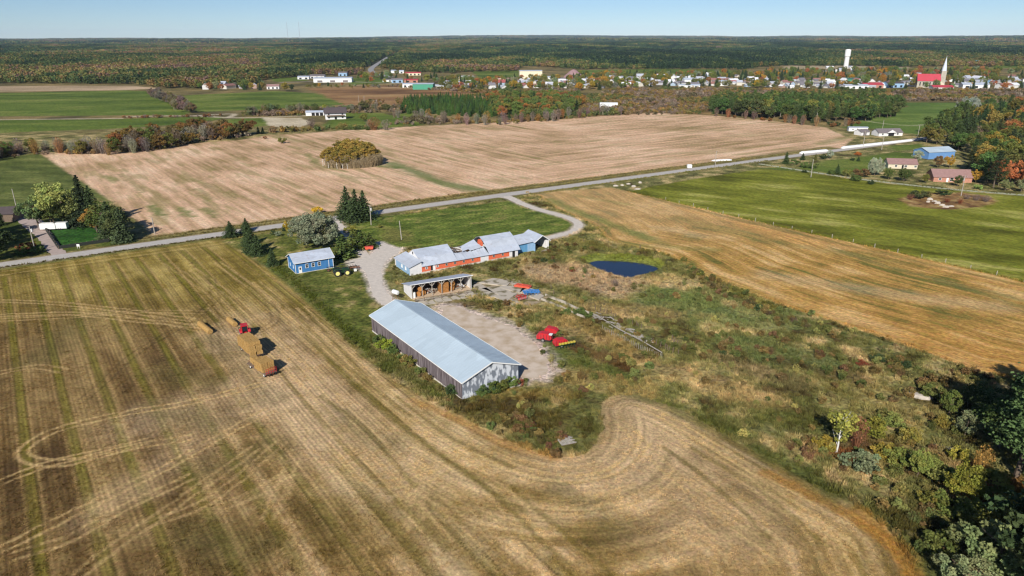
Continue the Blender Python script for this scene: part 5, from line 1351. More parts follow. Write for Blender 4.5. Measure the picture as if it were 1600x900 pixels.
# orange bin and yellow drum at the edge of the gravel yard
x, y = G(577, 391)
ob = thing('spreader', 'orange box spreader on small wheels under the dark cedars', 'spreader', (x, y, 0), R(10))
b = MB(); b.prism([(-1.2, .5), (1.2, .5), (1.5, 1.35), (-1.5, 1.35)], 'y', -.8, .8); b.build('hopper', m_orangep, ob)
MB().box(-1.4, 1.4, -.7, .7, 1.3, 1.38).build('load', m_red2, ob)
for y_ in (-.9, .9): wheel(ob, 0, y_, .36, .22, m_black)
x, y = G(567, 390); o = MB().tube((0, 0, 0), (0, 0, .95), .42, n=14).tube((0, 0, .95), (0, 0, 1.0), .38, n=14).build('drum', mat('olive_yellow', S(176, 160, 70), .6)); tag(o, 'olive yellow drum beside the orange spreader', 'drum'); o.location = (x, y, 0)

# things in the open shed
def sh(x, y, z=0): return shed_pt(x, y, z)
for i, (x, y, z, a) in enumerate([(2.7, 1.3, .06, 80), (4.2, 1.9, .06, 100), (3.3, 1.7, 1.4, 85), (13.0, 1.6, .06, 80), (13.2, 1.7, 1.4, 95)]):
    labs = ['brown round bale low at the front of the first hay bay of the open shed', 'brown round bale behind the front one in the first hay bay of the shed', 'brown round bale topmost in the first hay bay of the open shed', 'brown round bale at the bottom of the pile right of the tall hay block', 'brown round bale on top of the pile beside the tall hay block']
    labs[3] = 'brown round bale at the bottom of the pair beside the tall hay block'
    b = bpy.data.objects.new('round_bale', BALE.copy()); b.data.materials[0] = m_hay; COLL.objects.link(b); b.location = sh(x, y, z); b.rotation_euler = (0, 0, R(a)); b.scale = (1.05, 1.05, 1.0); tag(b, labs[i], 'bale')
hb = MB(); rnd = random.Random(12)
for k in range(6): hb.box(9.0 + rnd.uniform(-.05, .05), 11.5 + rnd.uniform(-.05, .05), .5, 3.0, .06 + k * .5, .54 + k * .5)
o = hb.build('hay_block', m_hay); tag(o, 'tall square block of brown hay in the middle of the open shed', 'hay'); o.location = sh(0, 0, 0); o.rotation_euler = (0, 0, R(26.5))
o = MB().tube((0, 0, 0), (0, 0, 1.5), .42, n=14).tube((0, 0, 1.5), (0, 0, 1.62), .3, n=12).build('barrel', m_white); tag(o, 'white barrel just inside the western corner of the open shed', 'barrel'); o.location = sh(.95, .5, .06)
for i, (x, y, a, l_) in enumerate([(6.6, 2.4, .3, 'slumped pile of pale boards and sacks in the second bay of the shed'), (15.6, 2.2, -.4, 'pale junk heap under the last braces of the open shed')]):
    t = MB(); rnd = random.Random(20 + i)
    for k in range(16):
        c = Vector((rnd.uniform(-1.2, 1.2), rnd.uniform(-1, 1), rnd.uniform(.2, 1.1))); d = Vector((rnd.uniform(-1, 1), rnd.uniform(-1, 1), rnd.uniform(-.5, .5))).normalized() * rnd.uniform(.5, 1.1)
        t.beam(c - d, c + d, rnd.uniform(.15, .5), rnd.uniform(.05, .2), rnd.choice([m_gtimber, m_whitewall, m_rust]))
    o = t.build('scrap_pile', None); tag(o, l_, 'scrap pile'); o.location = sh(x, y, .06); o.rotation_euler = (0, 0, a)
# ------------------------------------------------------------------ trees and plants
def proj(x, y, z):
    d = y * _cp + (CAM_H - z) * _sp; u = y * _sp - (CAM_H - z) * _cp
    a, b = 800 + FPX * x / d, 450 - FPX * u / d
    return a + (b - 450) * ROLL, b - (a - 800) * ROLL
def height_for(x, y, py_top):
    lo, hi = 0.0, 80.0
    for _ in range(40):
        m = (lo + hi) / 2
        if proj(x, y, m)[1] > py_top: lo = m
        else: hi = m
    return lo

def foliage_mat(name, instancer=False, transl=.18):
    m = bpy.data.materials.new(name); m.use_nodes = True; nt = m.node_tree; N = nt.nodes; L = nt.links
    N.clear()
    out = N.new('ShaderNodeOutputMaterial'); df = N.new('ShaderNodeBsdfDiffuse'); tr = N.new('ShaderNodeBsdfTranslucent'); mx = N.new('ShaderNodeMixShader')
    mx.inputs[0].default_value = transl
    if instancer:
        c = N.new('ShaderNodeAttribute'); c.attribute_name = 'tint'; c.attribute_type = 'INSTANCER'; col = c.outputs['Color']
    else:
        c = N.new('ShaderNodeObjectInfo'); col = c.outputs['Color']
    v = N.new('ShaderNodeAttribute'); v.attribute_name = 'Col'
    mul = N.new('ShaderNodeVectorMath'); mul.operation = 'MULTIPLY'; L.new(col, mul.inputs[0]); L.new(v.outputs['Color'], mul.inputs[1])
    L.new(mul.outputs[0], df.inputs[0]); L.new(mul.outputs[0], tr.inputs[0])
    L.new(df.outputs[0], mx.inputs[1]); L.new(tr.outputs[0], mx.inputs[2]); L.new(mx.outputs[0], out.inputs[0])
    return m
m_leaf = foliage_mat('foliage'); m_leafi = foliage_mat('foliage_mass', True)
m_bark = mat('bark', S(112, 98, 84), .95, noise=.25, nscale=3, spec=.05)
m_birch = mat('birch_bark', S(222, 218, 208), .8, noise=.12, nscale=3)

def leaf_quads(C, size, rng, upb=.4, aspect=1.0, tint=None, droop=None):
    """quads at points C (n,3)"""
    n = len(C)
    nrm = rng.normal(size=(n, 3)); nrm[:, 2] = np.abs(nrm[:, 2]) + upb; nrm /= np.linalg.norm(nrm, axis=1)[:, None]
    a = rng.normal(size=(n, 3)); a -= nrm * (a * nrm).sum(1)[:, None]; a /= np.linalg.norm(a, axis=1)[:, None]
    b = np.cross(nrm, a)
    s = size * rng.uniform(.6, 1.35, n)[:, None]
    a *= s; b *= s * aspect
    V = np.stack([C - a * .5 - b * .5, C + a * .5 - b * .35, C + a * .45 + b * .5, C - a * .4 + b * .42], 1).reshape(-1, 3)
    F = np.arange(4 * n).reshape(n, 4)
    if tint is None: tint = np.ones((n, 3))
    T = np.repeat(tint * rng.uniform(.82, 1.18, (n, 1)), 4, axis=0)
    return V, F, T
def leaf_mesh(name, V, F, T, m):
    return np_mesh(name, V, F, [m], colors=T)

def clump_crown(rng, H, Rr, z0, nclump, per, leaf, cr, flat=.8, top=.5, hollow=.55, var=.22):
    """crown of leaf clumps spread over an uneven ellipsoid"""
    Cs = []; T = []
    cz = (z0 + H) / 2; hz = (H - z0) / 2
    for k in range(nclump):
        u = rng.uniform(-1, 1); t = rng.uniform(0, 2 * math.pi); q = math.sqrt(1 - u * u); rad = rng.uniform(hollow, .92)
        lump = 1 + .18 * math.sin(3 * t + 1.7) * q
        wz = 1.0 if u > 0 else .85
        c = np.array([Rr * rad * q * math.cos(t) * lump, Rr * rad * q * math.sin(t) * lump, cz + hz * rad * u * wz])
        r = cr * rng.uniform(.7, 1.25)
        p = rng.normal(size=(per, 3)); p /= np.linalg.norm(p, axis=1)[:, None]; p *= (rng.uniform(.35, 1, (per, 1)) ** .6) * r; p[:, 2] *= flat
        Cs.append(c + p); tt = np.ones((per, 3)) * rng.uniform(1 - var, 1 + var); tt[:, 0] *= rng.uniform(.9, 1.12); T.append(tt)
    return np.concatenate(Cs), np.concatenate(T)
def trunk_mesh(name, H, r, m, limbs=0, Rr=2, seed=0, z0=.35, birch=False):
    t = MB(); rnd = random.Random(seed); x = y = 0; k = 5; pts = [(0, 0, -.3)]
    for i in range(1, k + 1): pts.append((pts[-1][0] + rnd.uniform(-.12, .12), pts[-1][1] + rnd.uniform(-.12, .12), H * i / k))
    for i in range(k): t.tube(pts[i], pts[i + 1], r * (1 - i / k * .8), r * (1 - (i + 1) / k * .8), 7)
    for i in range(limbs):
        z = H * rnd.uniform(z0, .8); a = rnd.uniform(0, 6.28); L = Rr * rnd.uniform(.5, .95)
        b = (math.cos(a) * L * .5, math.sin(a) * L * .5, z + L * .35); e = (math.cos(a) * L, math.sin(a) * L, z + L * .85)
        t.tube((0, 0, z), b, r * .4, r * .22, 5, caps=False); t.tube(b, e, r * .22, r * .06, 5, caps=False)
    return t.mesh(name, m)

PROTO = {}
def proto(kind, variants): PROTO[kind] = variants
def conifer(seed, H, Rr, tiers, arms, leaf, z0=.6, droop=.35, power=.85, sparse=0.0):
    rng = np.random.default_rng(seed); C = []; T = []
    for i in range(tiers):
        f = i / (tiers - 1); z = z0 + (H - z0) * f; r = Rr * (1 - f) ** power * rng.uniform(.82, 1.1) + .12
        n = max(4, int(arms * (1 - f * .6)))
        for k in range(n):
            if rng.random() < sparse: continue
            t = 2 * math.pi * (k + rng.uniform(-.3, .3)) / n + i * 1.1; rr_ = r * rng.uniform(.55, 1.22)
            m_ = max(2, int(rr_ / (leaf * .55)))
            sft = rng.uniform(.8, 1.2)
            for j in range(m_):
                g = (j + .6) / m_
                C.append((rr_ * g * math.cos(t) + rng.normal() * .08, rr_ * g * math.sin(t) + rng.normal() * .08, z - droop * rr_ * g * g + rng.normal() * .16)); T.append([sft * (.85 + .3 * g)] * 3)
    C = np.array(C); T = np.array(T)
    V, F, Tt = leaf_quads(C, leaf, rng, .9, .62, T)
    return V, F, Tt
def pine(seed, H, Rr, leaf=.27, n_br=52, z0=.22):
    rng = np.random.default_rng(seed); C = []; T = []
    for i in range(n_br):
        f = z0 + (1 - z0) * (i + rng.uniform(0, 1)) / n_br; z = H * f
        r = Rr * (1.05 - f) ** .55 * rng.uniform(.55, 1.1); t = i * 2.4 + rng.uniform(-.4, .4); tn = rng.uniform(.75, 1.25)
        for j in range(7):
            g = (j + 1.2) / 8; w = .35 + .5 * g * (1.2 - g) * r * .5
            n = 18
            p = rng.normal(size=(n, 3)) * np.array([w, w, .16])
            c = np.array([r * g * math.cos(t), r * g * math.sin(t), z + r * g * .12 + rng.normal() * .1])
            C.append(c + p); T.append(np.ones((n, 3)) * tn * rng.uniform(.85, 1.15))
    C = np.concatenate(C); T = np.concatenate(T); C[:, 2] = np.minimum(C[:, 2], H)
    return leaf_quads(C, leaf, rng, .8, .7, T)
def bare(seed, H, Rr, n, w=.045, leafn=0, leaf=.3):
    """upright fan of bare twigs with a few leaves left"""
    rng = np.random.default_rng(seed); V = []; F = []; T = []
    k = 0
    for i in range(n):
        a = rng.uniform(0, 2 * math.pi); b0 = rng.uniform(0, Rr * .35); sp = rng.uniform(.15, 1) * Rr; h = H * rng.uniform(.55, 1) * (1 - .25 * sp / Rr)
        base = np.array([math.cos(a) * b0, math.sin(a) * b0, 0]); mid = base + np.array([math.cos(a) * sp * .35, math.sin(a) * sp * .35, h * .5]); tip = np.array([math.cos(a) * sp + rng.normal() * .2, math.sin(a) * sp + rng.normal() * .2, h])
        s = np.array([-math.sin(a + i), math.cos(a + i), 0]) * w
        tn = rng.uniform(.75, 1.25)
        for p, q, w0, w1 in ((base, mid, 1.2, .8), (mid, tip, .8, .25)):
            V += [p - s * w0, p + s * w0, q + s * w1, q - s * w1]; F.append((k, k + 1, k + 2, k + 3)); T += [[tn] * 3] * 4; k += 4
        for j in range(3):
            g = rng.uniform(.3, .9); p = mid + (tip - mid) * g; aa = rng.uniform(0, 6.28); q = p + np.array([math.cos(aa), math.sin(aa), 1.2]) * rng.uniform(.15, .32) * H * .35
            V += [p - s * .5, p + s * .5, q + s * .2, q - s * .2]; F.append((k, k + 1, k + 2, k + 3)); T += [[tn] * 3] * 4; k += 4
    V = np.array(V); F = np.array(F); T = np.array(T, dtype=float)
    if leafn:
        c = rng.normal(size=(leafn, 3)); c /= np.linalg.norm(c, axis=1)[:, None]; c *= rng.uniform(.4, 1, (leafn, 1)) ** .5; c = c * np.array([Rr * .85, Rr * .85, H * .42]) + np.array([0, 0, H * .58])
        v2, f2, t2 = leaf_quads(c, leaf, rng); F = np.concatenate([F, f2 + len(V)]); V = np.concatenate([V, v2]); T = np.concatenate([T, t2])
    return V, F, T
def grass_clump(seed, H, n, spread, w):
    rng = np.random.default_rng(seed); V = []; F = []; T = []; k = 0
    for i in range(n):
        a = rng.uniform(0, 6.28); r0 = rng.uniform(0, spread * .5); h = H * rng.uniform(.5, 1); l = rng.uniform(.1, .6) * h
        p = np.array([math.cos(a) * r0, math.sin(a) * r0, 0]); q = p + np.array([math.cos(a) * l, math.sin(a) * l, h]); s = np.array([-math.sin(a + i), math.cos(a + i), 0]) * w
        tn = rng.uniform(.7, 1.3); V += [p - s, p + s, q + s * .35, q - s * .35]; F.append((k, k + 1, k + 2, k + 3)); T += [[tn] * 3] * 4; k += 4
    return np.array(V), np.array(F), np.array(T)

def reg(kind, gen, H, trunk):
    out = []
    for i, (V, F, T) in enumerate(gen):
        out.append((leaf_mesh(kind + '_crown', V, F, T, m_leaf), trunk(i) if trunk else None, H))
    PROTO[kind] = out
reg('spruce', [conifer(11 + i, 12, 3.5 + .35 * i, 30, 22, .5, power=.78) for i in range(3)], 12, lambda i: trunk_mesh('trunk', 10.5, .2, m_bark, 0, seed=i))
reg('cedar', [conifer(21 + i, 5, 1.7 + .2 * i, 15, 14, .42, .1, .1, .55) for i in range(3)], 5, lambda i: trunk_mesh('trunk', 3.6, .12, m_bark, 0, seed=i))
reg('pine', [pine(31 + i, 18, 4.6 + .4 * i) for i in range(4)], 18, lambda i: trunk_mesh('trunk', 17, .3, m_bark, 8, 2.6, seed=i))
def rnd_tree(seed, H, Rr, z0, ncl, per, leaf, cr):
    rng = np.random.default_rng(seed); C, T = clump_crown(rng, H, Rr, z0, ncl, per, leaf, cr); return leaf_quads(C, leaf, rng, .35, 1, T)
reg('round', [rnd_tree(41 + i, 10, 4.2 + .3 * i, 1.4, 62, 84, .3, 1.0) for i in range(4)], 10, lambda i: trunk_mesh('trunk', 7.5, .26, m_bark, 9, 3, seed=i))
reg('willow', [rnd_tree(51 + i, 12, 8.2, .3, 190, 120, .3, 1.1) for i in range(2)], 12, lambda i: trunk_mesh('trunk', 8.5, .5, m_bark, 14, 6, seed=i))
reg('oval', [rnd_tree(61 + i, 11, 2.3, 2.2, 40, 60, .3, .75) for i in range(4)], 11, lambda i: trunk_mesh('trunk', 9, .16, m_birch, 8, 1.6, seed=i, z0=.3))
reg('thicket', [rnd_tree(266 + i, 11, 1.6, 4.2, 30, 60, .24, .62) for i in range(4)], 11, lambda i: trunk_mesh('trunk', 9.5, .13, m_birch, 10, 1.4, seed=i + 20, z0=.3))
reg('birch', [rnd_tree(66 + i, 8, 2.4, 1.8, 26, 26, .3, .75) for i in range(2)], 8, lambda i: trunk_mesh('trunk', 7, .16, m_birch, 12, 2.2, seed=i, z0=.2))
reg('bush', [rnd_tree(71 + i, 3, 1.7 + .2 * i, .0, 30, 64, .19, .52) for i in range(4)], 3, None)
reg('baretree', [bare(81 + i, 8, 2.6, 80, .04, 260, .3) for i in range(3)], 8, lambda i: trunk_mesh('trunk', 5, .14, m_bark, 6, 1.6, seed=i))
reg('bareshrub', [bare(91 + i, 3.5, 2.0, 90, .035, 90, .22) for i in range(3)], 3.5, None)

NAMEOF = {'spruce': ('spruce_tree', 'tree'), 'cedar': ('cedar_tree', 'tree'), 'pine': ('pine_tree', 'tree'), 'round': ('broadleaf_tree', 'tree'), 'willow': ('willow_tree', 'tree'), 'oval': ('poplar_tree', 'tree'), 'thicket': ('poplar_tree', 'tree'), 'birch': ('birch_tree', 'tree'), 'bush': ('bush', 'bush'), 'baretree': ('bare_tree', 'tree'), 'bareshrub': ('bare_shrub', 'shrub')}
_rt = random.Random(99); _cnt = [0]
LATER = []                 # scattered trees: the 300 of a kind that show largest become things, the rest one mass
def tree(kind, x, y, h, col, label, group=None, spread=1.0, z=None, variant=None):
    _cnt[0] += 1; NUM[NAMEOF[kind][0]] = NUM.get(NAMEOF[kind][0], 0) + 1
    return _tree(kind, x, y, h, col, label, group, spread, z, variant)
NUM = {}
def _tree(kind, x, y, h, col, label, group=None, spread=1.0, z=None, variant=None):
    cm, tm, H0 = PROTO[kind][_rt.randrange(len(PROTO[kind])) if variant is None else variant]
    nm, cat = NAMEOF[kind]; s = h / H0; z = H(x, y) if z is None else z
    rz = _rt.uniform(0, 6.28); k = _rt.uniform(.9, 1.12) * spread
    f = _rt.uniform(.88, 1.12); c = tuple(min(1, v * f) for v in S(*col, k=.78)) + (1,)
    if tm is None:
        o = bpy.data.objects.new(nm, cm); COLL.objects.link(o); o.location = (x, y, z); o.rotation_euler = (0, 0, rz); o.scale = (s * k, s * k, s); o.color = c
        return tag(o, label, cat, group)
    t_ = bpy.data.objects.new(nm, None); COLL.objects.link(t_); t_.location = (x, y, z); t_.rotation_euler = (_rt.uniform(-.03, .03), _rt.uniform(-.03, .03), rz); t_.scale = (s * k, s * k, s); t_.empty_display_size = .3
    tag(t_, label, cat, group)
    a = bpy.data.objects.new('crown', cm); COLL.objects.link(a); a.parent = t_; a.color = c
    b = bpy.data.objects.new('trunk', tm); COLL.objects.link(b); b.parent = t_
    return t_
def tp(kind, px, py, ptop, col, label, group=None, spread=1.0, variant=None):
    x, y = G(px, py); return tree(kind, x, y, height_for(x, y, ptop), col, label, group, spread, 0.0, variant)

DG = (66, 80, 50); MG = (92, 108, 58); OG = (116, 116, 58); SG = (136, 146, 118); YE = (186, 156, 52); ORG = (178, 112, 58); BR = (132, 98, 66); MV = (122, 106, 96); YG = (148, 150, 66); RB = (124, 72, 52); GY = (132, 124, 108)
# farmyard
for px, py, t, w in ((543, 342, 292, 1.0), (556, 345, 296, .95), (569, 343, 298, 1.0)):
    pass
tp('spruce', 543, 342, 292, DG, 'dark spruce at the western side of the three by the road', None, 1.25)
tp('spruce', 556, 346, 297, DG, 'dark spruce in the middle of the three by the road', None, 1.25)
tp('spruce', 570, 343, 298, DG, 'dark spruce nearest the utility pole of the three by the road', None, 1.3)
tp('spruce', 361, 370, 346, DG, 'small spruce alone at the roadside corner of the stubble field', None, 1.7)
tp('spruce', 385, 362, 341, DG, 'small spruce touching the road north of the dark spruce row', None, 1.5)
for px, py, t, l in ((388, 384, 352, 'northernmost tall'), (395, 394, 358, 'middle tall'), (403, 399, 367, 'southernmost tall')):
    tp('spruce', px, py, t, DG, l + ' spruce in the row at the lawn edge beside the stubble', None, 1.5)
tp('spruce', 427, 415, 389, DG, 'squat spruce at the corner of the blue garage', None, 1.7)
tp('bush', 427, 367, 359, DG, 'small dark round bush on the lawn near the road')
tp('bush', 436, 369, 361, SG, 'small grey green bush on the lawn near the road')
tp('cedar', 443.5, 361, 350, DG, 'narrow dark cedar by the road beside the yellow shrub')
tp('bush', 451, 364, 345, (150, 132, 46), 'tall yellow shrub by the road at the foot of the willow', None, .7)
tp('willow', 495, 386, 331, (124, 130, 104), 'huge silvery willow towering behind the blue garage', None, .92, 0)
tp('round', 470, 366, 336, (124, 130, 104), 'silvery tree merged with the roadside flank of the huge willow', None, 1.1)
tp('bush', 496, 334, 322, YE, 'yellow bush on the far verge behind the willow')
tp('cedar', 537, 402, 369, (80, 94, 50), 'broad dark cedar between blue garage and gravel yard', None, 1.9)
tp('cedar', 554, 386, 358, (92, 100, 50), 'rounded cedar behind the orange spreader, nearest the willow', None, 1.7)
tp('cedar', 566, 388, 361, (76, 90, 46), 'rounded cedar directly behind the orange spreader', None, 1.7)
tp('cedar', 578, 387, 365, (78, 88, 46), 'rounded cedar at the edge of the gravel drive by the spreader', None, 1.6)
tp('bush', 548, 366, 352, (130, 128, 60), 'pale autumn bush on the lawn beside the front drive')
tp('bush', 594, 356, 350, (120, 116, 60), 'low bush on the lawn near the utility pole')
# shrubs along the machine barn
for i, (px, py, h, c, l) in enumerate([(592, 536, 2.2, MG, 'green shrub against the barn wall near its far corner'), (603, 546, 2.8, (120, 132, 50), 'yellow green shrub against the barn wall'), (613, 553, 2.4, MG, 'leafy green shrub partway along the barn wall'), (628, 563, 1.6, MG, 'low green shrub midway along the barn wall'), (640, 571, 2.3, (104, 104, 54), 'olive shrub midway along the barn wall'), (655, 582, 1.3, MG, 'small weed clump below the barn boards'), (706, 617, 2.6, DG, 'dark shrub by the near corner of the machine barn'),
        (751, 617, 2.2, MG, 'green bush in front of the peeling gable'), (762, 615, 2.6, DG, 'dark round bush in front of the peeling gable'), (775, 613, 2.6, (86, 96, 48), 'full bush at the middle of the gable foot'), (786, 609, 2.3, (96, 100, 50), 'olive bush near the eastern end of the gable'), (799, 604, 2.4, MG, 'leafy bush at the eastern corner of the gable'), (812, 603, 1.7, RB, 'red brown weeds beside the dark barn corner')]):
    x, y = G(px, py); tree('bush', x, y, h, c, l, None, 1.0, 0)
# meadow bushes
MB_ = [(961, 447, 2.3, MV, 'bareshrub', 'lone round grey bush below the pond'), (905, 492, 2.2, MG, 'bush', 'green bush growing through the feed bunk'), (918, 496, 1.8, MG, 'bush', 'second green bush growing through the feed bunk'), (893, 425, 1.2, RB, 'bush', 'small rusty weed clump on the bare bank by the pond'), (886, 489, 1.5, MG, 'bush', 'low bush beside the concrete trough'),
       (850, 410, 1.6, DG, 'bush', 'dark low bush between old barn and pond'), (862, 412, 1.5, DG, 'bush', 'dark low bush nearer the pond'), (1068, 408, 1.4, OG, 'bush', 'olive bush at the golden field edge beyond the pond'), (1080, 418, 1.4, OG, 'bush', 'low olive bush on the golden field edge'), (1095, 430, 1.4, YG, 'bush', 'yellowish bush on the golden field edge'),
       (1170, 478, 1.8, (90, 84, 54), 'bush', 'dark bush in the hedge below the golden field'), (1185, 486, 2.0, DG, 'bush', 'dark green bush in the hedge below the golden field'), (1200, 492, 1.6, (90, 76, 60), 'bareshrub', 'brown shrub in the hedge below the golden field'), (1240, 505, 1.8, (110, 90, 76), 'bareshrub', 'mauve shrub in the hedge below the golden field'), (1260, 513, 1.6, (104, 90, 66), 'bareshrub', 'brown twiggy shrub at the end of the field hedge'),
       (1130, 555, 1.2, DG, 'bush', 'dark weed clump in the middle of the rough meadow'), (1370, 565, 1.9, DG, 'bush', 'dark shrub near the point of the golden field'), (1395, 570, 2.1, (84, 84, 46), 'bush', 'olive shrub near the point of the golden field'), (1345, 572, 1.6, RB, 'bush', 'rusty shrub near the point of the golden field'), (1415, 574, 1.7, DG, 'bush', 'low dark shrub at the golden field corner'),
       (1300, 470, 1.2, OG, 'bush', 'small olive bush beside the golden field')]
for px, py, h, c, k, l in MB_:
    x, y = G(px, py)
    if l.startswith('small olive'): continue
    tree(k, x, y, h, c, l, None, 1.25, 0)
for i, (px, py, h) in enumerate([(795, 668, 1.6), (810, 672, 1.9), (826, 668, 1.5), (848, 692, 1.7), (862, 690, 1.9), (874, 686, 1.5), (838, 680, 1.4), (780, 655, 1.3), (858, 700, 1.2)]):
    x, y = G(px, py); tree('bush', x, y, h, [(86, 78, 46), (94, 92, 48), (104, 74, 56)][i % 3], 'low dark weedy shrub on the grassy point near the broken pallet', 'shrubs on the grassy point', 1.3, 0)
# bottom corner: birch, scrub and the big pines
tp('birch', 1306, 708, 636, (142, 142, 68), 'young birch with white forked trunk and yellow green leaves', None, 1.0)
tp('baretree', 1337, 700, 650, (140, 96, 70), 'thin reddish brown tree beside the young birch')
tp('bush', 1358, 682, 652, (122, 120, 52), 'olive shrub beyond the young birch')
tp('bush', 1286, 703, 682, (136, 120, 52), 'yellow shrub at the shaded side of the birch')
tp('bush', 1347, 737, 706, (112, 120, 88), 'grey green bush standing out of the red grass')
tp('round', 1433, 744, 700, (122, 130, 66), 'egg-shaped green bushy tree below the fallen trunk', None, .8)
tp('bush', 1462, 752, 722, (112, 116, 62), 'dull green bush between two bigger ones')
tp('round', 1504, 786, 726, (128, 126, 54), 'yellow green bushy tree in orange grass', None, .9)
tp('baretree', 1530, 744, 694, (150, 116, 62), 'small orange brown birch in front of the pines')
tp('round', 1506, 684, 643, (112, 118, 84), 'silvery bush in the shade of the pines', None, .9)
tp('round', 1482, 650, 608, (100, 110, 56), 'green bushy tree at the edge of the deep shade', None, .7)
tp('bush', 1470, 668, 648, (122, 112, 54), 'yellow olive bush at the edge of the deep shade')
tp('bush', 1497, 724, 700, (140, 134, 58), 'low yellow bush beside the egg-shaped tree')
for px, py, t, l, s_ in ((1588, 745, 548, 'tallest dark pine at the border of the meadow', 1.25), (1622, 700, 545, 'pine behind the tallest one', 1.2), (1668, 800, 560, 'pine standing in front of the tallest one', 1.2), (1592, 640, 575, 'slim pine at the tip of the golden field', .8), (1612, 606, 556, 'pine beside the golden field corner', 1.0), (1650, 640, 560, 'broad pine in the group beside the golden field', 1.2), (1700, 720, 520, 'dark pine closing the group towards the wood', 1.1)):
    tp('pine', px, py, t, (84, 104, 62), l, None, s_)
for px, py, t, c, k, l in ((1555, 905, 812, (112, 122, 78), 'round', 'silver green tree at the bottom corner'), (1500, 925, 868, (116, 124, 86), 'round', 'silvery bush at the bottom border'), (1590, 940, 860, (108, 120, 76), 'round', 'silvery tree at the very bottom corner'), (1530, 840, 790, (104, 106, 52), 'bush', 'olive bush above the silver green tree'), (1640, 900, 740, DG, 'round', 'dark tree shading the bottom corner'), (1660, 980, 800, DG, 'round', 'dark tree furthest into the bottom corner'), (1600, 830, 780, (120, 120, 56), 'bush', 'yellow olive bush in the corner shade'), (1580, 800, 772, (140, 130, 60), 'bush', 'pale bush on the orange grass'), (1710, 860, 700, DG, 'pine', 'pine shading the orange grass')):
    tp(k, px, py, t, c, l)

for px, py, t, c, k, l in ((1560, 700, 628, (78, 92, 50), 'round', 'dark green tree beside the pines above the orange grass'), (1548, 668, 608, (72, 84, 50), 'round', 'shadowed tree filling the gap left of the pines'), (1528, 636, 596, (86, 96, 54), 'round', 'low tree at the tip of the deep shade'), (1575, 650, 590, (66, 80, 48), 'pine', 'small pine behind the shadowed tree'),
                           (1545, 770, 735, (120, 118, 56), 'bush', 'yellow olive shrub under the pines'), (1402, 726, 700, (112, 120, 60), 'bush', 'green shrub between birch and egg-shaped tree'), (1422, 690, 668, (126, 118, 58), 'bush', 'olive shrub above the fallen trunk'), (1390, 668, 645, (118, 124, 66), 'bush', 'pale green shrub in the blond grass'), (1480, 800, 772, (104, 112, 56), 'bush', 'green shrub downhill of the egg-shaped tree'), (1450, 790, 768, (122, 116, 56), 'bush', 'olive shrub on the bank above the headland'), (1520, 812, 780, (116, 122, 62), 'round', 'small rounded tree uphill of the silver one'), (1470, 860, 830, (96, 104, 54), 'bush', 'green shrub on the bank near the bottom'), (1455, 620, 600, (98, 104, 56), 'bush', 'green shrub behind the pale boulder'), (1380, 716, 694, (140, 124, 56), 'bush', 'golden shrub by the birch')):
    tp(k, px, py, t, c, l, None, 1.15)
# western farmyard
for kind, px, py, t, c, s_, l in (('round', 60, 352, 304, (98, 116, 74), 1.0, 'grey green broad tree at the corner of the western farmyard'), ('round', 84, 350, 286, (150, 158, 92), 1.0, 'pale yellow green tall tree in the western farmyard'), ('round', 106, 352, 284, (146, 154, 86), 1.0, 'pale leafy tree beside the golden one'), ('round', 97, 348, 290, YE, .75, 'golden yellow tree in the middle of the farmyard trees'), ('round', 122, 352, 292, (130, 140, 84), .9, 'light green tree next to the tall dark spruce'),
                           ('round', 80, 351, 312, (86, 98, 54), 1.0, 'dark green tree in front of the farmyard group'), ('round', 108, 352, 312, (78, 88, 48), 1.0, 'shadowed green tree behind the clipped plot'), ('spruce', 135, 352, 275, (52, 62, 44), 1.1, 'tallest black green spruce of the western farmyard'), ('spruce', 149, 352, 291, DG, 1.0, 'second spruce beside the tallest one'), ('round', 152, 364, 322, (140, 110, 56), .8, 'rusty tree at the corner of the clipped plot'), ('round', 165, 366, 312, (92, 102, 54), 1.0, 'olive tree in the row along the harvested field'),
                           ('spruce', 175, 372, 316, (74, 86, 56), 1.2, 'blue green spruce in the row along the harvested field'), ('round', 184, 376, 324, (88, 98, 60), .9, 'grey green tree near the road end of the row'), ('spruce', 193, 378, 326, (76, 88, 60), 1.2, 'spruce at the road end of the row'), ('bush', 46, 392, 378, RB, 1.4, 'dark red shrub beside the farm drive'), ('bush', 58, 395, 384, MG, 1.3, 'green shrub at the foot of the transformer pole'), ('bush', 34, 398, 386, MG, 1.3, 'mixed green shrub at the roadside by the drive')):
    tp(kind, px, py, t, c, l, None, s_)
for i, (px, py, t) in enumerate([(-30, 396, 322), (-62, 392, 316), (-48, 374, 312), (-18, 372, 322), (-90, 402, 320), (-12, 410, 350), (2, 352, 330)]):
    tp('round' if i % 2 else 'spruce', px, py, t, DG, ['dark spruce casting shade over the farm drive', 'dark tree casting shade over the western yard', 'tall dark spruce beyond the shaded yard', 'dark tree next to the shaded gravel', 'spruce deep in the shaded yard', 'dark tree at the roadside by the shaded yard', 'spruce beside the dark roofed farm shed'][i], None, 1.2)

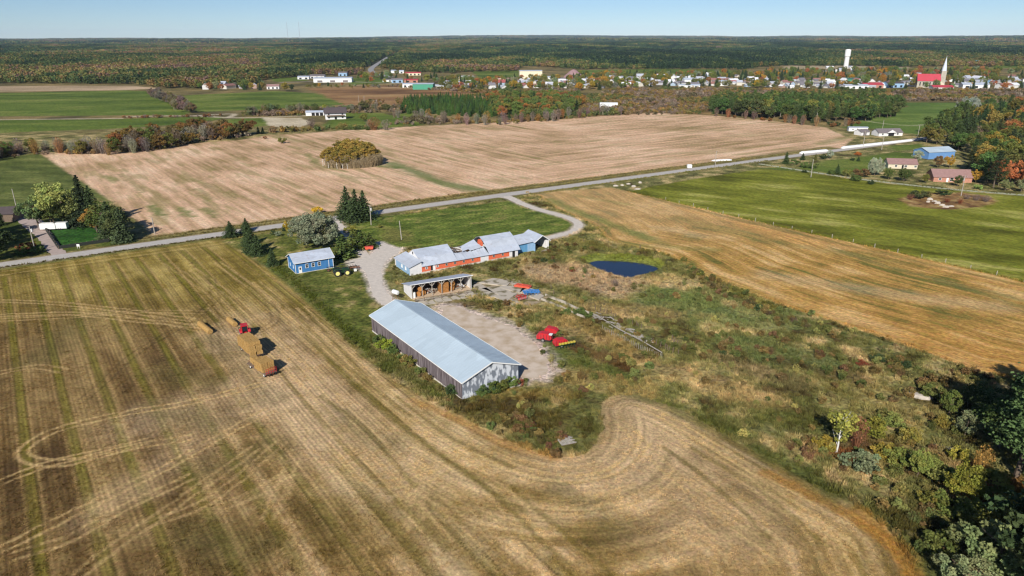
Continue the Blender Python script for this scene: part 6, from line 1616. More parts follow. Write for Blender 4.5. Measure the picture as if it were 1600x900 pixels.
# ---- scattering helpers
def in_px(poly, px, py):
    return inside(poly, np.array([px]), np.array([py]))[0]
def scatter_px(poly, n, seed, mind, edge=None):
    """n ground points whose foot is inside a pixel polygon, at least mind metres apart"""
    g = GP(poly); rnd = random.Random(seed); x0 = min(p[0] for p in g); x1 = max(p[0] for p in g); y0 = min(p[1] for p in g); y1 = max(p[1] for p in g)
    out = []; tries = 0
    while len(out) < n and tries < n * 60:
        tries += 1; x, y = rnd.uniform(x0, x1), rnd.uniform(y0, y1)
        if not inside(g, np.array([x]), np.array([y]))[0]: continue
        if any((x - a) ** 2 + (y - b) ** 2 < mind * mind for a, b in out): continue
        out.append((x, y))
    return out
def along(pts, step, seed, jit, px=True):
    g = spline(GP(pts)) if px else pts; rnd = random.Random(seed); out = []; acc = 0
    for i in range(len(g) - 1):
        L = math.dist(g[i], g[i + 1]); acc += L
        while acc >= step:
            acc -= step * rnd.uniform(.7, 1.3); f = rnd.random()
            out.append((g[i][0] + (g[i + 1][0] - g[i][0]) * f + rnd.uniform(-jit, jit), g[i][1] + (g[i + 1][1] - g[i][1]) * f + rnd.uniform(-jit, jit)))
    return out
def plant(pts, kinds, hr, seed, group, where, spread=1.0, zz=None):
    """kinds: list of (kind, colour, weight, word)"""
    rnd = random.Random(seed); tot = sum(k[2] for k in kinds)
    for x, y in pts:
        r = rnd.uniform(0, tot)
        for k in kinds:
            r -= k[2]
            if r <= 0: break
        f = 1.0 if k[0] not in ('bush', 'bareshrub') else .42
        h = rnd.uniform(*hr); cat = NAMEOF[k[0]][1]
        sz = '' if k[0] in ('bush', 'bareshrub') else ('tall ' if h > hr[0] * .35 + hr[1] * .65 else 'low ' if h < hr[0] * .7 + hr[1] * .3 else '')
        LATER.append((k[0], x, y, h * f, tuple(c * rnd.uniform(.93, 1.07) for c in k[1]), sz + k[3] + ' ' + where, group, spread))
# thicket island in the harvested field
c0 = G(549, 257)
rnd = random.Random(4)
for i in range(125):
    a = rnd.uniform(0, 6.28); q = math.sqrt(rnd.random()); x = c0[0] + math.cos(a) * q * 16.5; y = c0[1] + math.sin(a) * q * 15 + math.cos(a) * q * 2
    e = 1 - q * q; h = 7.5 + 7.5 * e + rnd.uniform(-1, 1)
    col, w = rnd.choice([((150, 128, 64), 'golden'), ((156, 132, 68), 'tan'), ((142, 126, 62), 'straw yellow'), ((124, 114, 58), 'olive')])
    tree('thicket', x, y, h, col, ('tall ' if h > 12 else 'low ') + w + ' poplar in the rounded thicket standing alone in the harvested field', 'poplars of the lone thicket', 1.35)
for i in range(60):
    a = rnd.uniform(3.9, 6.4); x = c0[0] + math.cos(a) * 17.5; y = c0[1] + math.sin(a) * 13.5
    tree('baretree', x, y, rnd.uniform(5, 8), (158, 142, 112), 'bare grey stems at the near rim of the lone thicket', 'bare stems round the lone thicket', .8)
# conifer plantation
plant(scatter_px([(625, 178), (700, 181), (760, 184), (800, 176), (800, 158), (700, 155), (632, 158)], 420, 1, 4.0), [('spruce', (84, 108, 56), 6, 'green spruce'), ('spruce', (68, 90, 54), 3, 'dark spruce')], (6.5, 9.5), 1, 'spruces of the plantation', 'in the dense plantation beyond the harvested field', .9)
plant(scatter_px([(770, 182), (800, 190), (868, 187), (910, 172), (906, 160), (850, 152), (760, 155)], 240, 2, 5.0), [('round', (104, 118, 62), 5, 'green broadleaf tree'), ('round', (124, 116, 62), 2, 'olive broadleaf tree'), ('spruce', DG, 2, 'dark spruce'), ('round', (150, 108, 62), 1, 'rusty broadleaf tree')], (8, 12), 2, 'mixed trees east of the plantation', 'in the mixed wood between plantation and village')
plant(along([(622, 184), (680, 190), (740, 194), (800, 192), (850, 189), (900, 183), (960, 178)], 5.2, 3, 9), [('baretree', GY, 4, 'bare grey tree'), ('baretree', MV, 3, 'bare mauve tree'), ('baretree', (150, 112, 70), 2, 'thin russet tree'), ('bush', OG, 1, 'olive bush')], (7, 11), 3, 'bare trees at the back of the harvested field', 'in the bare belt at the back of the harvested field')
# pine belt
plant(scatter_px([(1108, 178), (1160, 183), (1200, 187), (1280, 193), (1345, 190), (1406, 182), (1398, 170), (1300, 166), (1150, 164), (1110, 170)], 330, 5, 4.6), [('pine', (92, 110, 62), 6, 'dark pine'), ('round', (84, 100, 56), 5, 'dense green broadleaf tree'), ('spruce', (76, 92, 54), 2, 'dense spruce'), ('round', (122, 122, 62), 1.0, 'olive broadleaf tree')], (13, 17.5), 5, 'trees of the pine belt', 'in the dark pine belt between the fields and village')
plant(along([(1110, 181), (1200, 189), (1290, 198), (1345, 194)], 7, 6, 3), [('baretree', (150, 108, 76), 3, 'russet thin tree'), ('bush', (128, 92, 60), 2, 'russet bush'), ('baretree', MV, 2, 'mauve thin tree')], (6, 9), 6, 'thin trees at the foot of the pine belt', 'at the foot of the pine belt')
# eastern wood
WOOD = [(1441, 226), (1462, 204), (1482, 190), (1500, 178), (1560, 174), (1640, 174), (1800, 180), (1900, 330), (1640, 306), (1560, 294), (1515, 286), (1508, 262), (1503, 240), (1470, 230)]
hx = [G(1468, 240), G(1478, 275), G(1412, 258)]
pts = [p for p in scatter_px(WOOD, 420, 8, 6.0) if math.dist(p, hx[0]) > 17 and math.dist(p, hx[1]) > 15]
plant(pts, [('pine', (74, 88, 54), 4, 'dark pine'), ('spruce', (66, 80, 54), 3, 'dark spruce'), ('round', (100, 102, 52), 2.2, 'olive broadleaf tree'), ('round', (134, 122, 60), .6, 'yellowing broadleaf tree'), ('round', (156, 112, 66), .2, 'rusty broadleaf tree'), ('round', (90, 104, 56), 3, 'green broadleaf tree'), ('baretree', MV, 1, 'bare mauve tree')], (10, 17), 8, 'trees of the eastern wood', 'in the big eastern wood behind the houses')
for kind, px, py, t, c, s_, l in (('willow', 1512, 182, 150, (150, 156, 140), .8, 'giant silvery tree rising above the eastern wood'), ('round', 1560, 290, 246, (176, 112, 72), .9, 'bright orange maple at the front of the eastern wood'), ('round', 1585, 288, 248, (168, 106, 68), .8, 'second orange maple beside the bright one'), ('pine', 1552, 294, 236, (64, 76, 50), 1.1, 'big dark pine in front of the orange maples'), ('round', 1524, 285, 264, (176, 140, 60), .8, 'small golden tree beside the brick bungalow'), ('round', 1487, 224, 205, (160, 152, 62), 1.0, 'yellow green tree behind the blue barn'), ('round', 1483, 262, 241, (178, 146, 62), .7, 'golden tree between blue barn and bungalow'), ('round', 1465, 262, 242, (120, 96, 62), .8, 'brownish tree between blue barn and bungalow'), ('pine', 1518, 268, 228, (112, 98, 70), 1.0, 'thin brownish pine behind the brick bungalow'),
                           ('willow', 1366, 274, 245, (160, 166, 138), .62, 'broad silvery willow in front of the half hidden bungalow'), ('round', 1432, 254, 234, (160, 166, 138), 1.0, 'silvery round tree beside the light blue barn'), ('round', 1388, 280, 261, (92, 104, 54), 1.0, 'dark green round tree on the lane before the bungalow'), ('round', 1412, 283, 262, (84, 98, 52), 1.1, 'full dark green tree on the lane before the bungalow'), ('round', 1445, 286, 271, (110, 110, 54), .9, 'olive tree at the corner of the brick bungalow'), ('round', 1495, 291, 274, (76, 88, 48), 1.1, 'dark tree in front of the brick bungalow gable'), ('bush', 1528, 296, 288, (132, 152, 84), 1.2, 'pale green bush east of the lane pole'), ('round', 1595, 300, 278, (136, 140, 100), 1.0, 'grey green tree on the lane edge under the maples'), ('round', 1570, 298, 280, (124, 130, 84), 1.0, 'sage green tree on the lane edge by the big pine'),
                           ('spruce', 1228, 256, 237, (74, 90, 54), 1.3, 'broad spruce at the fork of lane and road'), ('bush', 1241, 257, 248, MG, 1.2, 'round bush next to the fork spruce'), ('spruce', 1254, 250, 239, DG, 1.2, 'small spruce on the verge east of the fork'), ('spruce', 1274, 250, 240, (104, 104, 58), 1.2, 'olive small spruce on the verge'), ('bush', 1256, 262, 252, MG, 1.1, 'green bush beside the lane'), ('bush', 1270, 263, 253, (100, 112, 62), 1.1, 'taller green bush beside the lane'), ('round', 1296, 248, 234, (150, 158, 136), .9, 'small silvery tree by the road'), ('bush', 1286, 249, 240, DG, 1.0, 'dark bush by the small silvery tree'),
                           ('spruce', 1308, 272, 256, (76, 92, 56), 1.3, 'spruce in the garden beside the lane'), ('bush', 1298, 273, 264, MG, 1.2, 'bush at the foot of the garden spruce'), ('bush', 1322, 275, 264, (112, 114, 60), 1.2, 'olive bush in the lane hedge'), ('bush', 1336, 283, 272, MG, 1.4, 'rounded bush growing by the lane'), ('bush', 1345, 276, 262, (112, 90, 60), 1.2, 'brown bush beside the broad willow'), ('spruce', 1341, 252, 244, DG, 1.2, 'little spruce in the garden grass'), ('bush', 1332, 251, 246, DG, 1.2, 'little dark bush in the garden grass'), ('bush', 1340, 243, 237, ORG, 1.6, 'orange bush by the road'), ('bush', 1257, 270, 265, DG, 1.3, 'low dark bush on the pasture side of the lane'), ('bush', 1360, 288, 281, DG, 1.2, 'small dark bush on the pasture side of the lane'),
                           ('bush', 1434, 310, 296, (84, 90, 58), 1.3, 'grey green bush on the stony island in the pasture'), ('bush', 1448, 308, 298, (104, 100, 60), 1.2, 'olive bush on the stony island'), ('bush', 1470, 305, 296, DG, 1.4, 'dark green bush on the stony island'), ('bush', 1482, 305, 298, MG, 1.1, 'bright bush on the stony island'), ('bareshrub', 1422, 312, 302, (120, 84, 66), 1.3, 'reddish shrub at the end of the stony island'), ('bareshrub', 1510, 311, 303, MV, 1.4, 'mauve shrub on the stony island'), ('bareshrub', 1525, 313, 303, MV, 1.4, 'mauve shrub further along the stony island'), ('bareshrub', 1540, 315, 305, (118, 104, 96), 1.4, 'grey shrub at the far end of the stony island'), ('bareshrub', 1480, 316, 309, RB, 1.3, 'red twigged shrub among the stones of the island'), ('bareshrub', 1500, 318, 309, RB, 1.3, 'rusty shrub among the stones of the island'),
                           ('spruce', 1330, 200, 192, DG, 1.3, 'small dark spruce by the mobile home'), ('bush', 1297, 196, 189, DG, 1.3, 'dark bush at the end of the pine belt'), ('bush', 1308, 197, 190, DG, 1.3, 'round dark bush near the mobile home'), ('bush', 1488, 184, 176, YG, 2.0, 'yellowish bush alone in the green field')):
    tp(kind, px, py, t, c, l, None, s_)
rnd = random.Random(5)
for i, (px, py) in enumerate([(1453, 312), (1465, 318), (1472, 321), (1460, 315), (1486, 323), (1450, 316), (1478, 324), (982, 288), (990, 292), (972, 290), (996, 296), (1000, 286), (962, 291)]):
    t = MB(); t.ball((0, 0, .2), rnd.uniform(.8, 1.6), rnd.uniform(.6, 1.1), rnd.uniform(.4, .8), 8, 5)
    for k in range(len(t.v)): a = t.v[k]; t.v[k] = tuple(q * rnd.uniform(.85, 1.15) for q in a)
    o = t.build('boulder', mat('pale_rock', S(190, 180, 166), .9, noise=.2, nscale=1)); o.location = (*G(px, py), 0)
    tag(o, 'pale boulder on the bushy island in the green pasture' if i < 7 else 'pale boulder in the heap where golden field meets the road', 'rock', 'boulders on the pasture island' if i < 7 else 'boulder heap by the road')
# hedgerow and woods north west
plant(along([(165, 240), (200, 238), (240, 233), (300, 222), (345, 216), (385, 211)], 2.4, 10, 7) + along([(190, 230), (240, 222), (300, 212), (345, 206)], 3.2, 11, 10), [('round', (126, 98, 54), 4, 'golden brown broadleaf tree'), ('round', (104, 90, 54), 3, 'russet broadleaf tree'), ('baretree', (112, 98, 88), 3, 'bare mauve tree'), ('round', (104, 106, 56), 2, 'olive broadleaf tree'), ('baretree', GY, 2, 'bare grey tree')], (8, 13), 10, 'autumn trees along the hedgerow', 'in the autumn hedgerow at the back of the harvested field')
plant(along([(-120, 262), (-40, 256), (0, 248), (28, 243), (60, 240), (120, 238), (168, 240)], 2.4, 12, 7), [('baretree', GY, 5, 'bare grey tree'), ('baretree', MV, 3, 'bare mauve tree'), ('baretree', (150, 116, 72), 3, 'russet thin tree'), ('round', OG, 1.2, 'olive broadleaf tree')], (7, 11), 12, 'bare trees along the western field', 'in the bare tree line behind the western green field')
plant(along([(-60, 252), (0, 244), (22, 240)], 6, 14, 8), [('round', MG, 2, 'green broadleaf tree'), ('round', (110, 92, 62), 2, 'brown broadleaf tree')], (7, 10), 14, 'trees at the western border', 'in the thicket west of the green field')
plant(along([(240, 150), (252, 155), (268, 162), (282, 170), (298, 177)], 4, 15, 6), [('round', MV, 3, 'mauve broadleaf tree'), ('round', (116, 108, 72), 3, 'brown green tree'), ('baretree', GY, 2, 'bare grey tree')], (7, 12), 15, 'trees between the two green fields', 'in the slanting hedge between two green fields')
plant(along([(186, 185), (240, 184), (300, 183), (350, 181)], 4, 16, 4), [('bush', BR, 3, 'brown bush'), ('bareshrub', MV, 3, 'mauve shrub')], (5, 9), 16, 'shrubs along the farm lane', 'along the pale lane between green fields')
plant(along([(375, 180), (420, 178), (470, 176), (520, 177), (560, 172), (600, 174)], 3.6, 17, 9), [('round', (100, 104, 62), 4, 'olive broadleaf tree'), ('baretree', GY, 3, 'bare grey tree'), ('round', (112, 122, 82), 3, 'sage broadleaf tree'), ('baretree', MV, 2, 'bare mauve tree')], (6, 10), 17, 'trees along the chalet drive', 'in the tree line beside the chalet and drive shed')
for kind, px, py, t, c, s_, l in (('spruce', 404, 209, 198, DG, 1.5, 'dark round spruce at the field corner, first of a pair'), ('spruce', 411, 209, 198, DG, 1.5, 'dark round spruce touching its twin at the field corner'), ('spruce', 428, 206, 197, DG, 1.5, 'single dark spruce east of the twin pair'), ('baretree', 376, 206, 190, GY, 1.3, 'pale bare tree beside the dark green plot'), ('baretree', 487, 200, 184, MV, 1.6, 'bare mauve tree below the drive shed'), ('baretree', 585, 203, 182, BR, 1.8, 'brown bare tree on the lawn behind the harvested field'), ('baretree', 603, 203, 186, GY, 1.6, 'grey bare tree on the lawn behind the harvested field'), ('baretree', 577, 201, 186, GY, 1.3, 'thin grey tree on the lawn beside the brown one'), ('bush', 441, 224, 214, OG, 1.0, 'lone bushy weed standing in the harvested field'), ('bush', 414, 217, 212, BR, .9, 'low brown weed patch in the harvested field'), ('round', 508, 175, 162, YG, .8, 'yellow green tree beside the chalet'), ('round', 569, 190, 176, OG, .9, 'olive tree on the chalet lawn'), ('round', 446, 142, 128, (150, 138, 60), 1.0, 'golden green tree by the white roadside house'), ('round', 456, 142, 131, DG, .9, 'dark tree beside the golden green one')):
    tp(kind, px, py, t, c, l, None, s_)

# ------------------------------------------------------------------ masses nobody could count: built from points
def mass(name, pts, protos, idx, rot, scl, tint):
    """one object: small plants set on many points"""
    col = bpy.data.collections.new(name + '_kinds')
    for i, me in enumerate(protos):
        o = bpy.data.objects.new('%s_kind_%02d' % (name, i), me); col.objects.link(o)
    me = bpy.data.meshes.new(name); n = len(pts)
    me.vertices.add(n); me.vertices.foreach_set('co', np.asarray(pts, dtype=np.float32).ravel())
    for nm, ty, arr in (('idx', 'INT', idx), ('rotz', 'FLOAT', rot), ('scl', 'FLOAT', scl)):
        a = me.attributes.new(nm, ty, 'POINT'); a.data.foreach_set('value', np.asarray(arr, dtype=np.int32 if ty == 'INT' else np.float32))
    a = me.attributes.new('tint', 'FLOAT_VECTOR', 'POINT'); a.data.foreach_set('vector', np.asarray(tint, dtype=np.float32).ravel())
    o = bpy.data.objects.new(name, me); COLL.objects.link(o); o['kind'] = 'stuff'
    ng = bpy.data.node_groups.new(name + '_nodes', 'GeometryNodeTree')
    ng.interface.new_socket('Geometry', in_out='INPUT', socket_type='NodeSocketGeometry'); ng.interface.new_socket('Geometry', in_out='OUTPUT', socket_type='NodeSocketGeometry')
    N = ng.nodes; L = ng.links
    gi = N.new('NodeGroupInput'); go = N.new('NodeGroupOutput'); ip = N.new('GeometryNodeInstanceOnPoints'); ci = N.new('GeometryNodeCollectionInfo')
    ci.inputs['Collection'].default_value = col; ci.inputs['Separate Children'].default_value = True; ci.inputs['Reset Children'].default_value = True
    def attr(nm, t):
        q = N.new('GeometryNodeInputNamedAttribute'); q.data_type = t; q.inputs[0].default_value = nm; return q.outputs[0]
    L.new(gi.outputs[0], ip.inputs['Points']); L.new(ci.outputs[0], ip.inputs['Instance']); ip.inputs['Pick Instance'].default_value = True
    L.new(attr('idx', 'INT'), ip.inputs['Instance Index'])
    cx = N.new('ShaderNodeCombineXYZ'); L.new(attr('rotz', 'FLOAT'), cx.inputs[2]); L.new(cx.outputs[0], ip.inputs['Rotation'])
    L.new(attr('scl', 'FLOAT'), ip.inputs['Scale']); L.new(ip.outputs[0], go.inputs[0])
    mod = o.modifiers.new('plants', 'NODES'); mod.node_group = ng
    return o
rng = np.random.default_rng(5)
def lerp_pal(t, pal):
    """t (n,) in 0..1 -> colours"""
    ts = np.linspace(0, 1, len(pal)); return np.stack([np.interp(t, ts, [p[k] for p in pal]) for k in range(3)], -1)
def painted(x, y):
    i = np.clip(np.searchsorted(xs, x), 0, NX - 1); j = np.clip(np.searchsorted(ys, y), 0, NY - 1)
    return PA[j, i], REG[j, i], Z[j, i]

# grass and weeds of the rough meadow
n = 130000
gx = rng.uniform(-45, 175, n); gy = rng.uniform(78, 330, n)
c, r, z = painted(gx, gy)
keep = (r == 0)
dn = fbm(gx / 6, gy / 6, 401, 3); keep &= rng.random(n) < np.clip((dn - .3) * 3.2, .12, 1)
dpond = seg_dist(PONDG, gx, gy, True); keep &= (dpond > 1.6) & ~inside(PONDG, gx, gy)
fw = np.ones(n)
for pts, rad in ((GP([(700, 480), (740, 500), (780, 525), (820, 560), (840, 580)]), 8.5), (GP([(782, 306), (815, 318), (870, 335), (905, 351), (872, 368), (848, 374)]), 3.6), (GP([(640, 470), (760, 448)]), 5), (GP([(760, 446), (800, 458), (845, 462)]), 6.5), (ROAD, 7.5), (LANE_G, 3.5), (GP([(650, 410), (740, 395), (830, 385)]), 9), (GP([(650, 455), (730, 440)]), 8), (GP([(850, 530), (885, 538)]), 3), (GP([(590, 400), (590, 440), (606, 475)]), 5)):
    keep &= seg_dist(pts, gx, gy) > rad
cb = np.array([-10.62, 126.05]); lx = (gx - cb[0]) * ux + (gy - cb[1]) * uy; ly = -(gx - cb[0]) * uy + (gy - cb[1]) * ux
keep &= ~((lx > -.8) & (lx < 15) & (ly > -.8) & (ly < 44.5))
pk = proj(gx, gy, 0); keep &= (pk[0] > -60) & (pk[0] < 1760)
keep &= ~(inside(GP(DRT), gx, gy) | inside(GP(GRV), gx, gy))
px_, py_ = G(875, 535); bare_ = (np.hypot(gx - px_, gy - py_) < 9); keep &= ~(bare_ & (rng.random(n) < .8))
gx, gy, z, c = gx[keep], gy[keep], z[keep], c[keep]
f = rng.uniform(.8, 1.7, (len(gx), 1)); tint = np.clip(c * f, 0, 1); tint[:, 0] *= rng.uniform(.94, 1.1, len(gx))
w = rng.random(len(gx)); bushy = (w < .05) & (fbm(gx / 12, gy / 12, 405, 2) > .48)
tint[bushy] *= .72
idx = rng.integers(0, 4, len(gx)); idx[bushy] = 4 + rng.integers(0, 2, bushy.sum())
gp = [grass_clump(i, .62 + .12 * i, 26, .9, .055) for i in range(4)] + [rnd_tree(120 + i, 1.0, .65, .0, 9, 34, .17, .3) for i in range(2)]
mass('meadow_grass', np.stack([gx, gy, z - .05], -1), [leaf_mesh('grass_clump', *g, m_leafi) for g in gp], idx, rng.uniform(0, 6.28, len(gx)), rng.uniform(.45, 1.15, len(gx)) * (.7 + .6 * fbm(gx / 9, gy / 9, 403, 2)), tint)

P_ = []
for pts, wd, den in (([(1068, 408), (1110, 440), (1165, 475), (1205, 495), (1260, 515)], 3.2, .5), ([(1290, 555), (1340, 575), (1410, 575)], 4.5, .4), ([(860, 520), (920, 545), (985, 575)], 3.0, .35), ([(770, 645), (820, 665), (880, 690)], 5.5, .35), ([(870, 600), (930, 590), (1010, 612)], 4, .12), ([(1180, 630), (1260, 660)], 4, .22), ([(1280, 690), (1360, 720), (1440, 770), (1500, 850), (1520, 900)], 6, .30), ([(1400, 660), (1460, 700), (1520, 740)], 8, .28), ([(1450, 610), (1520, 600), (1570, 650)], 8, .3), ([(1000, 520), (1060, 545), (1130, 560)], 5, .12), ([(840, 400), (900, 390), (950, 385)], 4, .15), ([(600, 540), (650, 580), (700, 620)], 1.3, .5), ([(1110, 500), (1200, 540), (1300, 600)], 12, .07), ([(1450, 800), (1520, 830), (1600, 860)], 9, .3), ([(720, 475), (800, 490), (870, 500)], 4, .10)):
    g = spline(GP(pts))
    for i in range(len(g) - 1):
        L = math.dist(g[i], g[i + 1]); k = max(1, int(L * wd * 2 * den * .55)); t = rng.random((k, 1)); P_.append(np.array(g[i]) * (1 - t) + np.array(g[i + 1]) * t + rng.normal(size=(k, 2)) * wd * .55)
P_ = np.concatenate(P_); gx, gy = P_[:, 0], P_[:, 1]; c, r, z = painted(gx, gy); k_ = (r == 0); gx, gy, z = gx[k_], gy[k_], z[k_]
q_x = rng.uniform(-5, 150, 1100); q_y = rng.uniform(95, 250, 1100); qc, qr, qz = painted(q_x, q_y); qk = (qr == 0) & (fbm(q_x / 8, q_y / 8, 431, 3) > .5) & (seg_dist(GP([(640, 470), (760, 446), (850, 466)]), q_x, q_y) > 11) & (seg_dist(PONDG, q_x, q_y, True) > 6) & ~inside(PONDG, q_x, q_y)
gx = np.concatenate([gx, q_x[qk]]); gy = np.concatenate([gy, q_y[qk]]); z = np.concatenate([z, qz[qk]])
k_ = ~(inside(GP(DRT), gx, gy) | inside(GP(GRV), gx, gy) | (seg_dist(GP([(850, 530), (890, 540)]), gx, gy) < 3.5) | (seg_dist(GP([(650, 410), (740, 395), (830, 385)]), gx, gy) < 8)); gx, gy, z = gx[k_], gy[k_], z[k_]
lx = (gx - cb[0]) * ux + (gy - cb[1]) * uy; ly = -(gx - cb[0]) * uy + (gy - cb[1]) * ux; k_ = ~((lx > -1) & (lx < 15.5) & (ly > -1) & (ly < 44.5)); gx, gy, z = gx[k_], gy[k_], z[k_]
tint = lerp_pal(rng.random(len(gx)), [S(*q, k=.78) for q in ((84, 92, 50), (108, 108, 58), (104, 86, 54), (132, 114, 66), (112, 84, 60), (98, 110, 62), (150, 140, 80))]) * rng.uniform(.75, 1.2, (len(gx), 1))
gp = [rnd_tree(140 + i, 1.6, 1.0, .0, 16, 40, .17, .38) for i in range(4)] + [bare(150 + i, 1.8, 1.0, 46, .025, 60, .16) for i in range(2)]
mass('undergrowth', np.stack([gx, gy, z - .05], -1), [leaf_mesh('low_bush', *g, m_leafi) for g in gp], rng.integers(0, 6, len(gx)), rng.uniform(0, 6.28, len(gx)), rng.uniform(.45, 1.25, len(gx)), tint)

# loose straw and stubble tufts on the front field
n = 60000
gx = rng.uniform(-190, 60, n); gy = 76 + 150 * rng.random(n) ** 1.6; c, r, z = painted(gx, gy); pk = proj(gx, gy, 0)
keep = (r == 1) & (pk[0] > -40) & (pk[0] < 1640) & (fbm(gx / 7, gy / 7, 411, 3) > .42)
gx, gy, z, c = gx[keep], gy[keep], z[keep], c[keep]
gp = [grass_clump(30 + i, .16, 9, .55, .05) for i in range(3)]
mass('loose_straw', np.stack([gx, gy, z - .01], -1), [leaf_mesh('straw_clump', *g, m_leafi) for g in gp], rng.integers(0, 3, len(gx)), rng.uniform(0, 6.28, len(gx)), rng.uniform(.6, 1.5, len(gx)), np.clip(c * rng.uniform(.75, 1.45, (len(gx), 1)), 0, 1))

# dried weeds along ditches and road
A_ = []
for pts, jit, st in (([road_off(-170, 4.6), road_off(-92, 4.6)], .5, .35), ([nroad(-130, 9), nroad(0, 12), nroad(150, 9)], 1.6, .3), ([nroad(-130, 5.5), nroad(0, 6), nroad(150, 5.5), nroad(210, 5)], .8, .4), (FEN, .9, .3), (GEDGE, 1.0, .35), ([road_off(10, 5), road_off(150, 5)], .8, .4), (LANE_G, 2.6, .8), (GP([(420, 408), (470, 448), (560, 532), (640, 592), (700, 630)]), 1.4, .12), (GP([(720, 505), (800, 535), (870, 585)]), 4, .4)):
    g = spline(pts) if len(pts) > 2 else pts
    for i in range(len(g) - 1):
        L = math.dist(g[i], g[i + 1]); k = int(L / st); t = rng.random((k, 1)); p = np.array(g[i]) * (1 - t) + np.array(g[i + 1]) * t + rng.normal(size=(k, 2)) * jit * .6
        A_.append(p)
A_ = np.concatenate(A_); A_ = A_[~(inside(GP(DRT), A_[:, 0], A_[:, 1]) | inside(GP(GRV), A_[:, 0], A_[:, 1]))]; gx, gy = A_[:, 0], A_[:, 1]; c, r, z = painted(gx, gy)
gp = [grass_clump(50 + i, .7, 16, .8, .07) for i in range(3)]
mass('verge_weeds', np.stack([gx, gy, z - .03], -1), [leaf_mesh('weed_clump', *g, m_leafi) for g in gp], rng.integers(0, 3, len(gx)), rng.uniform(0, 6.28, len(gx)), rng.uniform(.4, 1.1, len(gx)), np.clip(c * rng.uniform(.8, 1.5, (len(gx), 1)), 0, 1))

# scrub between fields and village
SCRUB = [[(150, 240), (240, 236), (345, 219), (390, 213), (350, 206), (240, 222), (180, 230)], [(-100, 262), (0, 250), (60, 242), (170, 241), (170, 234), (60, 235), (0, 238), (-100, 250)], [(375, 182), (520, 180), (600, 176), (560, 168), (470, 172), (375, 177)], [(600, 135), (760, 147), (760, 142), (640, 133)], [(900, 184), (960, 178), (1020, 175), (1110, 178), (1108, 165), (1150, 158), (1200, 140), (1100, 139), (1040, 139), (960, 140), (905, 155)], [(1400, 158), (1480, 158), (1560, 157), (1900, 158), (1900, 140), (1600, 141), (1500, 142), (1400, 141), (1330, 141), (1200, 141), (1150, 150), (1380, 160)],
         [(590, 172), (630, 178), (640, 158), (700, 152), (760, 150), (900, 152), (910, 140), (780, 141), (740, 148), (640, 155)], [(560, 170), (585, 168), (600, 160), (575, 158)], [(930, 181), (1010, 172), (1100, 172), (1100, 178)], [(640, 196), (700, 194), (860, 190), (905, 184), (900, 176), (870, 186), (780, 190), (640, 186), (600, 196)], [(500, 203), (560, 204), (600, 203), (600, 200), (500, 200)], [(420, 208), (500, 205), (500, 201), (430, 203)]]
P_ = []
for k, poly in enumerate(SCRUB):
    g = GP(poly); x0 = min(p[0] for p in g); x1 = max(p[0] for p in g); y0 = min(p[1] for p in g); y1 = max(p[1] for p in g)
    m_ = int((x1 - x0) * (y1 - y0) / 22); qx = rng.uniform(x0, x1, m_); qy = rng.uniform(y0, y1, m_); s_ = inside(g, qx, qy); P_.append(np.stack([qx[s_], qy[s_]], -1))
P_ = np.concatenate(P_); gx, gy = P_[:, 0], P_[:, 1]
t = np.clip((fbm(gx / 45, gy / 45, 421, 3) - .5) * 2.2 + .42 + rng.normal(size=len(gx)) * .16, 0, 1)
tint = lerp_pal(t, [S(*q, k=.78) for q in ((84, 96, 56), (104, 106, 60), (128, 112, 64), (142, 114, 66), (128, 108, 92), (140, 126, 110), (96, 88, 62))]) * rng.uniform(.8, 1.25, (len(gx), 1))
gp = [bare(200 + i, 3.6, 2.2, 34, .09, 70, .5) for i in range(3)] + [rnd_tree(210 + i, 3, 2.0, .1, 10, 16, .6, .8) for i in range(3)]
mass('scrub', np.stack([gx, gy, gx * 0 - .1], -1), [leaf_mesh('scrub_clump', *g, m_leafi) for g in gp], rng.integers(0, 6, len(gx)), rng.uniform(0, 6.28, len(gx)), rng.uniform(.4, 1.2, len(gx)) * (.55 + 1.3 * fbm(gx / 25, gy / 25, 423, 2) ** 1.5), tint)

# ---- the forest to the horizon
FEDGE = [(-900, 130), (0, 131), (208, 132), (240, 137), (282, 140), (305, 139), (395, 137), (412, 125), (470, 119.5), (560, 118), (576, 112), (590, 107), (640, 112), (705, 115), (720, 113), (806, 111), (818, 104), (870, 106), (905, 109), (1020, 108), (1140, 108.5), (1152, 110), (1200, 104.5), (1230, 102.5), (1330, 103.5), (1420, 105), (1470, 103.5), (1560, 104), (1700, 104), (2600, 104)]
fe = np.array(FEDGE)
HWY = GP([(612, 121), (592, 116.5), (580, 111.5), (583, 106), (600, 98), (618, 89), (626, 84)])
hw_s = spline(HWY, 6)
def far_trees(r0, r1, spacing, seed):
    n = int((r1 * r1 - r0 * r0) * .80 / (spacing * spacing))
    rg = np.random.default_rng(seed); rr_ = np.sqrt(rg.uniform(r0 * r0, r1 * r1, n)); a = rg.uniform(-.80, .80, n)
    x = rr_ * np.sin(a); y = rr_ * np.cos(a); z = terrain(x, y); px, py = proj(x, y, z)
    k = py < np.interp(px, fe[:, 0], fe[:, 1]) + 1.2 * (fbm(x / 60, y / 60, 431, 2) - .5) * 2
    k &= (px > -250) & (px < 1850)
    k &= seg_dist(hw_s, x, y) > 16
    return x[k], y[k], z[k]
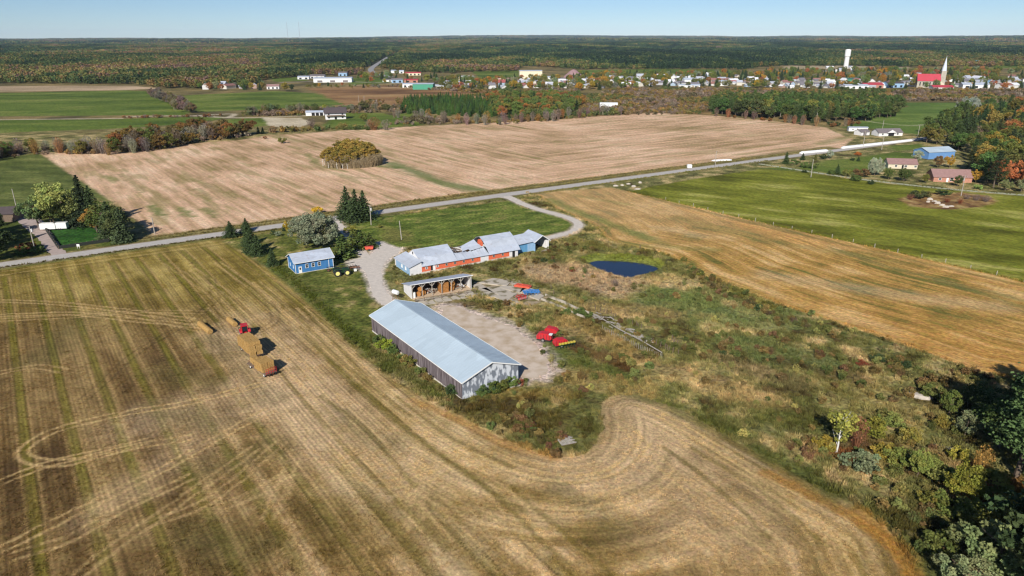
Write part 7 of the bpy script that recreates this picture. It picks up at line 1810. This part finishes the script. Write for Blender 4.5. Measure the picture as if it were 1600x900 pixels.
def forest_tint(x, y, seed, n):
    rg = np.random.default_rng(seed)
    a = fbm(x / 420 + 3, y / 900, 441, 3); b_ = fbm(x / 90, y / 160, 443, 3)
    az = x / (np.hypot(x, y) + 1)
    near = np.exp(-((np.hypot(x, y) - 1500) / 420) ** 2)
    t = np.clip((a - .5) * 1.5 + (b_ - .5) * 1.3 + .30 + near * .20 + rg.normal(size=len(x)) * .16, 0, 1)
    pal = [S(*q, k=.70) for q in ((40, 56, 42), (50, 68, 46), (62, 80, 48), (80, 92, 52), (98, 100, 56), (114, 104, 60), (124, 98, 64), (112, 90, 80))]
    return lerp_pal(t, pal) * rg.uniform(.74, 1.26, (len(x), 1)) * (.72 + .6 * fbm(x / 260, y / 620, 447, 3))[:, None], t
def lowtree(seed, kind):
    rg = np.random.default_rng(seed)
    if kind == 'c':
        n = 46; f = rg.random(n) ** .7; z = 2 + 11 * (1 - f); r = 3.0 * f ** .9 + .3; a = rg.uniform(0, 6.28, n); C = np.stack([r * np.cos(a), r * np.sin(a), z], -1)
        return leaf_quads(C, 1.7, rg, .6, .8)
    n = 54; p = rg.normal(size=(n, 3)); p /= np.linalg.norm(p, axis=1)[:, None]; p *= rg.uniform(.6, 1, (n, 1)); C = p * np.array([3.9, 3.9, 4.3]) + np.array([0, 0, 7.0])
    return leaf_quads(C, 1.9, rg, .3)
lows = [lowtree(i, 'c') for i in range(4)] + [lowtree(10 + i, 'd') for i in range(4)]
def patch_mesh(seed, R_, cnt):
    rg = np.random.default_rng(seed); Vs = []; Fs = []; Ts = []; k = 0
    for i in range(cnt):
        V, F, T = lows[rg.integers(0, 8)]; a = rg.uniform(0, 6.28); q = R_ * math.sqrt(rg.random()); s = rg.uniform(.75, 1.25)
        tn = np.array([rg.uniform(.72, 1.25), rg.uniform(.85, 1.12), rg.uniform(.8, 1.15)]) * rg.uniform(.7, 1.25)
        Vs.append(V * s + np.array([q * math.cos(a), q * math.sin(a), 0])); Fs.append(F + k); Ts.append(T * tn); k += len(V)
    return np.concatenate(Vs), np.concatenate(Fs), np.concatenate(Ts)
x1, y1, z1 = far_trees(1080, 2900, 8.2, 1)
t1, tt = forest_tint(x1, y1, 2, 0)
i1 = np.where(tt < .42 + .12 * rng.normal(size=len(tt)), rng.integers(0, 4, len(tt)), rng.integers(4, 8, len(tt)))
x2, y2, z2 = far_trees(2900, 6500, 27, 3); t2, _ = forest_tint(x2, y2, 4, 0); i2 = rng.integers(8, 12, len(x2))
x3, y3, z3 = far_trees(6500, 17500, 82, 5); t3, _ = forest_tint(x3, y3, 6, 0); i3 = rng.integers(8, 12, len(x3))
lm = [leaf_mesh('low_tree', *g, m_leafi) for g in lows] + [leaf_mesh('tree_patch', *patch_mesh(40 + i, 17, 13), m_leafi) for i in range(4)]
sc3 = rng.uniform(2.4, 3.0, len(x3))
mass('forest', np.concatenate([np.stack([x1, y1, z1 - .5], -1), np.stack([x2, y2, z2 - 1.5], -1), np.stack([x3, y3, z3 - 22], -1)]), lm, np.concatenate([i1, i2, i3]), rng.uniform(0, 6.28, len(x1) + len(x2) + len(x3)),
     np.concatenate([rng.uniform(.72, 1.2, len(x1)), rng.uniform(.9, 1.15, len(x2)), sc3]), np.concatenate([t1, t2, t3]))
print('forest', len(x1), len(x2), len(x3))
# ------------------------------------------------------------------ the village
ribbon('highway', hw_s, 13, hw, .5, px=False, sp=False)
def objcol_mat(name, rough):
    m = bpy.data.materials.new(name); m.use_nodes = True; nt = m.node_tree; b = nt.nodes['Principled BSDF']; b.inputs['Roughness'].default_value = rough
    oi = nt.nodes.new('ShaderNodeObjectInfo'); n = nt.nodes.new('ShaderNodeTexNoise'); n.inputs['Scale'].default_value = .6; tc = nt.nodes.new('ShaderNodeTexCoord'); nt.links.new(tc.outputs['Object'], n.inputs[0])
    r = nt.nodes.new('ShaderNodeMapRange'); r.inputs[3].default_value = .85; r.inputs[4].default_value = 1.12; nt.links.new(n.outputs[0], r.inputs[0])
    v = nt.nodes.new('ShaderNodeVectorMath'); v.operation = 'SCALE'; nt.links.new(oi.outputs['Color'], v.inputs[0]); nt.links.new(r.outputs[0], v.inputs['Scale']); nt.links.new(v.outputs[0], b.inputs['Base Color'])
    return m
m_hw = objcol_mat('house_wall', .8); m_hr = objcol_mat('house_roof', .8)
HV = []
for L_, W__, e, r in ((11, 8, 3.0, 5.6), (14, 8.5, 3.2, 5.4), (9, 8, 5.6, 8.6), (18, 10, 4.2, 6.4), (8, 6, 2.6, 4.4)):
    w = MB().prism([(-W__ / 2, 0), (W__ / 2, 0), (W__ / 2, e), (0, r), (-W__ / 2, e)], 'x', -L_ / 2, L_ / 2).mesh('wall', m_hw)
    k = (r - e) / (W__ / 2); q = MB(); o_ = .5
    q.slab((-L_ / 2 - o_, -W__ / 2 - o_, e - o_ * k + .12), (L_ / 2 + o_, -W__ / 2 - o_, e - o_ * k + .12), (L_ / 2 + o_, 0, r + .12), (-L_ / 2 - o_, 0, r + .12), .2)
    q.slab((-L_ / 2 - o_, 0, r + .12), (L_ / 2 + o_, 0, r + .12), (L_ / 2 + o_, W__ / 2 + o_, e - o_ * k + .12), (-L_ / 2 - o_, W__ / 2 + o_, e - o_ * k + .12), .2)
    HV.append((w, q.mesh('roof', m_hr), None, L_))
WALLS = [((236, 234, 228), 'white', 7), ((222, 216, 200), 'cream', 3), ((196, 196, 200), 'grey', 1.2), ((176, 196, 214), 'pale blue', .5), ((186, 156, 140), 'brick', .6)]
ROOFS = [((228, 230, 234), 'white', 3), ((176, 180, 190), 'light grey', 3.5), ((124, 120, 124), 'dark grey', 2.6), ((150, 108, 98), 'brown', 1.4), ((160, 84, 78), 'red', .3), ((120, 156, 180), 'blue', .3)]
rv = random.Random(17)
def pick(lst):
    r = rv.uniform(0, sum(l[2] for l in lst))
    for l in lst:
        r -= l[2]
        if r <= 0: return l
    return lst[-1]
placed = []
def vhouse(x, y, where, wall=None, roof=None, v=None, s=1.0, rz=None, label=None, group=None):
    wl = wall or pick(WALLS); rf = roof or pick(ROOFS); v = rv.choices(range(5), [5, 4, 2, 1, 3])[0] if v is None else v
    w, r, wi, L_ = HV[v]; size = ['small', 'long', 'two storey', 'big', 'tiny'][v]
    t_ = bpy.data.objects.new('house', None); COLL.objects.link(t_); t_.location = (x, y, H(x, y)); t_.rotation_euler = (0, 0, rv.choice([-.25, .3, 1.2, 1.9, .1]) + rv.uniform(-.15, .15) if rz is None else rz); t_.scale = (s, s, s)
    tag(t_, label or '%s %s house with %s roof %s' % (size, wl[1], rf[1], where), 'house', group or 'village houses')
    for me, nm, c in ((w, 'wall', wl[0]), (r, 'roof', rf[0])):
        o = bpy.data.objects.new(nm, me); COLL.objects.link(o); o.parent = t_
        if c: f = rv.uniform(.92, 1.05); o.color = (*[min(.85, q * f) for q in S(*c, k=1.2 if nm == 'wall' else 1.05)], 1)
    placed.append((x, y)); return t_
CL = [([(802, 128), (850, 127), (882, 128), (886, 138), (820, 138)], 29, 'in front of the big beige hall'), ([(884, 124), (905, 124), (940, 128), (945, 138), (890, 137)], 13, 'near the gravel heap'), ([(950, 124), (1010, 122), (1015, 134), (960, 136)], 18, 'in the middle of the village'), ([(1010, 126), (1100, 122), (1110, 135), (1015, 136)], 23, 'in the row facing the scrub'), ([(1100, 126), (1200, 124), (1205, 136), (1105, 135)], 23, 'behind the pine belt'), ([(1200, 128), (1300, 126), (1390, 130), (1390, 138), (1205, 138)], 46, 'below the white water tower'),
      ([(1385, 130), (1440, 128), (1440, 137), (1390, 138)], 6, 'west of the red roofed church'), ([(1495, 126), (1545, 124), (1550, 137), (1500, 138)], 13, 'east of the red roofed church'), ([(1560, 120), (1700, 118), (1700, 142), (1565, 140)], 34, 'in the easternmost part of the village'), ([(1280, 108), (1340, 107), (1345, 113), (1285, 114)], 9, 'at the foot of the white water tower'), ([(310, 137), (400, 134), (405, 139), (320, 141)], 8, 'west of the white warehouse'), ([(690, 128), (790, 130), (790, 140), (700, 139)], 16, 'between green shop and beige hall'), ([(1400, 120), (1440, 119), (1440, 126), (1400, 126)], 5, 'in the trees behind the red roofed church'), ([(1000, 118), (1160, 118), (1160, 122), (1000, 122)], 9, 'in the back row of the village')]
for k, (poly, n_, where) in enumerate(CL):
    for x, y in scatter_px(poly, n_, 700 + k, 14): vhouse(x, y, where, s=rv.uniform(.85, 1.2))
def vb(px, py, L, W, e, r, rz, wall, roof, label, cat='building', name='building', bays=0, bcol=None):
    x, y = G(px, py)
    b = house(name, label, cat, (x, y, H(x, y)), R(rz), L, W, e, r, wall, roof)
    for k in range(bays): MB().box(L * (k + .3) / bays, L * (k + .7) / bays, -.08, .05, .4, min(3.4, e * .7)).build('bay_door', bcol or m_glass, b)
    return b
vb(465, 124, 20, 14, 4, 5.6, 6, m_whitewall, m_tin3, 'low white building with pale roof at the forest edge', bays=2)
vb(484, 122.5, 26, 18, 4, 6.5, 4, m_whitewall, m_gshingle, 'low building with wide dark grey roof beside the white warehouse', bays=3)
vb(490, 129, 62, 22, 6.5, 8, 5, m_white, m_tin3, 'long white warehouse at the forest edge', 'warehouse', 'warehouse', 3, m_gshingle)
vb(417, 139.5, 17, 10, 4, 6.6, 12, m_whitewall, m_bshingle, 'white house with brown roof west of the brown scrub field', 'house', 'house', 3)
vb(529, 119, 16, 12, 6, 8, 0, m_pblue, m_gshingle, 'pale blue grey house by the highway bend', 'house', 'house', 2)
vb(609, 114, 14, 12, 4, 6, -30, m_white, m_tin3, 'white shed east of the highway bend', 'shed', 'shed')
vb(624, 114.5, 9, 9, 4, 6, 5, m_white, m_tin3, 'small square white house near the highway bend', 'house', 'house', 1)
vb(633, 118, 30, 13, 4.5, 6.2, 3, m_cream, m_redroof, 'cream building with red roof behind the green walled shop', bays=4)
vb(598, 128, 24, 12, 3.6, 5, 4, m_whitewall, m_dshingle, 'white low shop with dark roof beside the big roadside tree', bays=3)
vb(612, 129.5, 18, 12, 5, 7, 10, m_pblue, m_gshingle, 'pale blue grey shop next to the red roofed store', bays=2)
vb(632, 129, 22, 12, 4, 5.4, 2, m_brick, m_redroof, 'low brick store with faded red roof behind the green walled shop', bays=2)
vb(629, 137, 16, 12, 5, 6.4, 3, m_white, m_tin3, 'white annexe west of the green walled shop', bays=2)
vb(645, 140, 29, 18, 7.5, 8.6, -4, m_green, m_tin3, 'shop with bright green walls and flat white roof', 'shop', 'shop', 0)
vb(672, 138, 20, 14, 4, 5, -6, m_white, m_tin3, 'low white wing east of the green walled shop', bays=2)
vb(717, 127, 24, 14, 6, 8.5, 2, m_cream, m_tin2, 'cream barn-like building in the middle of the village', bays=0)
vb(775, 129, 23, 14, 4.5, 6.5, 5, m_beige, mat('pink_roof', S(206, 168, 156), .85), 'building with pale pink roof west of the beige hall', bays=3)
vb(812, 123, 40, 26, 13, 14, 2, m_cream, m_tin2, 'big windowless beige hall standing tall over the village', 'hall', 'hall')
vb(838, 126, 24, 12, 5.5, 7, 0, m_white, m_tin3, 'white building leaning against the beige hall', bays=2)
vb(860, 127, 24, 14, 4, 5.5, 0, m_gshingle, m_gshingle, 'long grey roofed shed between beige hall and gravel heap', 'shed', 'shed')
vb(1069, 133, 17, 12, 8, 10.5, 4, m_white, m_tin3, 'tall white house with chimney in the village row', 'house', 'house', 2)
vb(1118, 134, 19, 14, 5, 7.4, -6, m_white, m_tin3, 'broad white building in the village row before the scrub', bays=2)
vb(1060, 137, 30, 13, 3.6, 5, -14, m_white, m_tin3, 'long low white building with slanting blue grey roof', bays=3)
vb(1320, 139, 34, 13, 4.4, 6, 2, m_white, m_tin3, 'long white shop with pale blue roof below the water tower', 'shop', 'shop', 4)
vb(1350, 138, 28, 12, 5, 7, 3, m_brick, m_redroof, 'long building with dull red roof next to the white shop', bays=3)
vb(1320, 130, 24, 14, 6, 8, 5, m_green, mat('dark_green_roof', S(60, 100, 92), .8), 'dark green roofed building among village houses', bays=2)
vb(1386, 137, 24, 14, 6, 8, 0, m_pblue, m_dshingle, 'pale blue building with dark roof west of the church', bays=3)
vb(1513, 103, 26, 16, 7, 9, 0, m_cream, mat('azure_roof', S(96, 170, 216), .6), 'far building with azure roof at the forest edge', bays=2)
vb(1526, 104, 26, 12, 4, 6, 0, m_brick, m_bshingle, 'brownish wing beside the azure roofed building', bays=0)
vb(1504, 138, 34, 16, 5, 7.5, -12, m_white, m_tin3, 'long white building with dark gable east of the church', bays=3)
vb(1482, 128, 40, 14, 4, 5, 2, m_white, m_tin3, 'long flat white roofed building behind the church', bays=2)
vb(1458, 140.5, 26, 16, 3.5, 6, -8, m_whitewall, m_redroof, 'parish hall with broad red roof in front of the church', 'hall', 'hall', 3)
# church
m_stone = mat('church_stone', S(176, 168, 152), .9, noise=.12, nscale=.6)
x, y = G(1466, 137); ch = thing('church', 'stone church with red roof and tall white spire', 'church', (x, y, 0), R(160)); ch.scale = (.9, .9, .92)
w = MB(); w.prism([(-8, 0), (8, 0), (8, 11), (0, 20), (-8, 11)], 'x', 0, 32); w.build('wall', m_stone, ch)
for sgn in (0, 1):
    a, b, c, d = (-.5, -8.8, 10.3), (32.5, -8.8, 10.3), (32.5, 0, 20.4), (-.5, 0, 20.4)
    if sgn: a, b, c, d = [(p[0], -p[1], p[2]) for p in (b, a, d, c)]
    MB().slab(a, b, c, d, .4).build('roof', m_redroof, ch)
w = MB(); w.box(-7, 0, -4, 4, 0, 25); w.build('tower', m_stone, ch)
t = MB(); t.tube((-3.5, 0, 25), (-3.5, 0, 30), 3.6, 3.0, 8); t.tube((-3.5, 0, 30), (-3.5, 0, 45), 2.9, .15, 8); t.build('spire', m_ridge, ch)
MB().beam((-3.5, 0, 45), (-3.5, 0, 47), .3).beam((-3.5, -.8, 46.2), (-3.5, .8, 46.2), .25).build('cross', m_white, ch)
for k in range(6):
    for s_ in (-8.06, 7.98): MB().box(4 + k * 4.6, 5.6 + k * 4.6, s_, s_ + .08, 3, 8.5).build('window', m_glass, ch)
MB().prism([(-5, 0), (5, 0), (5, 6), (0, 10), (-5, 6)], 'y', 8.1, 14).build('side_chapel', m_beige, ch)
# water tower
x, y = G(1321, 108); wt = thing('water_tower', 'tall white cylindrical water tower rising over the village', 'water tower', (x, y, 0))
wt.scale = (.95, .95, .98); MB().tube((0, 0, 0), (0, 0, 28), 5.4, 5.0, 20).build('shaft', m_whitewall, wt); t = MB(); t.tube((0, 0, 27), (0, 0, 28), 5.2, 6.3, 20); t.tube((0, 0, 28), (0, 0, 41), 6.3, 6.3, 20); t.ball((0, 0, 41), 6.3, 6.3, 2.2, 20, 5, half=True); t.build('tank', m_white, wt)
# gravel heap, radio masts
t = MB(); t.ball((0, 0, 0), 19, 15, 15, 18, 8, half=True)
rn = random.Random(3); t.v = [(a * (1 - c / 30) * rn.uniform(.93, 1.07), b * (1 - c / 30) * rn.uniform(.93, 1.07), c) for a, b, c in t.v]
o = t.build('gravel_heap', mat('mauve_gravel', S(150, 120, 120), .95, noise=.12, nscale=.3)); tag(o, 'large mauve grey gravel heap behind the village', 'gravel heap'); o.location = (*G(896, 122), 0)
for k, (px, top) in enumerate(((472, 30), (489.5, 31))):
    d_ = 6000.; x = (px - 800) / FPX * d_ * 1.0; z0 = H(x, d_); mh = thing('radio_mast', ['thin radio mast on the horizon, the western of the two', 'thin radio mast on the horizon, the eastern of the two'][k], 'mast', (x, d_, z0))
    hgt = 165.
    MB().tube((0, 0, 0), (0, 0, hgt), 1.1, .8, 6).build('mast', mat('mast_steel', S(150, 150, 160), .7), mh)
    g = MB()
    for a in (0, 2.1, 4.2): g.tube((0, 0, hgt * .9), (math.cos(a) * 70, math.sin(a) * 70, 0), .06, n=4)
    g.build('guy_wires', mat('mast_steel', S(150, 150, 160), .7), mh)
# village trees
TC = [('round', (108, 116, 62), 4, 'green broadleaf tree'), ('round', (130, 126, 64), 2.5, 'olive broadleaf tree'), ('spruce', (68, 84, 56), 4, 'dark spruce'), ('round', (170, 136, 58), 1.2, 'golden broadleaf tree'), ('round', (164, 112, 72), 1.1, 'rusty broadleaf tree'), ('round', (134, 142, 110), 1.3, 'sage broadleaf tree')]
TR_ = [([(690, 126), (800, 126), (800, 140), (690, 142)], 112, 'around the houses west of the beige hall'), ([(800, 126), (890, 126), (890, 140), (800, 141)], 96, 'among the houses before the beige hall'), ([(885, 120), (1000, 118), (1000, 140), (890, 142)], 160, 'in the village gardens east of the gravel heap'), ([(1000, 117), (1200, 116), (1200, 138), (1000, 137)], 240, 'in the village gardens behind the scrub'), ([(1200, 112), (1400, 110), (1400, 139), (1200, 139)], 272, 'in the village below the water tower'), ([(1380, 112), (1560, 112), (1560, 140), (1390, 141)], 224, 'around the red roofed church'), ([(1550, 112), (1700, 112), (1700, 145), (1550, 143)], 128, 'among the easternmost village houses'), ([(555, 118), (690, 117), (690, 131), (560, 130)], 41, 'around the shops near the highway'), ([(300, 134), (412, 131), (412, 141), (310, 142)], 41, 'around the houses at the western forest edge'), ([(470, 133), (600, 135), (600, 139), (480, 138)], 22, 'on the brown scrub field by the road')]
for k, (poly, n_, where) in enumerate(TR_):
    pts = [p for p in scatter_px(poly, n_, 900 + k, 7.5) if all((p[0] - a) ** 2 + (p[1] - b) ** 2 > 90 for a, b in placed)]
    plant(pts, TC, (6, 13) if k < 9 else (4, 7), 900 + k, 'village trees', where)
# scattered trees become things, largest in view first; what is over 300 of a kind goes into one mass
def showing(q):
    kind, x, y, h = q[:4]; px, py = proj(x, y, 0)
    return h / math.hypot(x, y) if -20 < px < 1620 and py < 930 else 0
LATER.sort(key=showing, reverse=True)
rest = []
for q in LATER:
    nm = NAMEOF[q[0]][0]
    if NUM.get(nm, 0) < 296 and showing(q) > 0: tree(*q)
    else: rest.append(q)
kinds = sorted({q[0] for q in rest}); pro = []; first = {}
for kd in kinds:
    first[kd] = (len(pro), len(PROTO[kd]))
    for cm, tm, h0 in PROTO[kd]:
        me = cm.copy(); me.materials[0] = m_leafi; pro.append(me)
rw = random.Random(77)
mass('distant_trees', [(q[1], q[2], H(q[1], q[2])) for q in rest], pro, [first[q[0]][0] + rw.randrange(first[q[0]][1]) for q in rest], [rw.uniform(0, 6.28) for q in rest], [q[3] / PROTO[q[0]][0][2] * rw.uniform(.95, 1.1) for q in rest], [[min(1, v) for v in S(*q[4], k=.78)] for q in rest])
print('things', NUM, 'rest', len(rest))
# haze: one box of even, thin air round everything
hz = MB().box(-22000, 22000, -3000, 21500, -400, 260)
hm = bpy.data.materials.new('thin_air'); hm.use_nodes = True; nt = hm.node_tree; nt.nodes.clear()
ou = nt.nodes.new('ShaderNodeOutputMaterial'); pv = nt.nodes.new('ShaderNodeVolumePrincipled'); pv.inputs['Color'].default_value = (.62, .78, 1, 1); pv.inputs['Density'].default_value = 2.1e-5; pv.inputs['Anisotropy'].default_value = -.25
nt.links.new(pv.outputs[0], ou.inputs['Volume'])
o = hz.build('haze', hm); o['kind'] = 'stuff'
